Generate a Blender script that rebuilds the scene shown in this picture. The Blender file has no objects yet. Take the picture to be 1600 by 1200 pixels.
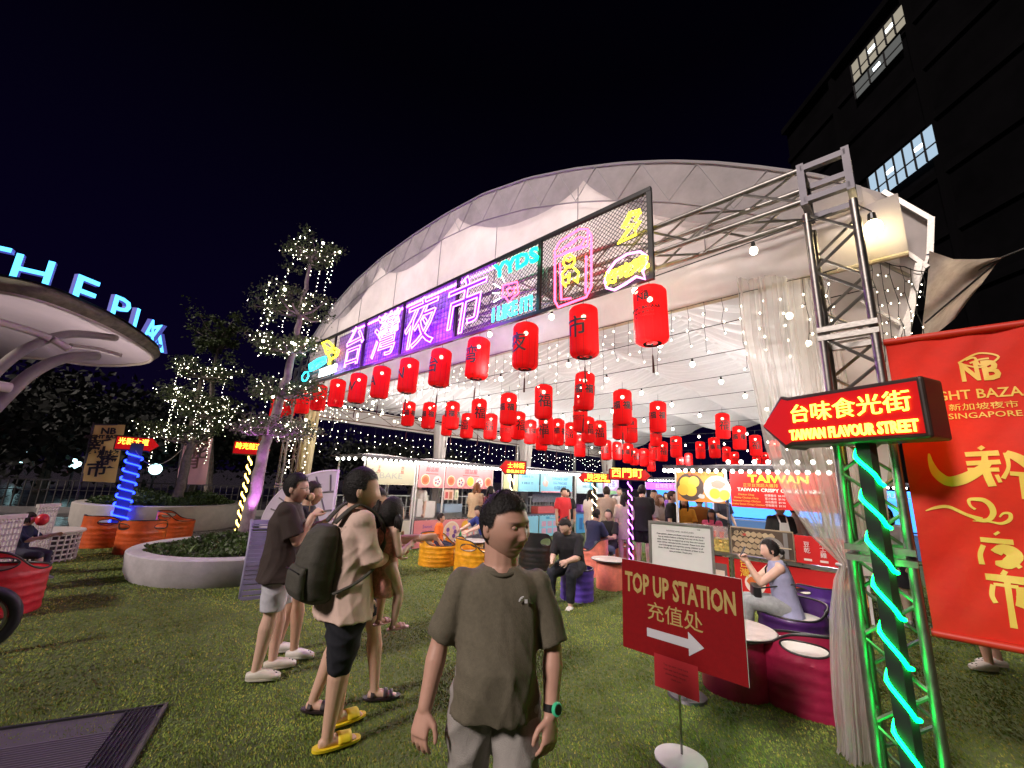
import bpy, bmesh, math, random
import numpy as np
from mathutils import Vector, Matrix, noise
random.seed(7)
rng = np.random.default_rng(5)
SC = bpy.context.scene
COL = SC.collection
R = math.radians
# ------------------------------------------------------------ camera
CF, CP, CR, CH = 650.0, R(13.2), R(2.7), 1.70
_f = Vector((0, math.cos(CP), math.sin(CP))); _u0 = Vector((0, -math.sin(CP), math.cos(CP))); _r0 = Vector((1, 0, 0))
_r = _r0*math.cos(CR) + _u0*math.sin(CR); _u = -_r0*math.sin(CR) + _u0*math.cos(CR)
camd = bpy.data.cameras.new('camera'); cam = bpy.data.objects.new('camera', camd); COL.objects.link(cam)
camd.sensor_width = 36; camd.lens = CF/1600*36; camd.clip_start = .05; camd.clip_end = 900
m = Matrix((( _r.x, _u.x, -_f.x), (_r.y, _u.y, -_f.y), (_r.z, _u.z, -_f.z))).to_4x4()
m.translation = Vector((0, 0, CH)); cam.matrix_world = m
SC.camera = cam
# ------------------------------------------------------------ night sky
W = bpy.data.worlds.new('World'); SC.world = W; W.use_nodes = True
nt = W.node_tree; bg = nt.nodes['Background']
tc = nt.nodes.new('ShaderNodeTexCoord'); sx = nt.nodes.new('ShaderNodeSeparateXYZ'); rp = nt.nodes.new('ShaderNodeValToRGB')
nt.links.new(tc.outputs['Generated'], sx.inputs[0]); nt.links.new(sx.outputs['Z'], rp.inputs[0]); nt.links.new(rp.outputs[0], bg.inputs[0])
rp.color_ramp.elements[0].position = 0.0; rp.color_ramp.elements[0].color = (.0022, .0010, .0085, 1)
rp.color_ramp.elements[1].position = .75; rp.color_ramp.elements[1].color = (.0003, .0002, .0010, 1)
e = rp.color_ramp.elements.new(.3); e.color = (.0011, .0004, .0058, 1)
bg.inputs[1].default_value = 1.0
# faint floodlight spill from the plaza behind the photographer
sd = bpy.data.lights.new('sun', 'SUN'); sd.energy = 1.95; sd.angle = R(9); sd.color = (1, .86, .80)
so = bpy.data.objects.new('sun', sd); COL.objects.link(so)
so.rotation_euler = Vector((.66, .62, -.60)).to_track_quat('-Z', 'Y').to_euler()
vs = SC.view_settings; SC.display_settings.display_device = 'sRGB'
vs.view_transform = 'Standard'; vs.look = 'None'; vs.exposure = .62; vs.gamma = 1
SC.cycles.use_denoising = True
SC.cycles.max_bounces = 6; SC.cycles.transparent_max_bounces = 16; SC.cycles.caustics_reflective = False; SC.cycles.caustics_refractive = False
SC.cycles.sample_clamp_indirect = 4
# ------------------------------------------------------------ geometry of the place
def ray(x, y): return (_r*((x-800)/CF) - _u*((y-600)/CF) + _f).normalized()
def gp(x, y, z=0.0):
    d = ray(x, y); return Vector((0, 0, CH)) + d*((z-CH)/d.z)
def vh(x, y, p):
    d = ray(x, y); return CH + d.z*math.hypot(p[0], p[1])/math.hypot(d.x, d.y)
def at(x, y, dist):
    d = ray(x, y); return Vector((0, 0, CH)) + d*(dist/math.hypot(d.x, d.y))
AZ = R(-46); D = Vector((math.sin(AZ), math.cos(AZ), 0)); N = Vector((D.y, -D.x, 0))
T = gp(1385, 1290)
ROTF = math.atan2(-D.y, -D.x)            # local x = -D (to the right), local y = N (into the tent)
ROTB = math.atan2(N.y, N.x)              # local x = N, local -y faces the open square
def P(s, q, z=0.0): return T + D*s + N*q + Vector((0, 0, z))
def sq(p): v = p - T; return v.dot(D), v.dot(N)
# ------------------------------------------------------------ objects
def new_mesh(name, V, F, mats=None, smooth=False, mi=None):
    me = bpy.data.meshes.new(name); me.from_pydata([tuple(v) for v in V], [], F)
    for mt in (mats if isinstance(mats, (list, tuple)) else [mats]):
        if mt: me.materials.append(mt)
    if mi is not None: me.polygons.foreach_set('material_index', mi)
    if smooth is True: me.polygons.foreach_set('use_smooth', [True]*len(me.polygons))
    elif smooth:
        me.polygons.foreach_set('use_smooth', [True]*len(me.polygons)); me.set_sharp_from_angle(angle=R(smooth))
    me.update(); return me
def ob(name, me, parent=None, loc=(0, 0, 0), rz=0.0, kind=None, label=None):
    o = bpy.data.objects.new(name, me); COL.objects.link(o)
    o.location = loc; o.rotation_euler = (0, 0, rz)
    if parent: o.parent = parent
    if kind: o['kind'] = kind
    if label: o['label'] = label
    return o
def tag(o, label, cat, group=None):
    o['label'] = label; o['category'] = cat
    if group: o['group'] = group
    return o
def thing(name, label, cat, loc=(0, 0, 0), rz=0.0, group=None):
    o = bpy.data.objects.new(name, None); COL.objects.link(o); o.location = loc; o.rotation_euler = (0, 0, rz)
    o.empty_display_size = .1
    return tag(o, label, cat, group)
def copy_tree(o, loc=None, rz=None, label=None, parent=None):
    c = o.copy(); COL.objects.link(c); c.parent = parent
    if loc is not None: c.location = loc
    if rz is not None: c.rotation_euler = (0, 0, rz)
    if label: c['label'] = label
    for ch in list(o.children): copy_tree(ch, parent=c)
    return c
class MB:
    def __init__(s): s.V = []; s.F = []; s.M = []; s.m = 0
    def add(s, V, F):
        b = len(s.V); s.V += [tuple(v) for v in V]; s.F += [tuple(i+b for i in f) for f in F]; s.M += [s.m]*len(F); return s
    def box(s, c, d, rot=None, bev=0):
        x, y, z = d[0]/2, d[1]/2, d[2]/2; c = Vector(c)
        V = [Vector((i*x, j*y, k*z)) for i in (-1, 1) for j in (-1, 1) for k in (-1, 1)]
        if rot is not None: V = [rot @ v for v in V]
        return s.add([v+c for v in V], [(0, 1, 3, 2), (4, 6, 7, 5), (0, 4, 5, 1), (2, 3, 7, 6), (0, 2, 6, 4), (1, 5, 7, 3)])
    def bar(s, a, b, w, h=None):
        a, b = Vector(a), Vector(b); d = b-a; L = d.length
        if L < 1e-6: return s
        q = d.to_track_quat('X', 'Z').to_matrix(); return s.box((a+b)/2, (L, w, h or w), q)
    def tube(s, pts, r, n=8, cap=True, closed=False):
        pts = [Vector(p) for p in pts]; k = len(pts); rr = r if isinstance(r, (list, tuple)) else [r]*k
        V = []; F = []; up = None
        for i, p in enumerate(pts):
            if closed: d = pts[(i+1) % k]-pts[i-1]
            else: d = pts[min(i+1, k-1)]-pts[max(i-1, 0)]
            if d.length < 1e-9: d = Vector((0, 0, 1))
            d.normalize()
            if up is None: up = d.orthogonal().normalized()
            up = up-d*up.dot(d)
            if up.length < 1e-6: up = d.orthogonal()
            up.normalize(); w = d.cross(up)
            for j in range(n):
                a = 2*math.pi*j/n; V.append(p+(up*math.cos(a)+w*math.sin(a))*rr[i])
        for i in range(k if closed else k-1):
            i2 = (i+1) % k
            for j in range(n):
                F.append((i*n+j, i*n+(j+1) % n, i2*n+(j+1) % n, i2*n+j))
        if cap and not closed: F.append(tuple(range(n-1, -1, -1))); F.append(tuple((k-1)*n+j for j in range(n)))
        return s.add(V, F)
    def lathe(s, prof, c=(0, 0, 0), n=24, sx=1, sy=1, cap=True):
        c = Vector(c); V = []; F = []; k = len(prof)
        for r, z in prof:
            for j in range(n):
                a = 2*math.pi*j/n; V.append(c+Vector((r*math.cos(a)*sx, r*math.sin(a)*sy, z)))
        for i in range(k-1):
            for j in range(n): F.append((i*n+j, i*n+(j+1) % n, (i+1)*n+(j+1) % n, (i+1)*n+j))
        if cap:
            if prof[0][0] > 1e-5: F.append(tuple(range(n-1, -1, -1)))
            if prof[-1][0] > 1e-5: F.append(tuple((k-1)*n+j for j in range(n)))
        return s.add(V, F)
    def ell(s, c, r, n=12, m_=8, rot=None):
        c = Vector(c); V = []; F = []
        r = (r, r, r) if isinstance(r, (int, float)) else r
        for i in range(m_+1):
            t = math.pi*i/m_
            for j in range(n):
                a = 2*math.pi*j/n; v = Vector((r[0]*math.sin(t)*math.cos(a), r[1]*math.sin(t)*math.sin(a), -r[2]*math.cos(t)))
                V.append(c+(rot @ v if rot is not None else v))
        for i in range(m_):
            for j in range(n): F.append((i*n+j, i*n+(j+1) % n, (i+1)*n+(j+1) % n, (i+1)*n+j))
        return s.add(V, F)
    def loft(s, secs, n=20, ex=2.0):
        # secs: (centre, ax, ay) with ax, ay half-axis vectors; closed both ends
        V = []; F = []; k = len(secs)
        for c, ax, ay in secs:
            c, ax, ay = Vector(c), Vector(ax), Vector(ay)
            for j in range(n):
                a = 2*math.pi*j/n; ca, sa = math.cos(a), math.sin(a)
                V.append(c+ax*(abs(ca)**(2/ex)*(1 if ca > 0 else -1))+ay*(abs(sa)**(2/ex)*(1 if sa > 0 else -1)))
        for i in range(k-1):
            for j in range(n): F.append((i*n+j, i*n+(j+1) % n, (i+1)*n+(j+1) % n, (i+1)*n+j))
        F.append(tuple(range(n-1, -1, -1))); F.append(tuple((k-1)*n+j for j in range(n)))
        return s.add(V, F)
    def prism(s, poly, y0, y1, plane='xz'):
        # extrude a polygon; plane xz -> depth along y
        n = len(poly)
        if plane == 'xz': V = [(x, y0, z) for x, z in poly]+[(x, y1, z) for x, z in poly]
        elif plane == 'xy': V = [(x, y, y0) for x, y in poly]+[(x, y, y1) for x, y in poly]
        else: V = [(y0, x, z) for x, z in poly]+[(y1, x, z) for x, z in poly]
        F = [tuple(range(n)), tuple(range(2*n-1, n-1, -1))]+[(i, i+n, (i+1) % n+n, (i+1) % n) for i in range(n)]
        return s.add(V, F)
    def grid(s, fn, nu, nv, closed_u=False):
        V = [fn(i/(nu-1 if not closed_u else nu), j/(nv-1)) for j in range(nv) for i in range(nu)]
        F = []
        for j in range(nv-1):
            for i in range(nu if closed_u else nu-1):
                i2 = (i+1) % nu; F.append((j*nu+i, j*nu+i2, (j+1)*nu+i2, (j+1)*nu+i))
        return s.add(V, F)
    def text(s, body, size, c, th=.004, ax='x', off=0.0, sx=1.0, align='CENTER', shear=0.0, mirror=False, rot=0.0):
        V, F = text_geo(body, size, th, off, sx, align, shear)
        cr, sr = math.cos(rot), math.sin(rot); c = Vector(c); out = []
        for x, y, z in V:
            x, y = x*cr-y*sr, x*sr+y*cr
            if ax == 'x': out.append(c+Vector((x, -z, y)))      # stands in xz, faces -y
            elif ax == 'flat': out.append(c+Vector((x, y, z)))
        return s.add(out, F)
    def build(s, name, mats, parent=None, loc=(0, 0, 0), rz=0.0, smooth=False, kind=None, label=None):
        mats = mats if isinstance(mats, (list, tuple)) else [mats]
        me = new_mesh(name, s.V, s.F, mats, smooth, s.M if len(mats) > 1 else None)
        return ob(name, me, parent, loc, rz, kind, label)
_tc = {}
def text_geo(body, size, th=.004, off=0.0, sx=1.0, align='CENTER', shear=0.0, outline=0.0):
    key = (body, size, th, off, sx, align, shear, outline)
    if key in _tc: return _tc[key]
    cu = bpy.data.curves.new('t', 'FONT'); cu.body = body; cu.size = size; cu.align_x = align; cu.align_y = 'CENTER'
    cu.shear = shear; cu.resolution_u = 2
    if outline: cu.fill_mode = 'NONE'; cu.bevel_depth = outline; cu.bevel_resolution = 1; cu.offset = off
    else: cu.extrude = th/2; cu.offset = off
    o = bpy.data.objects.new('t', cu); COL.objects.link(o)
    dg = bpy.context.evaluated_depsgraph_get(); me = bpy.data.meshes.new_from_object(o.evaluated_get(dg))
    V = [(v.co.x*sx, v.co.y, v.co.z) for v in me.vertices]; F = [tuple(p.vertices) for p in me.polygons]
    bpy.data.objects.remove(o); bpy.data.curves.remove(cu); bpy.data.meshes.remove(me)
    _tc[key] = (V, F); return V, F
def wrap_text(body, size, rad, zc, sx=1.0, off=0.0, th=.002, ang=-math.pi/2):
    # lettering bent round a vertical cylinder
    V, F = text_geo(body, size, th, off, sx)
    bm = bmesh.new(); vs_ = [bm.verts.new(v) for v in V]
    for f in F:
        try: bm.faces.new([vs_[i] for i in f])
        except ValueError: pass
    xs = [v[0] for v in V]; st = rad*.18; x = min(xs)
    while x < max(xs):
        bmesh.ops.bisect_plane(bm, geom=bm.verts[:]+bm.edges[:]+bm.faces[:], plane_co=(x, 0, 0), plane_no=(1, 0, 0)); x += st
    bm.verts.ensure_lookup_table(); bm.verts.index_update()
    out = [Vector(((rad+v.co.z+th)*math.cos(ang+v.co.x/rad), (rad+v.co.z+th)*math.sin(ang+v.co.x/rad), zc+v.co.y)) for v in bm.verts]
    Fo = [tuple(v.index for v in f.verts) for f in bm.faces]; bm.free(); return out, Fo
# ------------------------------------------------------------ materials
def mat(name, col, rough=.6, metal=0.0, emit=None, es=1.0, nz=None, bump=None, alpha=None, trans=0.0, sheen=0.0, attr=None, spec=None, coat=0.0):
    M = bpy.data.materials.new(name); M.use_nodes = True; t = M.node_tree; b = t.nodes['Principled BSDF']
    b.inputs['Base Color'].default_value = (*col, 1); b.inputs['Roughness'].default_value = rough; b.inputs['Metallic'].default_value = metal
    if spec is not None: b.inputs['Specular IOR Level'].default_value = spec
    if coat: b.inputs['Coat Weight'].default_value = coat
    if sheen: b.inputs['Sheen Weight'].default_value = sheen
    if alpha is not None: b.inputs['Alpha'].default_value = alpha
    if emit is not None: b.inputs['Emission Color'].default_value = (*emit, 1); b.inputs['Emission Strength'].default_value = es
    cs = None; co = t.nodes.new('ShaderNodeTexCoord')
    if nz or attr:
        if nz:
            n = t.nodes.new('ShaderNodeTexNoise'); n.inputs['Scale'].default_value = nz[0]; n.inputs['Detail'].default_value = 6
            n.inputs['Roughness'].default_value = .65
            t.links.new(co.outputs['Object'], n.inputs['Vector'])
            r_ = t.nodes.new('ShaderNodeValToRGB'); t.links.new(n.outputs['Fac'], r_.inputs[0])
            k = nz[1]; r_.color_ramp.elements[0].position = .3; r_.color_ramp.elements[1].position = .72
            r_.color_ramp.elements[0].color = (*[c*(1-k) for c in col], 1); r_.color_ramp.elements[1].color = (*[min(1, c*(1+k)) for c in col], 1)
            cs = r_.outputs[0]
            rr = t.nodes.new('ShaderNodeMapRange'); t.links.new(n.outputs['Fac'], rr.inputs[0])
            rr.inputs[3].default_value = max(0, rough-.12); rr.inputs[4].default_value = min(1, rough+.12); t.links.new(rr.outputs[0], b.inputs['Roughness'])
        if attr:
            a = t.nodes.new('ShaderNodeAttribute'); a.attribute_name = attr
            mx = t.nodes.new('ShaderNodeMix'); mx.data_type = 'RGBA'; mx.blend_type = 'MULTIPLY'; mx.inputs[0].default_value = 1
            if cs: t.links.new(cs, mx.inputs[6])
            else: mx.inputs[6].default_value = (*col, 1)
            t.links.new(a.outputs['Color'], mx.inputs[7]); cs = mx.outputs[2]
        t.links.new(cs, b.inputs['Base Color'])
    if bump:
        n2 = t.nodes.new('ShaderNodeTexNoise'); n2.inputs['Scale'].default_value = bump[0]; n2.inputs['Detail'].default_value = 5
        t.links.new(co.outputs['Object'], n2.inputs['Vector'])
        bp = t.nodes.new('ShaderNodeBump'); bp.inputs['Strength'].default_value = bump[1]; bp.inputs['Distance'].default_value = .01
        t.links.new(n2.outputs['Fac'], bp.inputs['Height']); t.links.new(bp.outputs[0], b.inputs['Normal'])
    if trans:
        tr = t.nodes.new('ShaderNodeBsdfTranslucent'); ms = t.nodes.new('ShaderNodeMixShader'); ms.inputs[0].default_value = trans
        if cs: t.links.new(cs, tr.inputs[0])
        else: tr.inputs[0].default_value = (*col, 1)
        t.links.new(b.outputs[0], ms.inputs[1]); t.links.new(tr.outputs[0], ms.inputs[2]); t.links.new(ms.outputs[0], t.nodes['Material Output'].inputs[0])
    return M
def glow(name, col, st):
    return mat(name, (.02, .02, .02), .5, emit=col, es=st)
M = {}
M['turf'] = mat('turf', (.085, .115, .030), .95, nz=(6, .25), bump=(160, 1.0))
M['plaza'] = mat('plaza_stone', (.05, .045, .05), .28, nz=(2.5, .3), bump=(25, .15))
M['alu'] = mat('aluminium', (.30, .285, .265), .45, 1.0, nz=(9, .22), bump=(60, .12))
M['darkalu'] = mat('dark_aluminium', (.085, .08, .09), .5, .8, nz=(9, .3))
M['black'] = mat('black_paint', (.012, .012, .013), .4, nz=(12, .3))
M['blackmat'] = mat('black_matte', (.010, .010, .011), .85)
M['white'] = mat('white_plastic', (.72, .71, .69), .45, nz=(5, .08))
M['steel'] = mat('steel', (.45, .44, .43), .3, 1.0, nz=(4, .15))
M['canvas'] = mat('tent_canvas', (.74, .69, .67), .8, nz=(1.7, .13), bump=(7, .35), trans=.5)
M['shadow_swag'] = mat('tent_shadow_swag', (.50, .47, .48), .85, nz=(2.5, .2), bump=(9, .3), trans=.35)  # grey that stands for the drapes' shadow on the gable
M['drape'] = mat('ceiling_drape', (.62, .605, .635), .85, bump=(14, .25), trans=.06)
M['bulb'] = glow('warm_bulb', (1, .90, .68), 16)
M['bulbw'] = glow('white_bulb', (1, .97, .88), 10)
M['led'] = glow('fairy_led', (1, .92, .70), 14)
M['ledw'] = glow('cool_led', (.9, .93, 1), 14)
M['cable'] = mat('cable', (.01, .01, .01), .6)
M['concrete'] = mat('concrete', (.36, .34, .32), .8, nz=(5, .18), bump=(40, .3))
M['bark'] = mat('bark', (.17, .14, .115), .9, nz=(9, .4), bump=(25, .8))
M['leaf'] = mat('leafdark', (.009, .012, .007), .7, nz=(3, .4))
M['leafdark'] = M['leaf']
M['leaf'] = mat('leaf', (.060, .085, .030), .6, nz=(3, .45), trans=.3)
M['shrub'] = mat('shrub_leaf', (.055, .095, .022), .55, nz=(5, .5), trans=.25)
# ============================================================ ground
def sheet(name, poly, z, mt, kind='structure'):
    me = new_mesh(name, [(p[0], p[1], z) for p in poly], [tuple(range(len(poly)))], mt); return ob(name, me, kind=kind)
sheet('plaza_paving', [(-260, -60), (260, -60), (260, 420), (-260, 420)], 0.0, M['plaza'])
tq = [P(-9, -7), P(11.9, -7), P(11.9, -2.6), P(15.5, 3.0), P(15.5, 17), P(-9, 17)]
tb = MB(); n_ = 70
tp = [(p.x, p.y) for p in tq]
def inside(x, y, poly=tp):
    c = False; j = len(poly)-1
    for i in range(len(poly)):
        a, b = poly[i], poly[j]
        if (a[1] > y) != (b[1] > y) and x < (b[0]-a[0])*(y-a[1])/(b[1]-a[1])+a[0]: c = not c
        j = i
    return c
mt_ = [(x, y, .012) for x, y in tp]
me = new_mesh('artificial_turf', mt_+[(x, y, .0) for x, y in tp], [tuple(range(6))]+[(i, i+6, (i+1) % 6+6, (i+1) % 6) for i in range(6)], M['turf'])
ob('artificial_turf', me, kind='structure')
# blades of the turf: single triangles, thick near the camera
def blades():
    NB = 430000
    # sample in polar coords about the viewer so that density falls with distance
    r = 1.0+(rng.random(NB)**1.55)*11.5; a = (rng.random(NB)-.5)*R(128)
    x = r*np.sin(a); y = r*np.cos(a)
    s = (x-T.x)*D.x+(y-T.y)*D.y; q = (x-T.x)*N.x+(y-T.y)*N.y
    ok = (s < 11.8) & (q > -7)
    x, y, r = x[ok], y[ok], r[ok]; n = len(x)
    # leave the seams between turf rolls a little open
    ss = (x-T.x)*D.x+(y-T.y)*D.y; qq = (x-T.x)*N.x+(y-T.y)*N.y
    k = (np.abs((qq+.80) % 3.9-.0) > .018); x, y, r = x[k], y[k], r[k]; n = len(x)
    clump = np.sin(x*9.1+np.sin(y*7))*np.sin(y*8.3+np.cos(x*5))
    h = (.007+.006*rng.random(n)+.0022*clump)*(1+.05*r); w = (.0018+.0012*rng.random(n))*(1+.42*r)
    th = rng.random(n)*6.283; ln = (.25+.75*rng.random(n))*h*1.1
    ld = rng.random(n)*6.283*.3+1.2+clump*1.2
    V = np.empty((n, 3, 3), np.float32)
    V[:, 0] = np.stack([x-np.cos(th)*w, y-np.sin(th)*w, np.full(n, .012)], 1)
    V[:, 1] = np.stack([x+np.cos(th)*w, y+np.sin(th)*w, np.full(n, .012)], 1)
    V[:, 2] = np.stack([x+np.cos(ld)*ln, y+np.sin(ld)*ln, .012+h], 1)
    me = bpy.data.meshes.new('turf_blades'); me.vertices.add(3*n); me.vertices.foreach_set('co', V.ravel())
    me.loops.add(3*n); me.loops.foreach_set('vertex_index', np.arange(3*n, dtype=np.int32))
    me.polygons.add(n); me.polygons.foreach_set('loop_start', np.arange(0, 3*n, 3, dtype=np.int32))
    me.polygons.foreach_set('loop_total', np.full(n, 3, dtype=np.int32))
    c = np.ones((n, 4), np.float32); t_ = rng.random(n)
    c[:, 0] = .70+.75*t_; c[:, 1] = .80+.5*t_; c[:, 2] = .7+.3*t_
    pat = .82+.18*np.clip(np.sin(x*1.7+np.sin(y*1.1)*2)+np.sin(y*2.3+np.cos(x*.9)*2)*.7+.4*np.sin(x*6+y*5), -1, 1); c[:, :3] *= pat[:, None]
    yel = rng.random(n) < .16; c[yel, 0] *= 1.9; c[yel, 1] *= 1.35; c[yel, 2] *= 1.5
    at_ = me.color_attributes.new('Col', 'FLOAT_COLOR', 'POINT'); at_.data.foreach_set('color', np.repeat(c, 3, 0).ravel())
    me.update(); me.materials.append(mat('turf_blade', (.185, .260, .058), .7, attr='Col', spec=.25, nz=(1.1, .34)))
    o = ob('turf_blades', me, kind='stuff'); tag(o, 'short green artificial turf blades covering the square', 'grass')
blades()
# grate / mat at the lower left
g0, g1, g2 = gp(262, 1106), gp(175, 1215), gp(-10, 1146)
gx = (g2-g0).normalized(); gy = Vector((gx.y, -gx.x, 0)); gy = gy if gy.dot(g1-g0) > 0 else -gy
gr = thing('entrance_mat', 'dark ribbed metal edged mat set in the turf at the lower left', 'mat', tuple(g0))
gr.rotation_euler = (0, 0, math.atan2(gx.y, gx.x)); sgn = 1 if Vector((-gx.y, gx.x, 0)).dot(gy) > 0 else -1
b = MB(); b.box((1.2, sgn*.9, .012), (2.4, 1.8, .016)); b.build('mat_base', mat('mat_base', (.09, .075, .10), .55, nz=(8, .2)), gr)
b = MB()
for k in range(58):
    b.box((1.2, sgn*(.30+k*.026), .030), (1.96, .011, .012))
o = b.build('rib', mat('mat_rib', (.17, .14, .19), .45, .3), gr, kind='stuff')
b = MB()
for k in range(8): b.box((.06+k*.024, sgn*.9, .027), (.010, 1.74, .012))
b.build('edge_rib', M['darkalu'], gr, kind='stuff')
b = MB(); b.box((.012, sgn*.9, .026), (.02, 1.8, .022)); b.build('edge_strip', M['alu'], gr)
b = MB(); b.box((1.2, sgn*.012, .024), (2.4, .02, .018)); b.build('edge_strip', M['darkalu'], gr)

# ============================================================ tent
QF = .62
def pq(x, y, q):
    d = ray(x, y); o = Vector((0, 0, CH)); p0 = T+N*q; t = (p0-o).dot(N)/d.dot(N); p = o+d*t
    s, _ = sq(p); return s, p.z
arch = [pq(x, y, QF) for x, y in [(478, 592), (490, 530), (522, 480), (560, 438), (600, 403), (650, 367), (700, 335), (760, 303), (830, 279), (900, 265), (975, 256), (1050, 253), (1125, 256), (1200, 264), (1280, 276), (1345, 292)]]
arch = [(-.52, 3.72)]+arch[::-1]       # s ascending
ARS = np.array([a[0] for a in arch]); ARZ = np.array([a[1] for a in arch])
print('arch', [(round(a, 2), round(b_, 2)) for a, b_ in arch])
sL, sR = ARS[-1], ARS[0]
def archz(s): return float(np.interp(s, ARS, ARZ))
tent = thing('marquee_tent', 'large white arched marquee tent with pleated ceiling over the food stalls', 'tent', tuple(T), ROTF)
zb = 3.98
def gable(u, v):
    s = sR+(sL-sR)*u; zt = max(archz(s), zb+.02); z = zb+(zt-zb)*v
    return (-s, QF+.035*math.sin(s*2.1+z*1.3)*math.sin(z*3+s)+.010*math.sin(s*9+z*4)*math.sin(z*2.2-s)+.006*math.sin((s+z*.6)*16)*math.sin(s*1.3)**2, z)
b = MB(); b.grid(gable, 120, 26); b.build('gable', M['canvas'], tent, smooth=True)
# canvas seams, then grey cloth scallops imitating the inner drapes' shadow along the arch
b = MB()
for s in (.9, 2.45, 4.0, 5.5, 7.0, 8.5, 9.6):
    if s < sL-.3: b.tube([(-s, QF-.035, zb+.05), (-s, QF-.035, archz(s)-.05)], .006, 5)
b.build('seam', mat('seam_thread', (.22, .20, .22), .9), tent)
def shadow_swag_z(s, lo):
    # lower edge of the grey scallops shaped as drape shadow
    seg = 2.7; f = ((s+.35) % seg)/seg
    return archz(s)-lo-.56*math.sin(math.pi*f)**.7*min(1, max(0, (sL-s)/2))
def shadow_swag(u, v):
    s = sR+.2+(sL-.1-sR-.2)*u; zt = archz(s)-.012; z0 = max(shadow_swag_z(s, .20), zb+.03)
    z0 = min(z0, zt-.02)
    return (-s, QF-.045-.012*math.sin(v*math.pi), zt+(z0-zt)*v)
b = MB(); b.grid(shadow_swag, 160, 8); b.build('shadow_swag', M['shadow_swag'], tent, smooth=True)
b = MB()                                                   # arch rib tubes over the gable
for off in (.03, .55):
    pts = [(-s, QF-.06, archz(s)-off) for s in np.linspace(sR+.3, sL-.15, 60) if archz(s)-off > zb]
    b.tube(pts, .018 if off < .1 else .010, 6)
for k, s in enumerate(np.arange(.3, sL-.4, .62)):
    s2 = s+.31
    if archz(s)-.55 > zb: b.tube([(-s, QF-.058, archz(s)-.04), (-s2, QF-.058, archz(s2)-.53)], .006, 5); b.tube([(-s2, QF-.058, archz(s2)-.53), (-s-.62, QF-.058, archz(s+.62)-.04)], .006, 5)
b.build('arch_truss', mat('grey_tube', (.44, .42, .44), .6, .3), tent, smooth=40)
def valance(u, v):
    s = sR+(sL-sR)*u; bl = .07*math.sin(v*math.pi)
    return (-s, .66-bl-.02*math.sin(s*5+v*4)*v, 3.52+v*.50+.012*math.sin(s*7.3))
b = MB(); b.grid(valance, 160, 10); b.build('valance', M['canvas'], tent, smooth=True)
b = MB(); b.tube([(-sR, .67, 3.52), (-sL, .67, 3.52)], .022, 8); b.build('valance_hem', mat('hem', (.42, .36, .25), .7, nz=(4, .2)), tent)
# roof skin
QB = 17.0
for k, (s, q) in enumerate(((2.3, 2.1), (4.3, 2.2), (6.5, 2.2), (8.7, 2.0))):
    b = MB(); b.box((-s, q, archz(s)-.75), (.30, .12, .06)); o = b.build('roof_work_light', glow('work_light', (1, .9, .82), 5), tent)
    l = bpy.data.lights.new('roof_lamp', 'POINT'); l.energy = 60; l.color = (1, .84, .80); l.shadow_soft_size = .15
    lo = bpy.data.objects.new('roof_lamp', l); COL.objects.link(lo); lo.parent = o; lo.location = (-s, q-.1, archz(s)-.85)
def roof(u, v): s = sR+(sL-sR)*u; return (-s, QF+.02+(QB-QF)*v, archz(s)+.01)
b = MB(); b.grid(roof, 60, 8); b.build('roof_skin', M['canvas'], tent, smooth=True)
# pleated ceiling lining in bays between ribs that run into the tent
bays = np.linspace(sR+.25, sL-.25, 6)
def cbase(s): u = (s-sR)/(sL-sR); return 3.55+1.15*math.sin(math.pi*min(1, max(0, u)))**.8
def ceil_pt(u, v):
    s = sR+.05+(sL-sR-.1)*u; q = .75+(QB-.9)*v**1.25
    k = min(4, max(0, int(np.searchsorted(bays, s)-1))); f = (s-bays[k])/(bays[k+1]-bays[k]); f = min(1, max(0, f))
    sag = .40*math.sin(math.pi*f)
    qb = ((q-.75) % 4.1)/4.1; sag *= .55+.45*math.sin(math.pi*qb)
    ph = q*30+1.4*math.sin(math.pi*f)*3.2+.8*math.sin(s*1.7+k)+.7*math.sin(q*2.2)
    rip = .042*math.sin(ph)+.026*math.sin(ph*.53+s)+.014*math.sin(ph*1.9+2*s)
    return (-s, q, cbase(s)-sag-rip*(.5+.5*math.sin(math.pi*f)))
b = MB(); b.grid(ceil_pt, 90, 620); b.build('ceiling_lining', M['drape'], tent, smooth=True)
for k in range(6):
    s = bays[k]; b = MB()
    def ribp(u, v): return (-s-.055+.11*u, .74+(QB-.9)*v, cbase(s)-.012-.028*math.sin(u*math.pi))
    b.grid(ribp, 5, 30); b.build('ceiling_rib', M['drape'], tent, smooth=True)
# posts of the far side and the side truss under the eave
b = MB()
for q in (1.0, 5.0, 9.0, 13.0, 16.6): b = MB(); b.box((-sL+.1, q, 1.7), (.09, .09, 3.4)); b.build('post', M['alu'], tent)
for q in (5.0, 9.0, 13.0): b = MB(); b.box((-sR-.05, q, 1.8), (.09, .09, 3.6)); b.build('post', M['alu'], tent)
ez = 3.05
def eave(u, v): return (-sL+.32-.03*math.sin(u*90)*v, .7+16*u, 3.50-.42*v)
b = MB(); b.grid(eave, 200, 4); b.build('eave_curtain', M['canvas'], tent, smooth=True)
b = MB()
for dz in (0, .30): b.tube([(-sL+.55, .7, 3.12+dz), (-sL+.55, 16.6, 3.12+dz)], .018, 6)
for k in range(26):
    q = .7+k*.6; b.tube([(-sL+.55, q, 3.12+(.30 if k % 2 else 0)), (-sL+.55, q+.6, 3.12+(0 if k % 2 else .30))], .009, 5)
b.build('side_truss', mat('brown_truss', (.20, .13, .09), .6, .2), tent)
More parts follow.
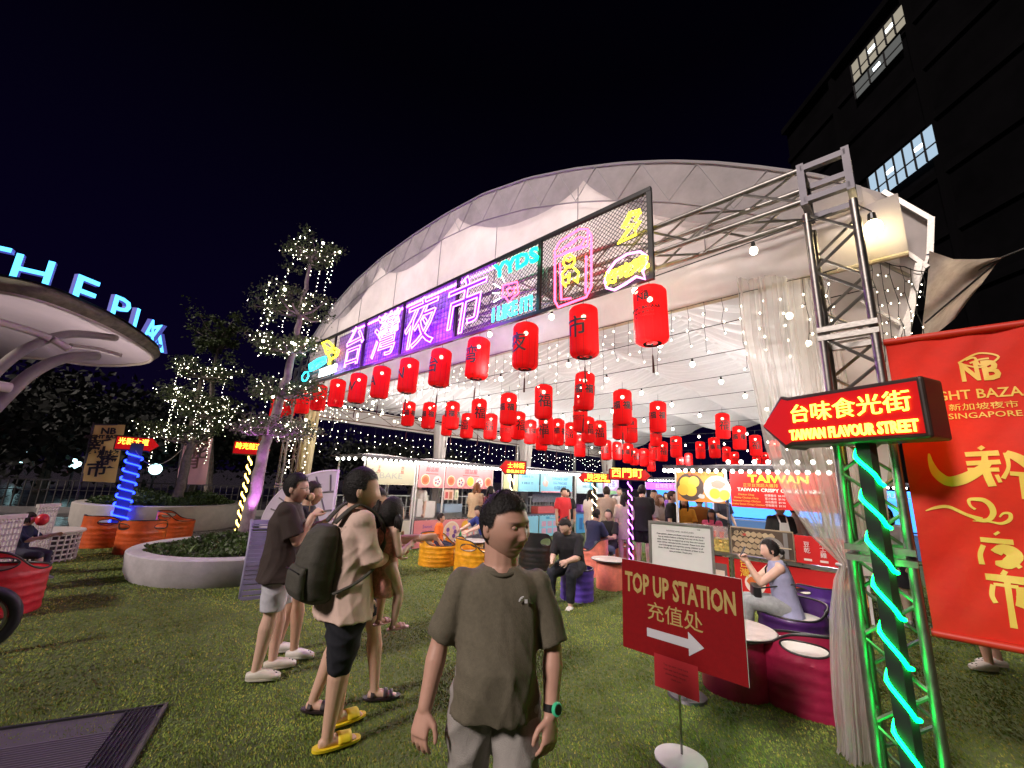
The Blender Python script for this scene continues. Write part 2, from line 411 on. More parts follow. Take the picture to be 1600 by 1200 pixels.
# right hand return of the tent beyond the tower
side_px = [(1335, 288), (1380, 302), (1452, 346), (1450, 402), (1432, 414), (1416, 530), (1398, 640), (1385, 760), (1395, 900), (1330, 900), (1318, 700), (1290, 470), (1300, 380)]
pp = [pq(x, y, 1.0) for x, y in side_px]
cs_, cz_ = sum(p[0] for p in pp)/len(pp), sum(p[1] for p in pp)/len(pp)
b = MB(); b.prism([(-s, z) for s, z in pp], 1.0, 1.012)
b.build('side_panel', M['canvas'], tent)
b = MB()
def bar_px(b, x0, y0, x1, y1, w, q=.95):
    a, c = pq(x0, y0, q), pq(x1, y1, q); b.bar((-a[0], q, a[1]), (-c[0], q, c[1]), w)
for x0, y0, x1, y1, w in [(1380, 300, 1455, 343, .035), (1455, 341, 1453, 398, .04), (1392, 378, 1450, 418, .03), (1436, 412, 1414, 540, .045), (1414, 540, 1392, 760, .045), (1350, 398, 1422, 432, .025), (1345, 470, 1414, 510, .02), (1350, 515, 1400, 545, .02), (1450, 400, 1400, 540, .02)]:
    bar_px(b, x0, y0, x1, y1, w)
b.build('side_frame', M['alu'], tent)
# loose canvas corner
sail_px = [[(1452, 392), (1490, 405), (1530, 405), (1566, 402)], [(1450, 430), (1485, 425), (1520, 420), (1560, 407)], [(1446, 470), (1478, 462), (1512, 446), (1548, 424)], [(1442, 500), (1470, 492), (1500, 472), (1532, 446)], [(1440, 535), (1462, 522), (1492, 498), (1520, 460)]]
def sail(u, v):
    i = v*4; j = u*3; i0, j0 = min(3, int(i)), min(2, int(j)); fi, fj = i-i0, j-j0
    def g(a, c): return np.array(sail_px[a][c], float)
    p = g(i0, j0)*(1-fi)*(1-fj)+g(i0+1, j0)*fi*(1-fj)+g(i0, j0+1)*(1-fi)*fj+g(i0+1, j0+1)*fi*fj
    q = .9-.35*u+.06*math.sin(v*9+u*5); s, z = pq(p[0], p[1], q); return (-s, q, z)
b = MB(); b.grid(sail, 22, 22); b.build('corner_flap', mat('flap_canvas', (.40, .34, .29), .85, nz=(5, .4), bump=(10, .5), trans=.3), tent, smooth=True)
a = pq(1566, 402, .55); c = pq(1455, 460, .9)
b = MB(); b.tube([(-c[0], .9, c[1]), (-a[0], .55, a[1]), (-a[0]+.9, .2, a[1]+.12)], .007, 5); c = pq(1445, 505, .9); b.tube([(-c[0], .9, c[1]), (-a[0], .55, a[1])], .007, 5)
b.build('guy_rope', M['cable'], tent)

# ============================================================ truss goal post
def box_truss(b, a, c, w, step, r1=.024, r2=.011, up=Vector((0, 0, 1))):
    a, c = Vector(a), Vector(c); d = c-a; L = d.length; d.normalize()
    e1 = d.cross(up).normalized() if abs(d.dot(up)) < .9 else Vector((1, 0, 0)); e2 = d.cross(e1).normalized()
    cor = [(i, j) for i in (-1, 1) for j in (-1, 1)]
    def pt(t, i, j): return a+d*t+e1*(i*w/2)+e2*(j*w/2)
    for i, j in cor: b.tube([pt(0, i, j), pt(L, i, j)], r1, 10)
    n = max(1, round(L/step)); st = L/n
    for k in range(n):
        t0, t1 = k*st, (k+1)*st
        for (i0, j0), (i1, j1) in (((-1, -1), (1, -1)), ((1, -1), (1, 1)), ((1, 1), (-1, 1)), ((-1, 1), (-1, -1))):
            if k % 2: i0, j0, i1, j1 = i1, j1, i0, j0
            b.tube([pt(t0, i0, j0), pt(t1, i1, j1)], r2, 6)
    return pt
def frame_sq(b, c, w, th, n):
    # square coupling frame, n = normal axis ('x' or 'z')
    c = Vector(c)
    for s_ in (-1, 1):
        if n == 'z': b.box(c+Vector((0, s_*w/2, 0)), (w+.05, .05, th)); b.box(c+Vector((s_*w/2, 0, 0)), (.05, w-.05, th))
        else: b.box(c+Vector((0, s_*w/2, 0)), (th, .05, w+.05)); b.box(c+Vector((0, 0, s_*w/2)), (th, w-.05, .05))
WT = .27
for k, s0 in enumerate((0, 10.25)):
    tw = thing('truss_tower', ['near aluminium truss tower beside the clear curtain, holding the neon sign beam', 'far aluminium truss tower behind the fairy light tree at the left end of the sign'][k], 'truss tower', tuple(P(s0, 0)), ROTF, 'truss towers of the gateway')
    x0 = WT/2
    for z0, z1 in ((.04, 1.36), (1.40, 2.76), (2.80, 3.72)):
        b = MB(); box_truss(b, (x0, x0, z0), (x0, x0, z1), WT, .235); b.build('tower_section', M['alu'], tw, smooth=40)
    b = MB()
    for z in (1.38, 2.78):
        for dz in (-.03, .03): b = MB(); frame_sq(b, (x0, x0, z+dz), WT, .035, 'z'); b.build('coupling_frame', M['alu'], tw)
    b = MB(); c0 = 3.97
    for i in (-1, 1):
        for j in (-1, 1): b.box((x0+i*WT/2, x0+j*WT/2, c0), (.045, .045, WT+.08))
        for zz in (-1, 1): b.box((x0, x0+i*WT/2, c0+zz*WT/2), (WT, .045, .045)); b.box((x0+i*WT/2, x0, c0+zz*WT/2), (.045, WT, .045))
    b.build('corner_block', M['darkalu'], tw)
    b = MB(); b.box((x0, x0, .022), (.5, .5, .02)); b.build('base_plate', M['darkalu'], tw)
beam = thing('truss_beam', 'long horizontal aluminium truss beam spanning the tent front behind the neon sign', 'truss beam', tuple(P(0, 0)), ROTF)
for x0, x1 in ((-.02, -2.45), (-2.5, -5.0), (-5.05, -7.5), (-7.55, -10.2)):
    b = MB(); box_truss(b, (x0, WT/2, 3.97), (x1, WT/2, 3.97), WT, .42); b.build('beam_section', M['alu'], beam, smooth=40)
b = MB()
for x in (-2.475, -5.025, -7.525):
    for dx in (-.03, .03): b = MB(); frame_sq(b, (x+dx, WT/2, 3.97), WT, .03, 'x'); b.build('coupling_frame', M['alu'], beam)

# ============================================================ neon sign
sign = thing('neon_sign_board', 'long framed mesh signboard with purple neon characters and colourful neon icons', 'neon sign', tuple(P(0, 0)), ROTF)
QS = -.10; Z0, Z1 = 3.55, 4.46
sv = [pq(x, y, QS)[0] for x, y in [(1017, 380), (843, 440), (712, 500), (628, 520), (567, 548), (519, 570), (468, 582)]]
print('sign verticals', [round(v, 2) for v in sv])
b = MB()
for z in (Z0, Z1): b.box((-(sv[0]+sv[-1])/2, QS, z), (sv[-1]-sv[0]+.04, .04, .045))
b.build('frame_rail', M['black'], sign)
for v in sv: b = MB(); b.box((-v, QS, (Z0+Z1)/2), (.045, .036, Z1-Z0-.05)); b.build('frame_upright', M['black'], sign)
b = MB()
for k in range(len(sv)-1):
    a0, a1 = sv[k], sv[k+1]; h = Z1-Z0; st = .05 if k == 0 else .06
    if k <= 1:
        t = a0-h
        while t < a1:
            for sg in (1, -1):
                p, r_ = t, t+h; lo, hi = max(p, a0), min(r_, a1)
                if hi > lo:
                    z_a = (Z0+(lo-p)) if sg > 0 else (Z1-(lo-p)); z_b = (Z0+(hi-p)) if sg > 0 else (Z1-(hi-p))
                    b.bar((-lo, QS+.012, z_a), (-hi, QS+.012, z_b), .005)
            t += st
    else:
        t = a0+st
        while t < a1: b.bar((-t, QS+.012, Z0), (-t, QS+.012, Z1), .004); t += st*1.3
        z = Z0+.08
        while z < Z1: b.bar((-a0, QS+.014, z), (-a1, QS+.014, z), .004); z += .08
b.build('wire_mesh', mat('wire', (.05, .05, .06), .5, .6), sign, kind='stuff')
NE = {k: glow('neon_'+k, c, s_) for k, (c, s_) in dict(pink=((1, .25, .85), 7), red=((1, .04, .10), 7), yellow=((1, .78, .02), 5), green=((0, 1, .38), 4), cyan=((.02, .75, 1), 5), white=((.7, .95, 1), 5), orange=((1, .42, .0), 6), violet=((.50, .07, 1), 16), hot=((1, .30, .85), 2.6)).items()}
def neon(name, paths, mt, r=.012, q=QS-.045, closed=False):
    b = MB()
    for p in paths: b.tube([(-s, q, z) for s, z in p], r, 6, closed=closed)
    return b.build(name, mt, sign, smooth=True, kind='stuff' if len(paths) > 2 else None)
def SP(x, y): return pq(x, y, QS-.045)
def PX(l): return [SP(x, y) for x, y in l]
neon('lightning_bolt', [PX([(1000, 328), (984, 332), (972, 356), (982, 358), (966, 380), (994, 366), (992, 358), (1000, 346), (992, 344), (1001, 331)]), PX([(995, 334), (985, 337), (978, 352), (990, 350), (975, 370)])], NE['yellow'], .012)
bx = PX([(945, 440), (950, 424), (962, 408), (980, 397), (1000, 393), (1010, 400), (1010, 414), (1004, 424), (1008, 436), (994, 432), (978, 443), (960, 453), (948, 450)])
neon('speech_bubble', [bx], NE['hot'], .013, closed=True)
def ntext(name, body, px, py, size, mt, r=.008, q=QS-.05, rot=0.0, sx=1.0, shear=0.0, fill=None):
    s, z = pq(px, py, q); V, F = text_geo(body, size, outline=r, sx=sx, shear=shear, off=0)
    cr, sr = math.cos(rot), math.sin(rot)
    o = ob(name, new_mesh(name, [(-s+x*cr-y*sr, q-z_, z+x*sr+y*cr) for x, y, z_ in V], F, mt, True), sign)
    if fill:
        V, F = text_geo(body, size, .01, 0, sx, 'CENTER', shear)
        ob('letter_fill', new_mesh('letter_fill', [(-s+x*cr-y*sr, q+.02-z_, z+x*sr+y*cr) for x, y, z_ in V], F, fill), o)
    return o
ntext('neon_lettering', '好吃哦', 978, 424, .15, NE['yellow'], .008, rot=.12)
neon('cup_outline', [PX([(868, 390), (874, 378), (905, 358), (918, 358), (924, 368), (924, 448), (916, 464), (872, 480), (867, 470), (867, 392)]), PX([(866, 402), (918, 384), (918, 362)]), PX([(875, 412), (877, 468), (892, 466)]), PX([(916, 400), (915, 458)]), PX([(874, 392), (905, 370), (914, 372), (908, 384), (880, 396)]), PX([(886, 386), (900, 376)])], NE['red'], .012)
neon('bear_outline', [PX([(880, 412), (882, 402), (890, 397), (897, 402), (898, 410), (892, 417), (884, 417), (880, 412)]), PX([(884, 405), (889, 408), (894, 404)]), PX([(886, 418), (878, 428), (880, 444), (888, 442), (890, 426)]), PX([(896, 418), (904, 426), (902, 442), (896, 436)]), PX([(880, 434), (890, 430)]), PX([(878, 440), (884, 448)])], NE['yellow'], .011)
ntext('neon_lettering', 'YYDS', 806, 412, .26, NE['green'], .012, sx=1.15, shear=-.1)
neon('cup_icon', [PX([(786, 446), (808, 440), (810, 458), (800, 466), (796, 474), (790, 464), (785, 464), (786, 446)]), PX([(792, 453), (796, 449), (800, 452), (804, 448), (803, 456), (796, 462), (792, 453)])], NE['red'], .010)
neon('ray_lines', [PX([(782, 450), (772, 444)]), PX([(780, 458), (770, 458)]), PX([(781, 466), (771, 472)]), PX([(788, 440), (784, 432)])], NE['white'], .007)
ntext('neon_lettering', 'I LIKE IT!', 799, 484, .24, NE['cyan'], .010, sx=.72, rot=0)
fillm = mat('letter_acrylic', (.10, .01, .30), .25, emit=(.20, .01, .65), es=.35)
for ch, px, py, sz in (('市', 722, 484, .86), ('夜', 654, 510, .84), ('灣', 600, 528, .84), ('台', 551, 546, .80)):
    o = ntext('neon_character', ch, px, py, sz, NE['hot'], .009, q=QS-.06, shear=.12, fill=fillm)
    l = bpy.data.lights.new('violet_light', 'POINT'); l.energy = 22; l.color = (.50, .06, 1); l.shadow_soft_size = .25
    lo = bpy.data.objects.new('violet_light', l); COL.objects.link(lo); lo.parent = o; s_, z_ = pq(px, py, QS-.3); lo.location = (-s_, QS-.32, z_)
# violet wash bar behind the characters (the LED strip that colours the panel)
b = MB(); b.box((-(sv[1]+sv[5])/2-.1, QS+.05, Z0+.035), (sv[5]-sv[1]-1.4, .02, .02)); b.build('violet_led_bar', NE['violet'], sign); b = MB(); b.box((-(sv[1]+sv[5])/2-.1, QS+.05, Z1-.045), (sv[5]-sv[1]-1.4, .02, .02)); b.build('violet_led_bar', NE['violet'], sign)
b = MB(); b.box((-(sv[2]+sv[5])/2, QS+.06, (Z0+Z1)/2), (sv[5]-sv[2]-.08, .004, Z1-Z0-.09)); b.build('tinted_film', mat('violet_film', (.40, .14, .85), .5, alpha=.62), sign)
neon('palm_icon', [PX([(508, 545), (504, 536), (512, 533), (520, 540), (518, 549), (510, 552), (508, 545)]), PX([(512, 552), (516, 562), (526, 556), (529, 548), (523, 544)]), PX([(515, 562), (514, 570)]), PX([(507, 540), (516, 546), (524, 552)])], NE['yellow'], .022)
neon('cyan_plate', [PX([(484, 570), (496, 562), (508, 558), (508, 566), (496, 574), (485, 579), (484, 570)]), PX([(487, 573), (505, 563)])], NE['cyan'], .024)
ntext('neon_lettering', '鹽酥雞行家', 512, 580, .17, NE['white'], .012, sx=.95)
neon('ring', [PX([(472, 588), (476, 582), (481, 581), (482, 588), (478, 595), (473, 595)])], NE['cyan'], .014, closed=True)

# ============================================================ red lanterns
lan_m = mat('lantern_silk', (.60, .012, .010), .5, nz=(3, .12))
def lantern_mat():
    M_ = bpy.data.materials.new('lantern_silk'); M_.use_nodes = True; t = M_.node_tree; b_ = t.nodes['Principled BSDF']
    b_.inputs['Base Color'].default_value = (.62, .010, .012, 1); b_.inputs['Roughness'].default_value = .85; b_.inputs['Specular IOR Level'].default_value = .15
    b_.inputs['Emission Color'].default_value = (1, .012, .015, 1); b_.inputs['Emission Strength'].default_value = .13
    tr = t.nodes.new('ShaderNodeBsdfTranslucent'); tr.inputs[0].default_value = (.75, .008, .010, 1)
    tp_ = t.nodes.new('ShaderNodeBsdfTransparent'); tp_.inputs[0].default_value = (1, .55, .5, 1)
    a1 = t.nodes.new('ShaderNodeMixShader'); a1.inputs[0].default_value = .40
    a2 = t.nodes.new('ShaderNodeMixShader'); a2.inputs[0].default_value = .13
    t.links.new(b_.outputs[0], a1.inputs[1]); t.links.new(tr.outputs[0], a1.inputs[2]); t.links.new(a1.outputs[0], a2.inputs[1]); t.links.new(tp_.outputs[0], a2.inputs[2])
    t.links.new(a2.outputs[0], t.nodes['Material Output'].inputs[0]); return M_
lan_m = lantern_mat()
ink = mat('lantern_ink', (.01, .005, .005), .6)
lb = glow('lantern_bulb', (1, .80, .60), 42)
M['lanrib'] = mat('lantern_rib', (.12, .004, .004), .8)
tas = mat('tassel', (.05, .006, .006), .8)
def lantern_parts(H, rad, lod):
    n = 48 if lod else 28
    prof = [(rad*.52, 0)]+[(rad*(.52+.48*math.sin(a)), H*.10*(1-math.cos(a))) for a in np.linspace(.2, math.pi/2, 5)]
    prof += [(rad, H*t) for t in (.3, .5, .7, .9)]
    prof += [(rad*(.52+.48*math.sin(a)), H*(1-.10*(1-math.cos(a)))) for a in np.linspace(math.pi/2, .2, 5)]+[(rad*.52, H)]
    V = []; F = []
    for r_, z in prof:
        for j in range(n):
            a = 2*math.pi*j/n; rr = r_*(1-.045*(1 if j % 4 == 0 else 0)-.008*(1 if j % 4 in (1, 3) else 0)); V.append((rr*math.cos(a), rr*math.sin(a), z))
    k = len(prof)
    for i in range(k-1):
        for j in range(n): F.append((i*n+j, i*n+(j+1) % n, (i+1)*n+(j+1) % n, (i+1)*n+j))
    d = {}
    d['silk_shell'] = new_mesh('silk_shell', V, F, lan_m, True)
    b = MB(); b.lathe([(rad*.54, -.004), (rad*.56, .006), (rad*.50, .012), (rad*.34, .008)], (0, 0, 0), 20, cap=False)
    b.tube([(-rad*.5, 0, .0), (rad*.5, 0, .0)], .004, 5); b.tube([(0, -rad*.5, .0), (0, rad*.5, .0)], .004, 5); b.lathe([(0, -.02), (.015, -.01), (0, .004)], (0, 0, 0), 8)
    d['bottom_ring'] = new_mesh('bottom_ring', b.V, b.F, ink)
    b = MB(); b.lathe([(rad*.5, H-.006), (rad*.55, H+.002), (rad*.50, H+.012), (.012, H+.014)], (0, 0, 0), 20)
    d['top_cap'] = new_mesh('top_cap', b.V, b.F, ink)
    b = MB()
    for j in range(12):
        a = 2*math.pi*j/12; b.tube([((r_*.962+.0012)*math.cos(a), (r_*.962+.0012)*math.sin(a), z) for r_, z in prof], .0016, 3, cap=False)
    d['bamboo_ribs'] = new_mesh('bamboo_ribs', b.V, b.F, M['lanrib'])
    b = MB(); b.tube([(0, 0, H+.01), (0, 0, H+.12)], .003, 5); d['hanging_cord'] = new_mesh('hanging_cord', b.V, b.F, M['cable'])
    b = MB(); b.tube([(0, 0, -.01), (0, 0, -.10)], .002, 4); b.tube([(0, 0, -.10), (0, 0, -.12), (0, 0, -.27)], [.004, .008, .011], 7); d['tassel'] = new_mesh('tassel', b.V, b.F, tas)
    b = MB(); b.ell((.0, 0, H*.80), .026, 10, 7); d['lamp_bulb'] = new_mesh('lamp_bulb', b.V, b.F, lb, True)
    return d
LBIG = lantern_parts(.55, .150, 1); LSM = lantern_parts(.50, .130, 0)
def lettering(body, size, rad, z, ang, sx=1.0, off=.004):
    V, F = wrap_text(body, size, rad, z, sx, off, .003, ang); return V, F
_lm = {}
def make_lantern(loc, big, txt, ang, label, group, rz=0, tassel=True):
    o = thing('red_lantern', label, 'lantern', loc, rz, group)
    for k, me in (LBIG if big else LSM).items():
        if k == 'tassel' and not tassel: continue
        ob(k, me, o)
    key = (txt, big, round(ang, 2))
    if key not in _lm:
        rad = (.150 if big else .130)+.001; H = .55 if big else .50; b = MB()
        if txt == 'LOGO':
            for V, F in (wrap_text('NB', .085, rad, H*.74, 1, .003, .003, ang), wrap_text('NIGHT BAZAAR', .042, rad, H*.55, 1, .001, .003, ang), wrap_text('新加坡夜市', .03, rad, H*.47, 1.3, 0, .003, ang), wrap_text('SINGAPORE', .026, rad, H*.41, 1.4, 0, .003, ang)): b.add(V, F)
            # the cube logo's top face
            for pl in ([(-.05, .025), (0, .045), (.05, .025)], [(-.05, .025), (-.02, .012), (.02, .026), (.05, .012)]):
                b.tube([((rad+.004)*math.cos(ang+x/rad), (rad+.004)*math.sin(ang+x/rad), H*.74+.022+z) for x, z in pl], .004, 5)
        elif txt == '福2':
            for da in (-1.15, 0, 1.15): b.add(*wrap_text('福', .12, rad, H*.52, 1, .003, .003, ang+da))
        else: b.add(*wrap_text(txt, .25 if big else .21, rad, H*(.50 if big else .48), 1, .002, .003, ang))
        _lm[key] = new_mesh('lettering', b.V, b.F, ink)
    ob('lettering', _lm[key], o)
    o.rotation_euler = (random.uniform(-.035, .035), random.uniform(-.035, .035), rz)
    return o
front_txt = ['LOGO', '市', '夜', '湾', '台', 'N', 'A', 'W', 'I', 'A', 'T', '福2', '福2']
front_px = [(1016, 446), (914, 475), (823, 502), (748, 525), (690, 540), (641, 556), (598, 568), (562, 580)]
ss_ = [pq(x, y, .02)[0] for x, y in front_px]
for k in range(len(ss_), 13): ss_.append(ss_[-1]+.86)
names = dict(zip(range(13), ['with black cube logo, nearest of the row under the neon sign', 'painted with the character 市, second in the front row', 'painted with the character 夜, third in the front row', 'painted with the character 湾, fourth in the front row', 'painted with the character 台, fifth in the front row', 'lettered with an N in the front row', 'lettered with an A beside the N lantern in the front row', 'lettered with a W in the front row', 'lettered with an I in the front row', 'lettered with an A beside the T lantern in the front row', 'lettered with a T in the front row', 'behind the tree foliage at the far end of the front row', 'last of the front row behind the tree foliage']))
print('front lantern s', [round(v, 2) for v in ss_])
for k, s in enumerate(ss_):
    make_lantern(tuple(P(s, .02, 2.965)), 1, front_txt[k], -math.pi/2, 'large red lantern '+names[k], 'large lanterns under the neon sign', ROTF)
small = [(636, 628, 666), (668, 629, 670), (705, 628, 671), (697, 648, 681), (728, 646, 685), (747, 624, 670), (765, 647, 687), (793, 615, 664), (790, 655, 691), (808, 644, 687), (828, 657, 694), (849, 602, 655), (853, 650, 695), (846, 668, 704), (870, 655, 696), (912, 583, 641), (907, 632, 675), (919, 652, 692), (892, 661, 697), (906, 680, 714), (938, 658, 697), (973, 610, 664), (968, 645, 687), (986, 653, 692), (948, 688, 719), (964, 691, 719), (981, 693, 724), (991, 701, 727), (1028, 628, 676), (1025, 664, 698), (1022, 692, 720), (1035, 690, 721), (1007, 701, 729), (1018, 712, 737), (1057, 682, 715), (1095, 690, 717), (1118, 684, 716), (1130, 646, 686), (1136, 698, 722), (1149, 706, 731), (1156, 666, 703), (1182, 680, 713), (1199, 707, 731), (1184, 713, 737), (1077, 708, 731), (1064, 714, 737), (1213, 688, 716)]
lanpos = []
for k, (x, y0, y1) in enumerate(small):
    def sl(y): d = ray(x, y); return d.z/math.hypot(d.x, d.y)
    dist = .50/(sl(y0)-sl(y1)); p = at(x, y1, dist); lanpos.append((k, x, y0, p))
ordx = sorted(lanpos, key=lambda t: t[3].length)
rowname = ['nearest', 'middle', 'far']
adj = ['leftmost', 'rightmost']
txts = ['福2', '福2', '福2', 'LOGO', '福', '福', '福', '福2', 'LOGO', '福', '福2', '福', '福', 'LOGO', '福2', '福2', 'LOGO', '福', '福', 'LOGO', '福', '福2', 'LOGO', 'LOGO', '福', '福', '福2', '福', '福2', 'LOGO', 'LOGO', '福', 'LOGO', 'LOGO', 'LOGO', 'LOGO', '福2', '福', 'LOGO', 'LOGO', '福2', '福', 'LOGO', 'LOGO', 'LOGO', 'LOGO', '福2']
def ordw(n):
    u = ['', 'first', 'second', 'third', 'fourth', 'fifth', 'sixth', 'seventh', 'eighth', 'ninth', 'tenth', 'eleventh', 'twelfth', 'thirteenth', 'fourteenth', 'fifteenth', 'sixteenth', 'seventeenth', 'eighteenth', 'nineteenth']
    if n < 20: return u[n]
    return {2: 'twentieth', 3: 'thirtieth', 4: 'fortieth'}[n//10] if n % 10 == 0 else {2: 'twenty', 3: 'thirty', 4: 'forty'}[n//10]+'-'+u[n % 10]
tn = {'福2': 'small 福 on each side', '福': 'one large 福', 'LOGO': 'small cube logo'}
for k, x, y0, p in lanpos:
    dist = p.length; az = math.atan2(-p.x, -p.y)   # towards the viewer
    face = math.atan2(-p.y, -p.x); jit = [-.35, .3, -.1, .5, -.6, .15][k % 6]
    near = [j for j in lanpos if j[0] != k and abs(j[1]-x) < 14]
    left = len([1 for j in lanpos if (j[1], j[0]) < (x, k)])+1
    hh = 'high' if y0 < 632 else ('mid height' if y0 < 672 else 'low')
    where = 'left third' if x < 800 else ('middle' if x < 960 else ('right of centre' if x < 1080 else 'far right near the clear curtain'))
    lab = '%s small red lantern from the left under the ceiling, %s' % (ordw(left), tn[txts[k]])
    make_lantern(tuple(p), 0, txts[k], round(jit, 2), lab, 'small red lanterns inside the tent', face, tassel=(k % 3 != 1))

# ============================================================ festoon strings, icicle lights
bulb_me = MB(); bulb_me.ell((0, 0, -.05), (.028, .028, .034), 10, 8); bulb_me = new_mesh('bulb', bulb_me.V, bulb_me.F, M['bulb'], True)
sock_me = MB(); sock_me.lathe([(.012, -.025), (.016, -.01), (.014, .02), (.004, .03)], n=8); sock_me = new_mesh('socket', sock_me.V, sock_me.F, M['cable'])
def festoon(a, b_, n, sag, label, power=0, col=(1, .94, .86), first=.5, every=4):
    a, b_ = Vector(a), Vector(b_); t = thing('festoon_light_string', label, 'string lights', tuple(a), 0, 'festoon bulb strings under the tent roof')
    pts = [(b_-a)*u+Vector((0, 0, -sag*4*u*(1-u))) for u in np.linspace(0, 1, 25)]
    m_ = MB(); m_.tube(pts, .005, 5); m_.build('cable', M['cable'], t)
    for k in range(n):
        u = (k+first)/n; p = (b_-a)*u+Vector((0, 0, -sag*4*u*(1-u)-.03))
        so_ = ob('socket', sock_me, t, tuple(p)); ob('bulb', bulb_me, so_)
        if power and k % every == every//2:
            l = bpy.data.lights.new('bulb_light', 'POINT'); l.energy = power; l.color = col; l.shadow_soft_size = .12
            lo = bpy.data.objects.new('bulb_light', l); COL.objects.link(lo); lo.parent = so_; lo.location = (0, 0, -.50)
fl = ['first festoon string of warm bulbs just inside the tent mouth', 'second festoon string of warm bulbs from the tent mouth', 'third festoon string of warm bulbs from the tent mouth', 'fourth festoon string of warm bulbs from the tent mouth', 'fifth festoon string of warm bulbs from the tent mouth', 'sixth festoon string of warm bulbs from the tent mouth', 'seventh festoon string of warm bulbs above the red stalls', 'eighth festoon string of warm bulbs deep in the tent', 'deepest festoon string of warm bulbs under the ceiling']
for k, q in enumerate((.95, 1.9, 3.0, 4.2, 5.6, 7.2, 9.0, 11.2, 13.8)):
    festoon(P(-.3, q, 3.42), P(sL-.5, q-.25, 3.30), 9, .10, fl[k], power=(8, 20, 27, 31, 35, 40, 44, 48, 48)[k], every=3)
fl_p = pq(1365, 356, .45); ft = thing('flood_lamp', 'bare warm bulb glowing under the yellow tarp right of the near tower', 'lamp', tuple(P(fl_p[0], .45, fl_p[1])))
b = MB(); b.ell((0, 0, 0), (.055, .055, .065), 14, 10); b.build('bulb', glow('flood_bulb', (1, .80, .42), 30), ft, smooth=True); b = MB(); b.lathe([(.02, .05), (.028, .07), (.025, .12)], n=12); b.build('socket', M['black'], ft)
b = MB(); b.tube([(0, 0, .1), (.1, .1, .22), (.0, .2, .4)], .006, 5); b.build('cable', M['cable'], ft)
l = bpy.data.lights.new('flood_light', 'POINT'); l.energy = 22; l.color = (1, .74, .40); l.shadow_soft_size = .06
lo = bpy.data.objects.new('flood_light', l); COL.objects.link(lo); lo.parent = ft; lo.location = (0, 0, 0)
# front string with bulbs along the beam
festoon(P(-.15, -.02, 3.66), P(3.9, .02, 3.62), 4, .05, 'festoon bulbs strung from the near tower along the lower beam chord', power=20, every=2)
# icicle lights: wires and leds
def icicles(a, b_, n, lab, lmin=.25, lmax=.75, lr=.006, dens=.12):
    a, b_ = Vector(a), Vector(b_); t = thing('icicle_lights', lab, 'icicle lights', tuple(a), 0)
    w = MB(); l = MB(); w.tube([(b_-a)*u+Vector((0, 0, -.012*abs(math.sin(u*n*1.6)))) for u in np.linspace(0, 1, 60)], .004, 4)
    for k in range(n):
        u = (k+.5)/n; p = (b_-a)*u; L = random.uniform(lmin, lmax); z = 0; x = 0; pts = [p.copy()]
        while z < L:
            z += dens*random.uniform(.7, 1.3); x = random.uniform(-.015, .015); e_ = p+Vector((x*D.x, x*D.y, -z)); pts.append(e_)
            g = e_+Vector((random.choice((-1, 1))*.022*D.x, random.choice((-1, 1))*.022*D.y, -.012)); w.tube([e_, g], .0035, 4); l.ell(g, (lr, lr, lr*1.5), 6, 4)
        w.tube(pts, .0024, 4)
    w.build('wire', M['cable'], t); l.build('led', M['led'], t, kind='stuff'); return t
icicles(P(-.1, .58, 3.50), P(9.9, .58, 3.50), 62, 'icicle fairy lights hanging from the valance across the tent mouth')
icicles(P(sL-.35, .8, 3.06), P(sL-.35, 16, 3.06), 70, 'icicle fairy lights hanging along the far side eave of the tent', .15, .75, .007, .20)
c1, c2 = pq(1352, 402, .9), pq(1448, 425, .9)
icicles(P(c1[0], .9, c1[1]), P(c2[0], .9, c2[1]), 6, 'icicle fairy lights hanging from the right side frame of the tent', .5, 1.0, .004)
